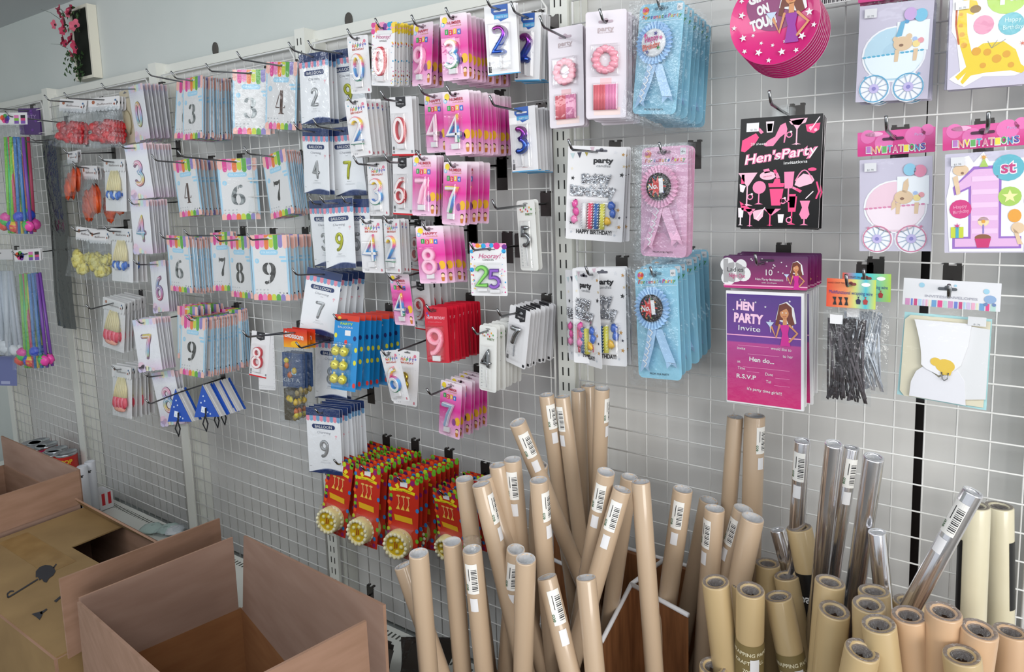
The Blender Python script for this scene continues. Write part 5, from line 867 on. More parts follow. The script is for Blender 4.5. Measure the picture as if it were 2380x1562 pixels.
def k_straws(w, h, ho, v):
    c = Card(w, h, ho); c.base(WHITE, t=.0008, r=.01, v1=.095)
    if v != 'w':
        for u, q, col in ((.12, .04, '#e0562c'), (.22, .03, '#4c9c4c'), (.3, .045, '#3c4ca8'), (.18, .06, '#e0488c'), (.27, .065, '#7c3c9c')): c.E(u, q, .08, M(col), 1)
        for u, a, b_ in ((.62, '#d878b0', '#7cb83c'), (.85, '#26262a', '#c84c7c')): c.R(u - .08, u + .08, .02, .045, M(a), 1); c.R(u - .08, u + .08, .045, .065, M(b_), 1); c.R(u - .08, u + .08, .065, .09, M('#7c54a8'), 1)
    b = MB(); random.seed(ord(v)); CO = ['#d8c43c', '#3c7cc0', '#7cc83c', '#3c9c5c', '#c84c6c', '#7c4ca8', '#3cb86c', '#e0a02c', '#4c8cc8'] if v != 'w' else ['#dfe3ea', '#cfd6e2']
    for i in range(15 if v != 'w' else 8):
        x0 = random.uniform(-.38, .38) * w; x1 = x0 * .7 + random.uniform(-.1, .25) * w; y = -.004 - random.random() * .016
        b.tube([(x0, y, c.Z(.2)), (x1, y, c.Z(.98))], .0058 if v != 'w' else .009, M(CO[i % len(CO)], .35), 8)
    cp = MB(); CC = ['#e0442c', '#3cb84c', '#2c4cc8', '#e84ca8', '#e8c42c'] if v != 'w' else ['#e8ecf2']
    for i in range(9): cp.blob((random.uniform(-.42, .1) * w + (.5 * w if i > 5 else 0), -.016, c.Z(random.uniform(.82, .95))), (.024, .016, .022), M(CC[i % len(CC)], .35), 8, .2)
    return [P('header_card', c), P('balloon_sticks', b), P('plastic_cups', cp), P('clear_bag', sleeve(w, h * .9, c.Z(.09), .034, 'crinkle_film', .004, 1.05, 1.0))]
def k_purple(w, h, ho, v):
    c = Card(w, h, ho); c.base(M('#4c2a6c', .35, coat=.3), r=.02); random.seed(3)
    for i in range(9): c.E(random.random() * .9 + .05, random.random() * .9 + .05, .06, M('#6c3f94'), 1)
    c.T('PARTY', .5, .4, .16, M('#a88cc0'), 2, w=.7); return [P('printed_card', c)]
def k_sheet(w, h, ho, v):
    """a long see-through sleeve with printed outlines"""
    b = MB(); zt = ho * h; b.sheet(-w / 2, w / 2, zt - h, zt, lambda u, q: -.003 * math.sin(q * 9), film('smoke_film', '#5a6060', .05, .12, .6, 30) if 'smoke_film' not in MATS else 'smoke_film', 4, 18)
    p = MB(); random.seed(4)
    for i in range(9):
        z = zt - h * (.08 + i * .1); x = random.uniform(-.15, .15) * w; col = ['#2c3c5c', '#5c6c7c', '#3c5c6c', '#6c3c3c', '#8c8c4c'][i % 5]; d = random.choice('23568')
        for q, cl in strokes(d, x, z - h * .03, h * .06, .8): p.ribbon(dense(q, cl, 18), h * .004, M(col), .004, cl)
    e = MB(); e.tube([(-w * .45, .003, zt - h * .05), (-w * .47, .003, zt - h)], .0035, M('#161a1a'), 6)
    return [P('plastic_sleeve', b), P('printed_shapes', p), P('black_edge_strip', e)]
def k_violet(w, h, ho, v):
    c = Card(w, h, ho); c.base(M('#6c74a8', .3, coat=.3), r=.02); c.R(.3, .7, .86, .95, M('#a8aed0'), 1); return [P('printed_card', c)]
def k_bunting(w, h, ho, v):
    A, B, C_ = (-w * .12, ho * h), (-w / 2, ho * h - h), (w / 2, ho * h - h); b = MB(); BL = M('#1f4fae', .35)
    b.slab([B, C_, A], BL, -.001, 0)
    for u, q in ((-.1, .35), (-.05, .5), (-.2, .55), (-.15, .8), (.05, .85), (.15, .9), (-.02, .9)): b.ell(w * u, ho * h - q * h, w * .03, w * .03, M('#c8d8f0'), -.0014, 8)
    b.poly([(-w * .22, ho * h - h * .84), (-w * .06, ho * h - h * .88), (-w * .02, ho * h - h * .7), (-w * .18, ho * h - h * .66)], M('#dfe8f4'), -.0014)
    p = MB()
    for k in range(5): p.slab([(x + .002 * math.sin(k * 2), z) for x, z in (B, C_, A)], (WHITE, BL)[k == 4], .001 + .008 * k, .0065 + .008 * k)
    l = MB(); l.tube([(0, -.004, B[1] + .03), (.002, -.008, B[1]), (.012, -.01, B[1] - .02), (.003, -.008, B[1] - .045), (-.008, -.01, B[1] - .02), (.0, -.008, B[1] + .004)], .0022, M('#14161c', .7), 6)
    return [P('front_flag', b), P('folded_flags', p), P('black_cord', l)]
def k_toy(w, h, ho, v):
    c = Card(w, h, ho); c.base(grad('orange_header', c.Z(.2), c.Z(0), [(0, '#e8a81c'), (.5, '#d8541c'), (1, '#c8281c')]), t=.0008, r=.01, v1=.2); c.T('Blossom', .45, .1, .06, WHITE, 2, w=.8, rot=-6, bold=.03); c.E(.5, .16, .2, M('#ecb41c'), 1, .5)
    b = MB(); random.seed(5)
    b.box(c.X(.05), c.X(.9), -.012, -.004, c.Z(.62), c.Z(.25), M('#24406c')); b.box(c.X(.1), c.X(.5), -.014, -.002, c.Z(.98), c.Z(.64), M('#4c4638'))
    for i in range(12): b.blob((c.X(random.uniform(.15, .85)), -.013, c.Z(random.uniform(.28, .95))), (w * .09, .006, h * .035), M(['#c8a41c', '#b85c1c', '#8c7c4c', '#c8b83c'][i % 4], .4), 8, .3)
    t = MB(); t.text('GET A', c.X(.45), c.Z(.56), h * .04, M('#b8bcc4'), -.0135, 'c', w * .7); t.rect(c.X(.45), c.X(.65), c.Z(.48), c.Z(.42), M('#9cc8e0'), -.0135)
    return [P('header_card', c), P('toy', b), P('printed_lettering', t), P('clear_bag', sleeve(w, h * .8, c.Z(.2), .022, 'crinkle_film', .003, 1.0, 1.0))]
def k_dots(w, h, ho, v):
    c = Card(w, h, ho); c.base('white_gloss', r=.04)
    for i in range(24): c.E((.05, .95)[i % 2], .04 + .04 * i, .012, GREY, 1, 1, 6); c.E(.1 + .035 * i, .96 if i % 2 else .93, .01, GREY, 1, 1, 6)
    return [P('printed_card', c)]
# ---------------------------------------------------------------- the setting
XL, XR, YF = -4.6, 3.3, -3.6
b = MB(); b.box(XL, XR, .12, .17, 0, 2.47, 'wall_paint'); struct('wall_back', b)
b = MB(); b.box(XL, XR, YF, .12, -.05, 0, 'floor_mat'); struct('floor', b)
b = MB(); b.box(XL, XR, YF, .17, 2.47, 2.52, M('#c2c6c8', .8, name='ceiling_paint')); struct('ceiling', b)
b = MB(); b.box(XL - .05, XL, YF, .17, 0, 2.52, 'wall_paint'); struct('wall_left', b)
for k, (u, v, r) in enumerate(((812, 48, .016), (502, 115, .017))):
    p = aty(u, v, -.12); b = MB(); b.lathe([(r, 0), (r, .004), (r * .7, .005), (0, .003)], M('#4f4c48', .8), 14, Matrix.Translation((p.x, .1195, p.z)) @ Matrix.Scale(1.5, 4, (0, 0, 1)) @ Matrix.Rotation(math.pi / 2, 4, 'X'))
    tag(put(b.mesh('wall_plug')), ('dark round drill hole in the white wall above the candle cards', 'dark oval drill hole in the white wall above the silver 4 balloon')[k], 'wall hole')
# shelving: slotted uprights, backing boards, wire grids, base shelf
UP = [-4.74, -3.84, -3.057, -2.158, -1.317, -.407, .545, 1.45]
ulab = ['hidden', 'cream slotted upright at the far left edge', 'cream shelf upright beside the white tubes, second from left', 'cream shelf upright behind the blue flag packs', 'cream slotted upright below the red cake candle bags', 'cream slotted upright in the middle, right of the candle cards', 'cream slotted upright at the right edge of the grid', 'hidden']
for i, x in enumerate(UP[1:7]):
    wd = .045 if i > 2 else .052; b = MB(); b.box(x - wd * .5, x + wd * .5, -.004, .06, 0.02, 2.08, 'cream_metal'); b.box(x + wd * .5, x + wd * .5 + .018, .02, .06, .02, 2.05, 'cream_metal')
    s = MB(); z = .12
    while z < 2.05 and i > 2:
        for dx in (-.010, .006): s.box(x + dx - .0016, x + dx + .0016, -.0048, -.003, z, z + .02, M('#2b2a28', .7))
        z += .0375
    o = thing('shelf_upright', ulab[i + 1], 'shelf upright', (0, 0, 0)); put(b.mesh('post'), None, o); (put(s.mesh('slots'), None, o) if i > 2 else 0)
glab = ['wire grid panel at the far left behind the coloured balloon sticks', 'wire grid panel behind the pink number balloons, left of the flag packs', 'wire grid panel behind the stencil number packets', 'wire grid panel behind the candle cards', 'white wire grid panel behind the hen party invitations', 'wire grid panel at the right edge beyond the cream rolls']
for i in range(1, 7):
    x0, x1 = UP[i] + .035, UP[i + 1] - .035; zb = .235 if i < 5 else .235
    z0 = 1.8473 if i == 5 else 1.6362; xs = 0.0 if i == 5 else -.6043
    b = MB(); k0 = math.ceil((x0 - xs) / .05); k1 = math.floor((x1 - xs) / .05); r = .0016
    V = [xs + k * .05 for k in range(k0, k1 + 1)]
    for x in V: b.tube([(x, 0, zb), (x, 0, 2.02)], r, 'white_wire', 6)
    j = math.floor((2.03 - z0) / .0515); z = z0 + j * .0515
    while z > zb:
        b.tube([(x0, -.003, z), (x1, -.003, z)], r, 'white_wire', 6); z -= .0515
    f = MB(); f.tube([(x0, 0, zb), (x0, 0, 2.0), (x0 + .02, 0, 2.03), (x1 - .02, 0, 2.03), (x1, 0, 2.0), (x1, 0, zb)], .0032, 'white_wire', 8)
    o = thing('wire_grid', glab[i - 1], 'wire grid panel'); put(b.mesh('wire_mesh'), None, o); put(f.mesh('frame'), None, o)
GAP = aty(2140, 943, -.06).x
k = 0
blab = ['grey backing board at the far left behind the grid', 'grey backing board behind the pink number balloons', 'grey backing board behind the stencil number packets', 'grey backing board behind the candle cards', 'pale backing board left of the dark gap', 'pale backing board right of the dark gap']
for x0, x1 in ((UP[1], UP[2]), (UP[2], UP[3]), (UP[3], UP[4]), (UP[4], UP[5]), (UP[5], GAP - .006), (GAP + .006, UP[7])):
    b = MB(); b.box(x0 + .003, x1 - .003, .062, .075, .2, 2.07, 'back_board'); b.box(x0 + .003, x1 - .003, .03, .075, 2.045, 2.075, 'cream_metal')
    if k == 1: p = aty(1, 1, 0)
    tag(put(b.mesh('backing_board')), blab[k], 'backing board'); k += 1
ZG = aty(2151, 575, -.06).z; b = MB(); b.box(GAP - .007, GAP + .007, .0625, .074, ZG, 2.04, 'back_board'); tag(put(b.mesh('filler_strip')), 'pale filler strip closing the upper part of the board gap', 'strip')
b = MB(); b.box(GAP - .02, GAP + .02, .09, .1, .3, 1.95, M('#1d1310', .6)); tag(put(b.mesh('gap_shade_strip')), 'dark strip standing in for shade in the gap between the pale backing boards', 'strip')  # dark strip added behind the boards as the shade of the open gap
for i in range(1, 5):
    b = MB(); x0, x1 = UP[i] + .024, UP[i + 1] - .024; b.box(x0, x1, -.40, -.006, .225, .25, 'cream_metal'); b.box(x0, x1, -.402, -.385, .19, .25, 'cream_metal')
    s = MB(); x = x0 + .02
    while x < x1 - .01: s.box(x, x + .006, -.042, -.024, .2501, .2508, M('#55564f', .8)); x += .0165
    o = thing('base_shelf', ['cream perforated base shelf at the far left under the red tubs', 'cream perforated base shelf beside the striped box', 'cream base shelf behind the large open carton', 'cream base shelf under the dark plastic packets'][i - 1], 'shelf'); put(b.mesh('shelf_board'), None, o); put(s.mesh('slot_row'), None, o)

# ---------------------------------------------------------------- hanging stock
# key: (object name, category, what one looks like, where its stack is)
D = {
 'a0': ('pastel number 0 balloon packet', 'at top left of grid'), 'a3b': ('half hidden striped top balloon packet', 'left of the copper 3 packet'), 'a3': ('copper stencil 3 balloon packet', 'in the top row'),
 'a3s': ('silver stencil 3 balloon packet', 'in the top row'), 'a4': ('stencil 4 balloon packet', 'in the top row, left of navy packets'),
 'b3': ('pastel number 3 balloon packet', 'below the pastel 0'), 'b4': ('copper stencil 4 balloon packet', 'below the copper 3'), 'b6': ('silver stencil 6 balloon packet', 'in the second row'), 'b7': ('black stencil 7 balloon packet', 'in the second row'),
 'c4': ('pastel number 4 balloon packet', 'below the pastel 3'), 'c6': ('stencil 6 balloon packet', 'at left of the third row'), 'c7': ('stencil 7 balloon packet', 'in the third row behind the 8'), 'c8': ('stencil 8 balloon packet', 'in the third row'), 'c9': ('large stencil 9 balloon packet', 'in the third row'),
 'd6': ('pink number 6 balloon packet', 'below the pastel 4'), 'd7': ('pastel number 7 balloon packet', 'below the pink 6'), 'd9b': ('striped top balloon packet', 'just behind the lowest stencil 9'), 'd9': ('stencil 9 balloon packet', 'in the lowest thick stack'), 'd5': ('striped top balloon packet', 'right of the lowest stencil 9'),
 'e8': ('pastel number 8 balloon packet', 'below the pastel 7'),
 'g2': ('navy top silver 2 balloon packet', 'at top left of navy packets'), 'g9': ('navy top lime balloon packet', 'beside the silver 2'), 'h4': ('navy top silver 4 balloon packet', 'in the second navy row'), 'h7': ('navy top lime 7 balloon packet', 'in the second navy row'),
 'i9l': ('navy top balloon packet', 'left behind the lime 9'), 'i9': ('navy top lime 9 balloon packet with barcode sticker', 'in third navy row'), 'i9r': ('navy top balloon packet', 'right behind the lime 9'), 'j7': ('navy top silver 7 balloon packet, tilted', 'in the fourth navy row'), 'k8': ('navy top silver 8 balloon packet', 'left of the blue ball packs'), 'l9': ('navy top silver 9 balloon packet', 'at the bottom'),
 'm': ('blue card of six yellow balls with red top', 'in the middle'), 'n8': ('white red outlined 8 candle card', 'alone left of the toy bags'), 'o6': ('rainbow outlined 6 candle card', 'alone below the blue ball packs'), 'o6b': ('gold candle card', 'behind the lowest rainbow 6'),
 'p0': ('rainbow outlined 0 candle card', 'at top left of candles'), 'p0r': ('dotted card with red outlined 0 candle', 'at top'), 'p9': ('pink card with plain pink 9 candle', 'in the top row'), 'p3': ('pink card with rainbow 3 candle', 'in the top row'),
 'p2': ('purple and blue foil 2 candle card', 'topmost, front stack'), 'p2b': ('purple and blue foil 2 candle card', 'right of the topmost one'), 'p40': ('pink candles and flower ring card', 'on the upright'), 'p41': ('pink candles and flower ring card', 'beside the blue rosettes'),
 'r1': ('light blue Happy Birthday rosette pack', 'at the top'), 'r2': ('starry silver lettering candle card', 'at upper right of the upright'), 'r3': ('pink No.1 rosette pack', 'in the second row'), 'r4': ('turned starry silver lettering candle card', 'in the lower stack'), 'r5': ('starry lettering candle card', 'behind the turned lower one'), 'r6': ('light blue No.1 rosette pack', 'in the third row'),
 'q2': ('rainbow outlined 2 candle card', 'below the rainbow 0'), 'q0': ('white red outlined 0 candle card', 'in the second row'), 'q4p': ('pink card with plain white 4 candle', 'in the second row'), 'q4': ('pink card with rainbow 4 candle', 'in the second row'), 'q3': ('purple and blue foil 3 candle card', 'in the second row'),
 's3': ('rainbow outlined 3 candle card', 'below the rainbow 2'), 's6': ('white red outlined 6 candle card', 'in the third row'), 's7': ('pink card with plain pink 7 candle', 'in the third row'), 's7n': ('pink card with rainbow 7 candle', 'in the third row'),
 't4': ('rainbow outlined 4 candle card', 'below the rainbow 3'), 't2': ('rainbow outlined 2 candle card', 'behind the rainbow 4'), 't8r': ('red outlined 8 candle card', 'half behind the pink 8'), 't8': ('pink card with plain pink 8 candle', 'in the fourth row'), 't25': ('dotted card with green 2 and purple 5 candles', 'hanging alone'), 'u5': ('narrow card with silver 5 candle', 'left of the upright'),
 'v4': ('pink card with rainbow 4 candle', 'low, above the blue ball packs'), 'v9': ('red outlined 9 candle card', 'behind the red cards'), 'w9': ('red card with pink 9 candle', 'in the long red stack'), 'x4': ('narrow card with silver 4 candle', 'in the fifth row'), 'x7': ('white card with silver 7 candle', 'left of the upright'), 'y7': ('pink card with blue 7 candle', 'at the bottom of candles'),
 'za': ('red bag with yellow cake candle', 'on leftmost hook'), 'zb': ('red bag with yellow cake candle', 'on second hook'), 'zc': ('red bag with yellow cake candle', 'on third hook'), 'zd': ('red bag with yellow cake candle', 'on fourth hook behind kraft rolls'),
 'A': ("black Hen's Party invitations pad", 'in pink shapes on right grid'), 'B': ('purple Hen Party Invite pack', 'with plum header on right grid'), 'C': ('light blue pram invitations pack', 'at the top right'), 'D': ('yellow giraffe invitations pack', 'at the top right corner'), 'E': ('pink pram invitations pack with magenta header', 'on right grid'), 'F': ('pink 1st birthday invitations pack', 'at the right edge'),
 'G': ('bag of dark wire ties with orange header', 'on right grid'), 'H': ('bag of silver wire ties', 'behind the dark wire ties'), 'I': ('cream invites and envelopes pack with duck pin', 'on right grid'),
 'L1a': ('bag of red balloons', 'on the left of the two red stacks'), 'L1b': ('bag of red balloons', 'on the right of the two red stacks'), 'L2': ('beige balloon card', 'behind the red balloon bags'), 'L8a': ('bag of yellow balloons', 'on the left yellow hook'), 'L8b': ('bag of yellow balloons', 'on the right yellow hook'),
 'L6a': ('narrow bag of orange balloons', 'highest orange one at left'), 'L6b': ('bag of orange balloons', 'beside the blue and cream balloons'), 'L6c': ('bag of orange balloons', 'half hidden behind the blue and cream balloons'), 'L7a': ('blue and cream balloon card', 'beside the pastel 3 packets'), 'L7b': ('blue and cream balloon card', 'beside the yellow balloons'), 'L9a': ('pink tipped balloon card', 'left of the pastel 7'), 'L9b': ('pink tipped balloon card', 'left of the pastel 8'),
 'L3a': ('long bag of coloured balloon sticks', 'at the top left edge'), 'L3b': ('long bag of coloured sticks', 'behind the top left one'), 'L3c': ('long bag of coloured sticks and cups', 'in the lower left'), 'L3d': ('long bag of white balloon sticks', 'at the left edge'), 'L4': ('dark purple party card', 'behind the top left sticks'), 'L5a': ('long smoky sleeve with printed shapes', 'right of the coloured sticks'), 'L5b': ('long smoky sleeve with a 2 on it', 'left of the yellow balloons'), 'L10': ('violet blue packet', 'low at the left edge'),
 'V1': ('blue and white flag bunting pack with black cord', 'on left'), 'V2': ('blue and white flag bunting pack', 'right of the first flag pack'), 'Y1': ('toy bag with orange Blossom header', 'right of the white 8 candle'), 'Y2': ('white dotted tag card', 'behind the white 8 candle card')}
NW = {'25': 'twenty five', '0': 'zero', '1': 'one', '2': 'two', '3': 'three', '4': 'four', '5': 'five', '6': 'six', '7': 'seven', '8': 'eight', '9': 'nine'}
def spell(s):
    s = s.replace('No.1', 'number one').replace('1st', 'first')
    return ' '.join(NW.get(x.rstrip(','), x.rstrip(',')) + (',' if x.endswith(',') else '') for x in s.split())
D = {k: (spell(a), spell(c_)) for k, (a, c_) in D.items()}
NAMES = dict(rainbow=('balloon_packet', 'balloon packet'), foil=('balloon_packet', 'balloon packet'), navy=('balloon_packet', 'balloon packet'), smile=('party_ball_card', 'toy card'), pcard=('number_candle_card', 'birthday candle'), white=('number_candle_card', 'birthday candle'), hooray=('number_candle_card', 'birthday candle'), hooray25=('number_candle_card', 'birthday candle'), pink=('number_candle_card', 'birthday candle'), red=('number_candle_card', 'birthday candle'), blueb=('number_candle_card', 'birthday candle'), slim=('number_candle_card', 'birthday candle'), pcards=('number_candle_card', 'birthday candle'),
 party=('candle_set_card', 'birthday candle'), star=('candle_set_card', 'birthday candle'), ros=('rosette_pack', 'rosette'), cake=('cake_candle_bag', 'birthday candle'), hens=('invitation_pad', 'invitations'), ladies=('invitation_pack', 'invitations'), pramb=('invitation_pack', 'invitations'), pramp=('invitation_pack', 'invitations'), giraffe=('invitation_pack', 'invitations'), first=('invitation_pack', 'invitations'), env=('invitation_pack', 'invitations'),
 wire=('wire_tie_bag', 'wire ties'), balbag=('balloon_bag', 'balloons'), balcard=('balloon_card', 'balloons'), tan=('balloon_card', 'balloons'), straws=('balloon_stick_bag', 'balloon sticks'), purple=('party_card', 'party card'), sheet=('plastic_sleeve_pack', 'plastic packet'), violet=('party_packet', 'party packet'), bunting=('flag_bunting_pack', 'bunting'), toy=('toy_bag', 'toy bag'), dots=('tag_card', 'tag card'))
ORD = ['', 'second', 'third', 'fourth', 'fifth', 'sixth', 'seventh', 'eighth', 'ninth', 'tenth', 'eleventh', 'twelfth', 'thirteenth']
KIT = {}
def kit(typ, var):
    if (typ, var) not in KIT:
        w_, h_, ho_ = SIZE[typ][0] * SIZE[typ][1], SIZE[typ][1], SIZE[typ][2]
        f = globals()['k_' + (typ if var != 'h' else 'rosh')]
        KIT[(typ, var)] = f(w_, h_, ho_, var)
    return KIT[(typ, var)]
rnd = random.Random(21)
def short(s, n=16):
    w_ = s.split(); return ' '.join(w_[:n])
# on a few hooks the packets behind carry another picture
MIX = {'a3': ['foil 6'] * 9, 'q2': 5 * ['white 2'], 't2': ['white 2'] * 3}
for key, typ, var, n, pos, rot, sc, dl, L, sl in STACKS:
    desc, where = D[key]; nm, cat = NAMES[typ]; grp = '%ss %s' % (desc, where)
    for i in range(n):
        t = i / max(n - 1, 1); y = pos[1] + (-pos[1] - dl) * t
        if 0 < i < n - 1: y += rnd.uniform(-.25, .25) * (-pos[1] - dl) / max(n - 1, 1)
        z = pos[2] - sl * .5 * (y - pos[1]) + (rnd.uniform(-.002, .002) if i else 0)
        if n == 1: lab = '%s %s' % (desc, where)
        elif i == 0: lab = 'frontmost %s %s' % (desc, where)
        elif i == n - 1: lab = 'rearmost %s %s' % (desc, where)
        else: lab = '%s from front, %s %s' % (ORD[i], desc, where)
        o = thing(nm, lab, cat, (pos[0] + (rnd.uniform(-.0015, .0015) if i else 0), y, z), grp if n > 1 else None)
        o.rotation_mode = 'YXZ'; j = 1 if i else 0
        o.rotation_euler = (rot[0] * (1 - t * .5), rot[1] * (1 - .4 * t) + j * rnd.uniform(-.025, .025), rot[2] * (1 - .25 * t) + j * rnd.uniform(-.03, .03)); o.scale = (sc, sc, sc)
        for pn, me, kids in kit(typ, var):
            q = put(me, pn, o)
            for kn, km, _ in kids: put(km, kn, q)
# hooks
def make_hook(x, zc, yc, L, sl, lab):
    zb = zc + sl * (L + yc); zw = zc - sl * .5 * (-yc) if False else zc + sl * .5 * yc
    o = thing('display_hook', lab, 'hook', (x, 0, zw))
    b = MB(); b.tube([(0, -.007, 0), (0, yc, zc - zw), (0, -L + .004, zb - zw - .0005), (0, -L - .002, zb - zw + .003), (0, -L - .013, zb - zw + .019)], .0026, 'chrome', 8); put(b.mesh('prong'), None, o)
    p = MB(); p.box(-.0145, .0145, -.0078, -.0058, -.03, .026, 'dark_clip'); p.box(-.0135, -.006, -.0078, .004, .026, .030, 'dark_clip'); p.box(.006, .0135, -.0078, .004, .026, .030, 'dark_clip'); put(p.mesh('back_clip'), None, o)
for key, typ, var, n, pos, rot, sc, dl, L, sl in STACKS:
    if L <= 0: continue
    sl = max(-.12, min(.12, sl)); desc, where = D[key]
    make_hook(pos[0], pos[2] - .002, pos[1], L, sl, short('metal hook holding the %s %s' % (desc, where)))
for u, v, lab in ((1170, 395, 'dark metal clip on the grid right of the rainbow 7 candles'), (1101, 545, 'dark metal clip on the grid above the green and purple candle card'), (1183, 565, 'dark metal clip on the grid between 25 and silver 5 candles')):
    p_ = aty(u, v, 0); p = MB(); p.box(-.016, .016, -.0078, -.0058, -.05, .026, 'dark_clip'); p.box(-.014, -.006, -.0078, .004, .026, .030, 'dark_clip'); p.box(.006, .014, -.0078, .004, .026, .030, 'dark_clip')
    tag(put(p.mesh('grid_clip'), None, None, (p_.x, 0, p_.z)), lab, 'clip')

# round party plates hanging high on the right grid
def plate_parts():
    R = .0735; c = MB(); PK = M('#cc1f74', .3, coat=.4); T_ = Matrix.Rotation(math.pi / 2, 4, 'X')
    c.lathe([(0, .001), (R * .78, .001), (R * .84, .004), (R, .008)], PK, 48, T_); c.lathe([(R, .008), (R, .0055), (R * .8, .0), (0, -.0005)], WHITE, 48, T_)
    p = MB(); o = -.0016; p.ell(.0, .03, R * .64, R * .64, M('#7c1a5e', .3), o, 32)
    rs = random.Random(4)
    for i in range(18): a = i * .349 + .1; q = R * (.9 if i % 2 else .76); p.star(q * math.sin(a), q * math.cos(a), R * (.09 if i % 2 == 0 else .065), WHITE, -.0088 if q > .84 * R else -.0065, i * 17)
    for i in range(5): a = 2.2 + i * .5; p.star(R * .55 * math.sin(a), R * .55 * math.cos(a), R * .05, WHITE, o - .0004, i * 9)
    for t, x, z, h, wd in (("GIRLS", -.022, .036, .015, .042), ('ON', -.018, .014, .015, .02), ('TOUR!', -.017, -.008, .0165, .043)): p.text(t, x, z, h, WHITE, o - .0004, 'c', wd, 0, 14, .06)
    w_ = Card(.09, .09, .5); woman(w_, .5, .42, .62, True, '#8c2a94'); w_.v = [(x + .026, y - .0016, z + .006) for x, y, z in w_.v]
    return [('plate_disc', c.mesh('plate_disc')), ('printed_lettering', p.mesh('printed_lettering')), ('printed_figure', w_.mesh('printed_figure'))]
pp = plate_parts()
for i in range(9):
    y = -.17 + i * .0078; P0 = aty(1801, 48, .17)
    o = thing('party_plate', ('frontmost round pink Girls on Tour plate at the top' if i == 0 else 'rearmost round pink party plate at the top' if i == 8 else '%s from front in the stack of round pink party plates' % ORD[i]), 'plate', (P0.x + .0006 * i, y, P0.z - .0018 * i), 'round pink party plates'); o.rotation_euler = (-.04, 0, .0)
    for nme, me in (pp if i == 0 else pp[:2]): put(me, nme, o)
b = MB(); q = aty(1704, 15, .165); b.box(q.x - .004, q.x + .14, -.1745, -.171, P0.z + .045, P0.z + .1, M('#d43c84', .3, coat=.5)); tag(put(b.mesh('plate_header_card')), 'pink header card above the round party plates', 'header card')
b = MB(); q = aty(1908, 6, .06); b.box(q.x, q.x + .05, -.06, -.058, q.z - .005, q.z + .06, WHITE); 
for i in range(14): b.box(q.x + .002 + i * .0034, q.x + .002 + i * .0034 + (.001, .002)[i % 2], -.0606, -.06, q.z - .003, q.z + .02, INK)
tag(put(b.mesh('barcode_card')), 'white card with a barcode at the upper right of the plates', 'barcode card')

# shadow box with artificial flowers, top left
def atx(u, v, x): r = ray(u, v); return CAM + r * ((x - CAM.x) / r.x)
x1 = aty(239.4, 177, -.12).x; cf = atx(217.7, 179, x1); fd = .12 - cf.y; zb_ = cf.z; zt = atx(204, 8, x1).z; x0 = aty(176.7, 189.5, -cf.y).x; fw = x1 - x0
o = thing('flower_shadow_box', 'white framed box of pink artificial flowers on the upper left wall', 'flower frame', (x0 + fw / 2, .12, zb_))
b = MB(); t = .012; zz = zt - zb_
print('FRAME', fw, fd, zz)
for a, c_, d, e in ((-fw / 2, -fw / 2 + t, 0, zz), (fw / 2 - t, fw / 2, 0, zz), (-fw / 2 + t, fw / 2 - t, 0, t), (-fw / 2 + t, fw / 2 - t, zz - t, zz)): b.box(a, c_, -fd, -.001, d, e, M('#e6e2d3', .5))
put(b.mesh('frame'), None, o)
b = MB(); b.box(-fw / 2 + t, fw / 2 - t, -fd + .006, -.004, t, zz - t, M('#10180f', .9)); put(b.mesh('dark_backing'), None, o)
def leafclump(cx, cz, n, sp, m, seed):
    r_ = random.Random(seed); b = MB()
    for i in range(n):
        x, z = cx + r_.uniform(-sp, sp), cz + r_.uniform(-sp, sp); y = -fd - r_.uniform(.0, .04); a = r_.uniform(0, 6.28); l = r_.uniform(.015, .03)
        dx, dz = math.cos(a) * l, math.sin(a) * l; b.add([(x, y, z), (x + dx * .5 - dz * .3, y - .008, z + dz * .5 + dx * .3), (x + dx, y - .004, z + dz), (x + dx * .5 + dz * .3, y - .006, z + dz * .5 - dx * .3)], [(0, 3, 2, 1)], m)
    return b
put(leafclump(-.02, .06, 60, .05, M('#2c4a22', .6), 1).mesh('foliage'), None, o); put(leafclump(-.01, zz * .8, 30, .05, M('#38542c', .6), 5).mesh('foliage'), None, o)
r_ = random.Random(9)
for i, (u, v, s) in enumerate(((153, 53, 1), (178, 62, 1.1), (166, 27, 1), (142, 30, .9), (130, 58, .8), (168, 93, 1), (180, 110, 1.15), (172, 130, .9), (150, 95, .9), (150, 72, .8), (162, 32, .7), (155, 103, .7), (140, 22, .7))):
    q = aty(u, v, -.12 + fd + .03); f = MB(); m = [M('#c23a5c', .6), M('#d8687f', .6), M('#a82c4c', .6)][i % 3]; R = .026 * s; ax, az = r_.uniform(-.4, .4), r_.uniform(-.5, .5)
    T_ = Matrix.Translation((q.x - o.location.x, q.y - .12, q.z - o.location.z)) @ Matrix.Rotation(az, 4, 'Z') @ Matrix.Rotation(math.pi / 2 + ax, 4, 'X')
    vs = [T_ @ Vector((0, 0, 0))] + [T_ @ Vector((R * (.92 + .12 * math.cos(k * 5 * .2618)) * math.cos(k * .2618), R * (.92 + .12 * math.cos(k * 5 * .2618)) * math.sin(k * .2618), R * (.45 + .12 * math.sin(k * 1.3)))) for k in range(24)]
    f.add(vs, [(0, k + 1, (k + 1) % 24 + 1) for k in range(24)], m, True); f.lathe([(R * .26, R * .12), (R * .2, R * .25), (0, R * .3)], M('#2c1a22', .8), 10, T_); put(f.mesh('flower'), None, o)
f = MB()
for (a, c_) in (((140, 45), (95, 22)), ((150, 30), (128, 18)), ((165, 25), (160, 9)), ((157, 113), (118, 102)), ((150, 60), (143, 20))):
    A, B = aty(*a, -.02), aty(*c_, .02); f.tube([A - o.location, (A + B) / 2 - o.location + Vector((0, 0, .008)), B - o.location], [.0014, .001, .0004], M('#5b6b62', .7), 5)
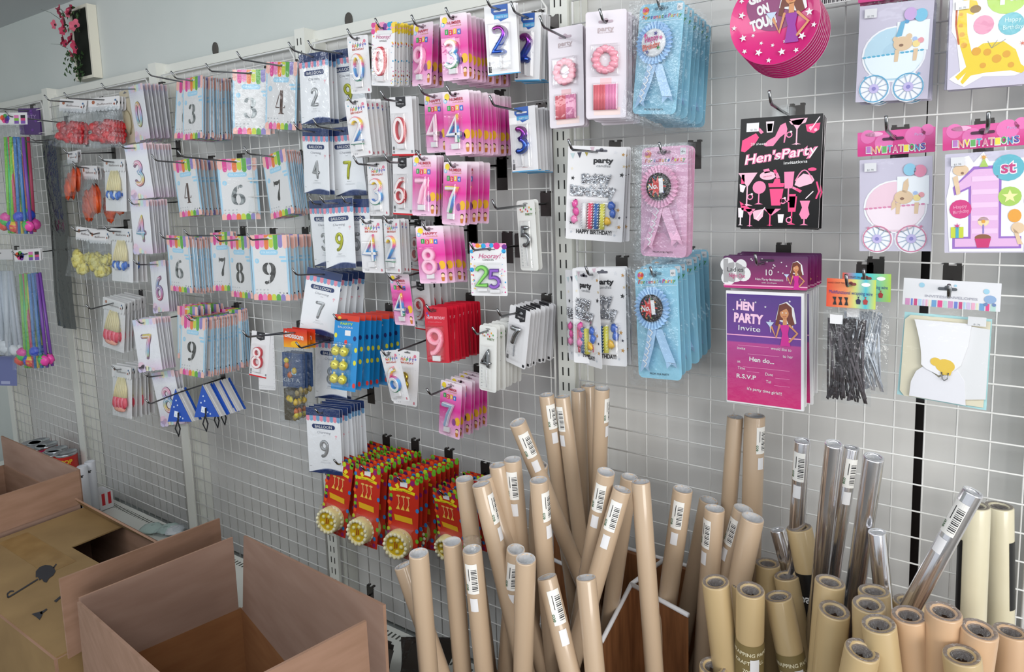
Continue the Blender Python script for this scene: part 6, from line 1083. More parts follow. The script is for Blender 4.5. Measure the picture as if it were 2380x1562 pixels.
put(f.mesh('stems'), None, o)

# ---------------------------------------------------------------- things on the base shelf
MT = M('#b9bcc0', .25, .9)
tubs = [(102, 1021, 0), (72, 1029, 1), (111, 1031, 0), (82, 1039, 1), (131, 1043, 0), (162, 1048, 0), (117, 1052, 2), (160, 1072, 3)]
tl = ['small red tub with silver lid, farthest back in the group', 'pink tub with silver lid at the left of the group', 'red tub with yellow lettering in the back row', 'pink tub with silver lid in front of the leftmost', 'red tub with silver lid in the middle', 'largest red tub with yellow lettering nearest the upright', 'tub with wide grey silver lid at the front of the group', 'white tub with silver lid nearest the white tubes']
for i, (u, v, k) in enumerate(tubs):
    zt_ = .43 if i < 7 else .36; p = atz(u, v, zt_); R = .043; p.y = max(min(p.y, -.055), -.34); hh = zt_ - .25
    o = thing('party_tub', tl[i], 'tub', (p.x, p.y, .2501)); col = [M('#c8281f', .35, coat=.3), M('#c8306c', .35, coat=.3), M('#b8302c', .35, coat=.3), 'white_gloss'][k]
    b = MB(); b.lathe([(0, 0), (R * .97, 0), (R, .004), (R, hh - .012)], col, 28); put(b.mesh('tub'), None, o)
    b = MB(); b.lathe([(R, hh - .012), (R * 1.04, hh - .010), (R * 1.04, hh), (R * .95, hh - .001), (R * .93, hh - .005), (0, hh - .005)], MT, 28); put(b.mesh('lid'), None, o)
    b = MB(); gv, gf, gw = glyphs('POP', .04)
    for off in (-.5, 1.2): b.add([((R + .0006) * math.sin(off + (x - gw / 2) * .55), -(R + .0006) * math.cos(off + (x - gw / 2) * .55), hh - .045 + zz_ * .026) for x, zz_ in gv], gf, M('#ecc52c') if k != 3 else INK)
    put(b.mesh('lettering'), None, o)
for i, (u, v, bt) in enumerate(((190, 1082, 'front'), (208, 1071, 'rear'))):
    p = atz(u, v, .50); o = thing('party_popper_tube', 'white popper tube with black lettering, %s' % ('the one nearer the cartons' if i == 0 else 'the one nearer the upright'), 'party popper', (p.x, p.y, .2501)); R = .019
    b = MB(); b.lathe([(0, 0), (R, 0), (R, .245), (R * .9, .248), (R * .8, .242), (0, .242)], M('#dcdee4', .4), 20); put(b.mesh('tube'), None, o)
    b = MB(); gv, gf, gw = glyphs('popper', .04); b.add([((R + .0005) * math.sin(.3 + (x - gw / 2) * .7), -(R + .0005) * math.cos(.3 + (x - gw / 2) * .7), .205 + z_ * .02) for x, z_ in gv], gf, INK)
    b.lathe([(R + .0004, .03), (R + .0004, .034)], INK, 20); put(b.mesh('lettering'), None, o)
p = atz(232, 1187, .2505); o = thing('striped_box', 'small open red and white striped box on the shelf beside the white tubes', 'box', (p.x - .03, p.y + .0, .2502)); b = MB(); W2, D2, H2, t = .045, .05, .075, .002
for a, c_, d, e in ((-W2, W2, -D2, -D2 + t), (-W2, W2, D2 - t, D2), (-W2, -W2 + t, -D2 + t, D2 - t), (W2 - t, W2, -D2 + t, D2 - t)): b.box(a, c_, d, e, 0, H2, 'white_card')
b.box(-W2, W2, -D2, D2, 0, .002, 'white_card')
for i in range(4):
    for face in (0, 1):
        a = -W2 + .008 + i * .022
        if face == 0: b.box(a, a + .011, -D2 - .0006, -D2, H2 * .3, H2, RED)
        else: b.box(W2, W2 + .0006, -D2 + .008 + i * .024, -D2 + .02 + i * .024, H2 * .3, H2, RED)
b.ell(0, .02, .008, .008, RED, -D2 - .0005, 12); put(b.mesh('carton'), None, o)
p = atz(395, 1225, .2505); b = MB(); b.sheet(-.10, .10, -.05, .05, lambda u, v: (0, 0, 0), 'crinkle_film', 2, 2)
b = MB(); rr = random.Random(2)
for i in range(5): b.blob((rr.uniform(-.06, .06), rr.uniform(-.03, .03), .012), (.05, .04, .012), ('crinkle_film', M('#b9cfc9', .4), M('#d8dce0', .4))[i % 3], 10, .3)
tag(put(b.mesh('plastic_packet'), None, None, (p.x + .02, p.y - .03, .2502)), 'pale crumpled plastic packet lying on the base shelf by the upright', 'plastic packet')
for i, (x, y, r) in enumerate(((-.93, -.2, .1), (-.80, -.14, .5), (-.68, -.2, -.2), (-.60, -.3, .3), (-.52, -.16, .1))):
    b = MB(); rr = random.Random(i)
    for k in range(8): b.sheet(-.06, .06, 0, .15, lambda u, v, k=k: (.01 * k * (v - .3), -.004 * k - .006 * math.sin(v * 7 + k), 0), ('crinkle_film', M('#4c4540', .3, coat=.5))[k % 2], 4, 6)
    tag(put(b.mesh('plastic_packet'), None, None, (x, y, .2505)), ['dark plastic packet at the left of the row on the base shelf', 'dark plastic packet below the red tags', 'dark plastic packet in the middle of the base shelf row', 'dark plastic packet nearest the leftmost kraft rolls', 'dark plastic packet at the back beside the kraft rolls'][i], 'plastic packet'); bpy.context.scene.collection.objects[-1].rotation_euler.z = r
for i, (u, v) in enumerate(((850, 1385), (880, 1395))):
    p = aty(u, v, .10); b = MB(); b.slab([(-.03, -.05), (.03, -.05), (.035, 0), (.028, .012), (-.028, .012), (-.035, 0)], M('#a81c28', .4), -.002, .002); b.text('8', .0, -.035, .02, WHITE, -.0025, 'c', None, 0, 0, .05); b.ell(.015, -.02, .005, .005, WHITE, -.0025)
    p = aty(865, 1385, 0); q = put(b.mesh('red_tag_card'), None, None, (p.x - .004 + i * .008, -.105 + i * .02, p.z + .004)); q.rotation_euler = (0, .2 - i * .55, -.3 + i * .3); tag(q, ['small red tag card hanging low, left of the two', 'small red tag card hanging low, right of the two'][i], 'tag card')
p = aty(865, 1385, 0); make_hook(p.x, p.z + .01, -.10, .13, .05, 'short low hook with the small red tag cards')
# ---------------------------------------------------------------- cardboard cartons
def panel(mb, A, B, C_, D_, t, m_in, m_out):
    """a sheet of corrugated board through four corners, t thick; A B C D run round the inner face"""
    A, B, C_, D_ = map(Vector, (A, B, C_, D_)); n = (B - A).cross(D_ - A).normalized() * t; q = [A, B, C_, D_]; r = [p - n for p in q]
    mb.add(q, [(0, 1, 2, 3)], m_in); mb.add(r, [(3, 2, 1, 0)], m_out)
    for i in range(4): j = (i + 1) % 4; mb.add([q[i], r[i], r[j], q[j]], [(0, 1, 2, 3)], 'card_brown')
def atx(u, v, x): r = ray(u, v); return CAM + r * ((x - CAM.x) / r.x)
def on_plane(u, v, P0, n): r = ray(u, v); return CAM + r * ((P0 - CAM).dot(n) / r.dot(n))
# the large open carton in front
Cn = atz(560, 1413, .6); Lf = atz(325, 1515, .6); Rt = atz(705, 1505, .6)
dl_ = (Lf - Cn).normalized(); dr = (Rt - Cn); dr.z = 0; dr = Vector((-dl_.y, dl_.x, 0)); 
if dr.x < 0: dr = -dr
WX = (on_plane(892, 1408, Cn, dl_) - Cn).dot(dr); WY = (on_plane(181, 1391, Cn, dr) - Cn).dot(dl_); print('BOX', WX, WY, on_plane(181, 1391, Cn, dr), on_plane(541,1249,Cn,dr))
A0 = Cn; A1 = Cn + dr * WX; A2 = A1 + dl_ * WY; A3 = Cn + dl_ * WY; up = Vector((0, 0, 1))
o = thing('open_carton', 'large open cardboard carton with its flaps standing up, in the front', 'cardboard box', (Cn.x, Cn.y, 0)); base = Vector((Cn.x, Cn.y, 0))
b = MB()
for P0, P1 in ((A0, A1), (A1, A2), (A2, A3), (A3, A0)):
    p0, p1 = P0 - base, P1 - base; z0 = Vector((0, 0, -.6 + .004)); inn = ((A0 + A2) / 2 - (P0 + P1) / 2).normalized() * .0
    panel(b, p1, p0, p0 + z0, p1 + z0, .005, 'card_orange_shaded', 'card_brown')
q = [p - base for p in (A0, A1, A2, A3)]; b.add([p + Vector((0, 0, -.42)) for p in q], [(0, 1, 2, 3)], 'card_orange_shaded'); b.add([p + Vector((0, 0, -.595)) for p in q], [(3, 2, 1, 0)], 'card_brown'); put(b.mesh('carton_body'), None, o)
def flap(P0, P1, tip0, tip1, nm='flap', extra=None, m_in='card_inside', m_out='card_brown', base=base, o=o, flip=False):
    b = MB(); a = (P1, P0, tip0, tip1) if not flip else (P0, P1, tip1, tip0); a = [p - base for p in a]; panel(b, *a, .005, m_in, m_out)
    if extra: extra(b)
    return put(b.mesh(nm), None, o)
nb = dl_; fl = .205
flap(A0 + dr * .012, A1 - dr * .005, on_plane(566, 1246, A0, nb) , on_plane(890, 1408, A0, nb), flip=True)           # back flap
t0 = on_plane(541, 1249, A0, dr); t1 = on_plane(183, 1391, A0, dr)
flap(A0 + dl_ * .005, A3, t0, t1)      # left flap
r0 = on_plane(848, 1440, A1 + dr * .0, dr); r1 = on_plane(612, 1562, A1, dr); r1 = r0 + (r1 - r0) * ((A2 - r0).dot(dl_) / (r1 - r0).dot(dl_))
flap(A1 + dl_ * .03, A2 - dl_ * .005, r0, r1, flip=True, m_in='card_brown')
n0 = on_plane(186, 1397, A3, dl_); n1 = on_plane(372, 1562, A3, dl_); n1 = n0 + (n1 - n0) * (WX / (n1 - n0).dot(dr))
flap(A2 - dr * .01, A3 + dr * .01, n1, n0, flip=True)
# printed carton behind it, with the umbrella marks
BZ = .6; b0 = Vector((-1.97, -.43, 0)); o2 = thing('umbrella_carton', 'brown carton with a black umbrella symbol on top, left of the large open carton', 'cardboard box', b0)
W_, Dp = .74, .37; b = MB(); tp = BZ
for P0, P1 in (((0, 0), (W_, 0)), ((W_, 0), (W_, -Dp)), ((W_, -Dp), (0, -Dp)), ((0, -Dp), (0, 0))):
    P0 = Vector((P0[0], P0[1], tp)); P1 = Vector((P1[0], P1[1], tp)); z0 = Vector((0, 0, -tp + .004)); panel(b, P1, P0, P0 + z0, P1 + z0, .005, 'card_brown', 'card_tan')
b.add([(0, 0, .1), (W_, 0, .1), (W_, -Dp, .1), (0, -Dp, .1)], [(3, 2, 1, 0)], 'card_brown'); put(b.mesh('carton_body'), None, o2)
h0 = atz(168, 1272, BZ + .002) - b0; h1 = atz(262, 1240, BZ + .002) - b0; h2 = atz(210, 1318, BZ + .002) - b0
f = MB(); X1 = h0.x + .0; Y1 = h1.y - .10
f.box(.0, W_, -Dp, Y1, BZ, BZ + .004, 'card_tan'); f.box(0, X1, Y1, -.0, BZ, BZ + .004, 'card_tan')
rr = random.Random(3); tape = MB()
tape.box(.03, X1 + .1, -.24, -.17, BZ + .0042, BZ + .0046, 'tape'); put(f.mesh('top_flaps'), None, o2); put(tape.mesh('packing_tape'), None, o2)
def flatdecal(mb, pts, z, m):   # polygon lying on the carton top
    P_ = [atz(u, v, z) - b0 for u, v in pts]; P_ = [Vector((p.x, p.y, z)) for p in P_]
    nn = (P_[1] - P_[0]).cross(P_[2] - P_[0])
    mb.add(P_, [list(range(len(P_)))], m); return P_
um = MB(); zz = BZ + .0052; BK = M('#26262b', .7)
flatdecal(um, [(83, 1342), (83, 1328), (92, 1318), (105, 1313), (117, 1314), (126, 1319), (129, 1328), (124, 1337), (114, 1344), (108, 1354), (101, 1352), (97, 1345), (92, 1349), (88, 1341)], zz, BK)
for A, B in (((124, 1320), (131, 1311)), ((88, 1346), (30, 1382)), ((30, 1382), (18, 1389)), ((18, 1389), (17, 1380)), ((17, 1380), (24, 1374)), ((24, 1374), (32, 1374))):
    dx, dy = B[0] - A[0], B[1] - A[1]; l = math.hypot(dx, dy); nx, ny = -dy / l * 1.6, dx / l * 1.6; flatdecal(um, [(A[0] + nx, A[1] + ny), (B[0] + nx, B[1] + ny), (B[0] - nx, B[1] - ny), (A[0] - nx, A[1] - ny)], zz, BK)
put(um.mesh('umbrella_print'), None, o2); um = MB(); flatdecal(um, [(73, 1427), (98, 1420), (99, 1428), (92, 1441), (84, 1434)], zz, BK); flatdecal(um, [(92, 1424), (108, 1414), (110, 1417), (96, 1428)], zz, BK); flatdecal(um, [(125, 1397), (140, 1385), (142, 1389), (130, 1400)], zz, BK)
put(um.mesh('glass_print'), None, o2)
bk = MB(); panel(bk, Vector((W_, 0, BZ)), Vector((.0, 0, BZ)), atz(176, 1157, BZ + .05) - b0, atz(372, 1262, BZ + .04) - b0, .005, 'card_brown', 'card_tan'); put(bk.mesh('flap'), None, o2)
XF = -1.21; nX = Vector((1, 0, 0)); PF = Vector((XF, 0, 0)); q0, q1, q2 = on_plane(508, 1204, PF, nX), on_plane(136, 1345, PF, nX), on_plane(152, 1500, PF, nX); q3 = Vector((XF, q0.y, .62)); q2 = Vector((XF, q1.y, .60))
fa = MB(); panel(fa, q1 - b0, q0 - b0, q3 - b0, q2 - b0, .005, 'card_tan', 'card_brown')
def att(mb):
    gv, gf, gw = glyphs('ATTENZIONE !', .03); a, c_ = on_plane(221, 1366, PF, nX), on_plane(291, 1338, PF, nX); dv = c_ - a; hh = .030
    mb.add([(XF + .0012 - b0.x, (a + dv * (x / gw)).y - b0.y, (a + dv * (x / gw)).z - b0.z + z_ * hh / .72) for x, z_ in gv], gf, BK)
put(fa.mesh('side_flap'), None, o2); ft = MB(); att(ft); put(ft.mesh('lettering'), None, o2)
# far left open carton
XC = -2.0; PC = Vector((XC, 0, 0)); c1 = on_plane(182, 1092, PC, nX); c0 = on_plane(0, 1146, PC, nX); c0 = c1 + (c0 - c1) * 1.25
o3 = thing('far_carton', 'open cardboard carton at the left edge below the red tubs', 'cardboard box', (XC, c1.y, 0)); bs = Vector((XC, c1.y, 0)); top = c1.z; yf = c0.y; wd = .62; b = MB(); zf = .61
for P0, P1 in (((0, 0), (0, yf - c1.y)), ((0, yf - c1.y), (-wd, yf - c1.y)), ((-wd, yf - c1.y), (-wd, 0)), ((-wd, 0), (0, 0))):
    P0 = Vector((P0[0], P0[1], zf)); P1 = Vector((P1[0], P1[1], zf)); z0 = Vector((0, 0, -zf + .004)); panel(b, P0, P1, P1 + z0, P0 + z0, .005, 'card_inside', 'card_brown')
b.add([(0, 0, .3), (-wd, 0, .3), (-wd, yf - c1.y, .3), (0, yf - c1.y, .3)], [(0, 1, 2, 3)], 'card_brown'); put(b.mesh('carton_body'), None, o3)
for P0, P1 in (((0, 0), (0, yf - c1.y)), ((-wd, 0), (0, 0))):
    f = MB(); P0 = Vector((P0[0], P0[1], zf)); P1 = Vector((P1[0], P1[1], zf)); U = up * (top - zf); panel(f, P0, P1, P1 + U, P0 + U, .005, 'card_inside', 'card_brown'); f_ = put(f.mesh('flap'), None, o3)
f = MB(); vs = []
for i in range(9): a = i / 8; vs += [(-.60 + .22 * a, yf - c1.y + .10, zf - .0 + .03 * math.sin(a * 3)), (-.60 + .20 * a, yf - c1.y + .13, zf + .14 - .12 * a * a)]
f.add(vs, [(2 * i, 2 * i + 2, 2 * i + 3, 2 * i + 1) for i in range(8)], 'card_inside'); put(f.mesh('bent_flap'), None, o3)

# ---------------------------------------------------------------- wooden roll bin with white wire rims
bx0, bx1, by0, by1, bz0, bz1 = -.56, .62, -.60, -.05, .30, .76
o = thing('roll_bin', 'brown wooden display bin with white wire dividers holding the paper rolls', 'display bin', (0, -.3, 0))
def W2(x, y, z): return Vector((x, y + .3, z))
b = MB()
b.box(bx0 + .14, bx1, .25 - .012, .25, .02, bz1, 'wood_panel'); b.box(bx0, bx1, by0 + .3, by0 + .312, .02, bz1 - .10, 'wood_panel'); b.box(bx0, bx0 + .012, by0 + .312, .238, .02, bz1 - .38, 'wood_panel'); b.box(bx1 - .012, bx1, by0 + .312, .238, .02, bz1 - .06, 'wood_panel'); b.box(bx0 + .012, bx1 - .012, by0 + .312, .238, bz0, bz0 + .012, 'wood_panel'); put(b.mesh('wooden_box'), None, o)
b = MB(); j1 = aty(1467, 1358, .20); j2 = aty(1546, 1299, .08); j3 = aty(1398, 1492, .32); j4 = aty(1600, 1430, .26); j5 = aty(1285, 1300, .10); j6 = aty(1352, 1331, .14); O = Vector((0, .3, 0))
for s_, e_ in ((j1, j2), (j1, j3), (j1, j4), (j5, j6)): b.tube([s_ + O, e_ + O], .0045, 'white_gloss', 8)
b.tube([W2(bx0 + .14, by1, bz1 + .003), W2(bx1, by1, bz1 + .003)], .004, 'white_gloss', 8); put(b.mesh('wire_divider'), None, o)
b = MB(); m1 = (j1 + j3) / 2; b.add([tuple(p + O) for p in (j1, j3, Vector((j3.x, j3.y, .32)), Vector((j1.x, j1.y, .32)))], [(0, 1, 2, 3)], 'wood_panel'); put(b.mesh('divider_board'), None, o)
b = MB(); b.add([tuple(p + O) for p in (j1, j4, Vector((j4.x, j4.y, .32)), Vector((j1.x, j1.y, .32)))], [(0, 1, 2, 3)], 'wood_panel'); put(b.mesh('divider_board'), None, o)

# ---------------------------------------------------------------- paper rolls
def roll(nm, label, cat, grp, top, low, w, R, mat, kind='slim', yb=None, core=.55, lab=None, zb=.313):
    r = ray(*top); P = CAM + r * (FPX * 2 * R / w)
    if P.y > -.02 - R: P = aty(top[0], top[1], R + .022)
    r1, r2 = ray(*top), ray(*(low or (top[0] + (1400 - top[0]) * .02, top[1] + 150))); n = r1.cross(r2).normalized()
    if yb is None: yb = max(min(P.y + (.03 if P.y < -.3 else -.04), -.08), -.56)
    # foot: in the plane of view of the axis, on the bin floor
    xx = CAM.x - (n.y * (yb - CAM.y) + n.z * (zb - CAM.z)) / n.x if abs(n.x) > 1e-5 else P.x
    xx = max(min(xx, .59), -.53)
    F = Vector((xx, yb, zb)); ax = (P - F); Ln = ax.length; q = ax.to_track_quat('Z', 'Y')
    # turn the label to face the camera
    o = thing(nm, label, cat, F, grp); q2 = q.to_matrix().to_4x4(); inv = (Matrix.Translation(F) @ q2).inverted(); cl = inv @ CAM; ang = math.atan2(cl.y, cl.x)
    o.rotation_mode = 'QUATERNION'; o.rotation_quaternion = (q2 @ Matrix.Rotation(ang + math.pi / 2, 4, 'Z')).to_quaternion()
    b = MB(); c = R * core; b.lathe([(R * .2, 0), (R, 0), (R, Ln - .002), (R * .97, Ln), (c * 1.02, Ln), (c, Ln - .003), (c, Ln - .12)], mat, 32); put(b.mesh('paper_roll'), None, o)
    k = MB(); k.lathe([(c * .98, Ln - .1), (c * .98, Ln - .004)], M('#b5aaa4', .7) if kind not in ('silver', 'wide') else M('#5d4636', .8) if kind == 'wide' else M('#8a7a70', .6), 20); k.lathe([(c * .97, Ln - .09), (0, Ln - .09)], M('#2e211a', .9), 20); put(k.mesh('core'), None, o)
    p = MB(); rr = random.Random(int(top[0] * 7 + top[1])); hole = rr.uniform(.42, .6) if kind == 'wide' else .0; N_ = 22
    prof = [(R * .94, .0008), (R * .8, .001), (c, -.002), (c * .8, -.005), (c * max(hole, .3), -.012)] + ([] if hole else [(0, -.008)]); vs = []
    for i, (a, z_) in enumerate(prof):
        for g in range(N_): th = 2 * math.pi * g / N_; jj = (rr.uniform(-.3, .3) if i > 1 else 0); vs.append((a * (1 + jj * .6) * math.cos(th), a * (1 + jj * .6) * math.sin(th), Ln + z_ + jj * .008))
    p.add(vs, [(i * N_ + a, i * N_ + (a + 1) % N_, (i + 1) * N_ + (a + 1) % N_, (i + 1) * N_ + a) for i in range(len(prof) - 1) for a in range(N_)], 'end_film' if kind != 'wide' else 'end_film_grey', True)
    if kind == 'cap': p.lathe([(R * 1.0, Ln), (R * .98, Ln + .014), (R * .9, Ln + .018), (0, Ln + .016)], 'bag_film', 22)
    put(p.mesh('plastic_wrap_end'), None, o)
    def patch(mb, th, z0, z1, ww, m, e=.0006):
        n_ = 8; vs = []
        for i in range(n_ + 1): a = -math.pi / 2 + th + (i / n_ - .5) * ww / R; vs += [((R + e) * math.cos(a), (R + e) * math.sin(a), z0), ((R + e) * math.cos(a), (R + e) * math.sin(a), z1)]
        mb.add(vs, [(2 * i, 2 * i + 2, 2 * i + 3, 2 * i + 1) for i in range(n_)], m)
    def wraptext(mb, t, th, zc, h, m, vert=False, e=.0011, bold=.02):
        gv, gf, gw = glyphs(t, bold); kx = h / .72; out = []
        for x, z_ in gv:
            a, zz_ = ((x - gw / 2) * kx, z_ * kx) if not vert else (-z_ * kx, (x - gw / 2) * kx)
            g = -math.pi / 2 + th + a / R; out.append(((R + e) * math.cos(g), (R + e) * math.sin(g), zc + zz_))
        mb.add(out, gf, m)
    if lab and lab[0] == 'bar':
        th = lab[1]; l = MB(); patch(l, th, Ln - .072, Ln - .018, .021, M('#e9e7e2', .5)); 
        for i in range(13): patch(l, th + .0045 / R, Ln - .066 + i * .0031, Ln - .066 + i * .0031 + (.0009, .0019, .0013)[i % 3], .0095, INK, .0009)
        wraptext(l, 'eco', th - .0068 / R, Ln - .060, .006, M('#4c6c4c'), True); patch(l, th - .004 / R, Ln - .048, Ln - .026, .0012, INK, .0009); put(l.mesh('barcode_label'), None, o)
        s = MB(); patch(s, th - .001, Ln - .104, Ln - .08, .013, 'white_gloss', .0007); put(s.mesh('price_sticker'), None, o)
    if lab and lab[0] == 'olive':
        l = MB(); n_ = 30; OL = M('#7b6b44', .5); z1, z0 = Ln - .085, Ln - .165
        for i, t in enumerate(('WRAPPING PAPER', 'KRAFT ROLL', '70CM')): wraptext(l, t, .0, Ln - .103 - i * .015, .0062, M('#dcd3b4'))
        b_ = MB(); b_.lathe([(R + .0004, z0), (R + .0006, z1)], OL, 30); put(b_.mesh('paper_band'), None, o); put(l.mesh('lettering'), None, o); s = MB(); patch(s, .35, Ln - .145, Ln - .108, .014, 'white_gloss', .0015); put(s.mesh('price_sticker'), None, o)
    if lab and lab[0] == 'black':
        b_ = MB(); b_.lathe([(R + .0004, Ln - .29), (R + .0006, Ln - .075)], M('#121214', .4), 30); put(b_.mesh('black_band'), None, o); l = MB(); wraptext(l, 'paper', 0, Ln - .125, .016, M('#c8c8c8')); wraptext(l, '70 cm', 0, Ln - .145, .006, M('#b0b0b0')); put(l.mesh('lettering'), None, o)
    if lab and lab[0] == 'strip': s = MB(); patch(s, lab[1], Ln - lab[3], Ln - lab[2], .02, M('#161618', .4)); put(s.mesh('black_label'), None, o)
    return o
film('end_film', '#ecebee', .12, .2, 1.0, 160, .42)
film('end_film_grey', '#cfc9c6', .08, .2, 1.0, 160, .30, '#a09a98')
SL = 'slim tan kraft paper roll '
slim = [
 ((973, 1286), (994, 1535), 46, None, 'standing leftmost in the front'), ((937, 1314), (1020, 1552), 42, None, 'leaning left behind the leftmost front roll'), ((1050.6, 1259), (1074, 1552), 43.5, None, 'second from left in the front'),
 ((1097, 1277), (1124.8, 1552), 45, ('bar', -.35), 'with a clear cap and barcode, third from left in front'), ((1079, 1113), (1098, 1264), 41, None, 'leftmost of the second row'), ((1118, 1125), (1179, 1382), 43, ('bar', 1.0), 'tilting left, second in the second row'), ((1128, 1111), (1166, 1235), 41, None, 'just behind the tilted second row roll'),
 ((1157, 1081), (1184, 1238), 41, None, 'left of the pair beside the red bags'), ((1191, 1068), (1208, 1251), 41, ('bar', -.3), 'right of the pair beside the red bags'), ((1203, 982), (1336, 1308), 40, ('bar', .1), 'leaning far left against the grid'), ((1252, 1116), (1269, 1330), 43, ('bar', .8), 'upright in the centre of the left group'), ((1254, 1081), (1245, 1273), 39, None, 'directly behind the centre one'),
 ((1270, 918), (1315, 1251), 35.5, ('bar', .4), 'leftmost of the five tallest'), ((1307, 922), (1354, 1295), 35.5, ('bar', -.8), 'second of the five tallest, with crumpled wrap'), ((1344, 907), (1354, 1185), 34, None, 'third of the five tallest'), ((1367, 896), (1374, 1142), 33, None, 'rearmost of the five tallest'), ((1399, 903), (1393, 1089), 36, ('bar', 1.05), 'rightmost of the five tallest'),
 ((1408.5, 1097), (1373, 1295), 43, ('bar', -.3), 'leaning right with barcode, upper of two'), ((1446, 1138), (1363, 1425), 43.5, ('bar', -.2), 'leaning right with barcode, lower of two'), ((1463, 1108), (1424, 1382), 40, None, 'behind the lower right-leaning one'), ((1489, 1120), (1511, 1425), 43.5, None, 'right of the leaning pair'),
 ((1199, 1277), (1179, 1535), 43.5, ('bar', -.2), 'with green lettered label, left of the front pair'), ((1222, 1299), (1216, 1552), 48, None, 'right of the front pair'), ((1271, 1341), (1323, 1552), 46, ('bar', .25), 'tilting left in the front centre'), ((1362, 1343), (1382, 1552), 47, None, 'rightmost of the front slim rolls'),
 ((1587, 1137), (1553, 1384), 46, ('bar', -.2), 'with barcode, left of the wide rolls'), ((1661, 1182), (1640, 1461), 47, ('bar', -.8), 'above the leftmost wide roll'), ((1647, 1162), (1597, 1422), 43, None, 'behind the one above the leftmost wide roll'), ((1749, 1203), (1724, 1326), 53, None, 'tilting right beside the black banded roll'), ((1728, 1183), (1690, 1318), 47, ('bar', -.7), 'behind the one tilting right'),
 ((1709, 969), (1690, 1230), 33.5, None, 'left of the tall pair on the right'), ((1754, 966), (1748, 1176), 44, ('bar', .75), 'right of the tall pair on the right')]
YB = {9: -.09, 12: -.13, 13: -.17, 14: -.1, 15: -.08, 16: -.1, 17: -.33, 18: -.50, 19: -.26, 20: -.40, 10: -.38, 11: -.2, 23: -.55, 24: -.56}
for i, (t, l, w_, lb, txt) in enumerate(slim):
    roll('kraft_paper_roll', SL + txt, 'paper roll', 'slim tan kraft paper rolls', t, l, w_, .0165 if i < 25 or i == 30 else .0205 if i == 31 else .0205 if i == 28 else .0188, 'kraft_slim', 'cap' if i == 3 else 'slim', lab=lb, core=.8, yb=YB.get(i))
silver = [((1865, 1024), (1853.5, 1206), 36.5, ('bar', -.3), 'silver paper roll with barcode, leftmost of the tall silver ones'), ((1938, 1031), (1909, 1307), 40, None, 'silver paper roll, second of the tall silver ones'), ((1980, 1040), (1940, 1307), 35, ('bar', .3), 'silver paper roll with barcode and price sticker, third tall'), ((2031, 1062), (1983, 1403), 45, None, 'silver paper roll, rightmost of the tall upright silver ones'),
 ((2038.5, 1236), (2050, 1357), 40, None, 'short silver paper roll in clear wrap beside the tall ones'), ((1807, 1231), (1828, 1307), 34, None, 'small silver roll with open brown core, left of the black banded roll'), ((2262, 1143), (2129, 1388), 45, ('bar', -.4), 'silver paper roll leaning diagonally against the grid')]
for i, (t, l, w_, lb, txt) in enumerate(silver):
    roll('silver_paper_roll', txt, 'paper roll', 'silver paper rolls', t, l, w_, .0138 if i != 3 else .0155, 'silver_roll', 'silver', lab=lb, core=.7, yb=(-.12 if i < 4 else None))
for t, l, w_, lb, txt in (((2266, 1174), (2256, 1442), 63, ('strip', -1.2, .055, .17), 'cream paper roll with black label, left of the tall cream pair'), ((2322, 1176), (2324, 1453), 47, ('strip', 1.15, .055, .17), 'cream paper roll with black label, right of the tall cream pair')):
    roll('cream_paper_roll', txt, 'paper roll', 'cream paper rolls', t, l, w_, .0215, 'cream_paper', 'wide', lab=lb, core=.62)
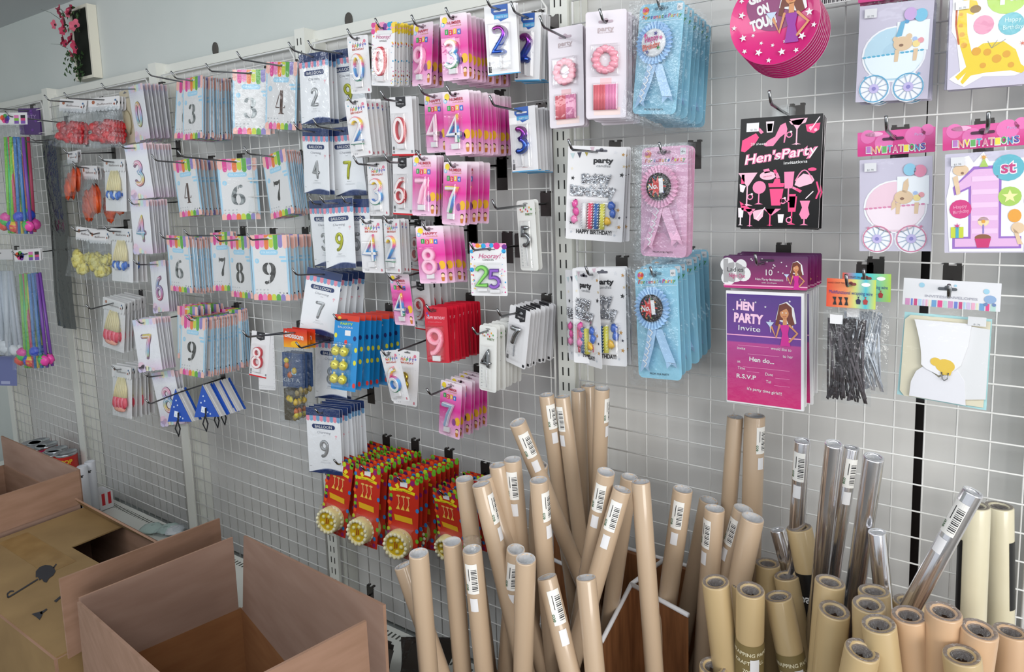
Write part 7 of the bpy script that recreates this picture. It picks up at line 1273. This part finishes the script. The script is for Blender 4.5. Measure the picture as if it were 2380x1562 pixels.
WD = [((1857, 1226), (1890, 1384), 58, ('black', 0), 'kraft_wide', 'wide kraft roll with a black paper band, tilting left'), ((1784, 1309), (1786, 1420), 56, None, 'kraft_wide', 'wide kraft roll with small hole, left behind the front banded pair'), ((1828, 1338), (1844, 1423), 58, None, 'kraft_wide', 'wide kraft roll below the black banded roll'), ((1663, 1352), (1686, 1546), 63, None, 'kraft_wide', 'leftmost wide kraft roll'), ((1730, 1360), (1735, 1480), 58, None, 'kraft_wide', 'wide kraft roll just behind the left olive banded roll'),
 ((1744, 1371), (1742, 1546), 65, ('olive', 0), 'kraft_wide', 'wide kraft roll with olive lettered band, left of the two'), ((1809, 1386), (1842, 1546), 63.5, ('olive', 0), 'kraft_wide', 'wide kraft roll with olive lettered band, right of the two'), ((1929, 1352), (1921, 1450), 67, None, 'kraft_wide', 'wide kraft roll left of the silver rolls'), ((1939, 1418), (1925, 1553), 70, None, 'kraft_wide', 'wide kraft roll in the middle, standing free in front'), ((2031, 1373), (2040, 1500), 69, None, 'kraft_wide', 'wide kraft roll in glossy wrap, farthest back of three'), ((2019, 1404), (2020, 1520), 72, None, 'kraft_wide', 'wide kraft roll in glossy wrap, second of three'),
 ((2042, 1450), (2055, 1552), 76, None, 'kraft_wide', 'wide kraft roll with large dark opening, nearest of three'), ((2112, 1397), (2115, 1500), 68, None, 'kraft_wide', 'wide pale kraft roll at the back below the diagonal silver roll'), ((2112, 1429), (2121, 1554), 75, ('strip', -1.0, .13, .2), 'kraft_pink', 'wide pinkish kraft roll with black label at its left'), ((2193, 1421), (2187, 1530), 77, ('strip', -1.2, .12, .3), 'kraft_pink', 'wide pinkish kraft roll beneath the tall cream pair'), ((2276, 1463), (2263, 1554), 79, None, 'kraft_pink', 'wide pinkish kraft roll, second from the right edge'),
 ((2349, 1467), (2345, 1560), 73, None, 'kraft_pink', 'wide pinkish kraft roll at the right edge'), ((2235, 1522), (2243, 1600), 81, None, 'kraft_wide', 'wide kraft roll stuffed with crumpled plastic, low on the right'), ((2004, 1511), (1985, 1600), 77, None, 'kraft_wide', 'wide kraft roll tilting right, low in the middle'), ((2064, 1548), (2070, 1620), 73, None, 'kraft_wide', 'wide kraft roll at the bottom edge in the middle'), ((1657, 1548), (1660, 1620), 63, None, 'kraft_wide', 'wide kraft roll at the bottom edge, far left')]
for t, l, w_, lb, m, txt in WD:
    roll('wide_kraft_roll', txt, 'paper roll', 'wide kraft paper rolls', t, l, w_, .0225, m, 'wide', lab=lb, core=.60)
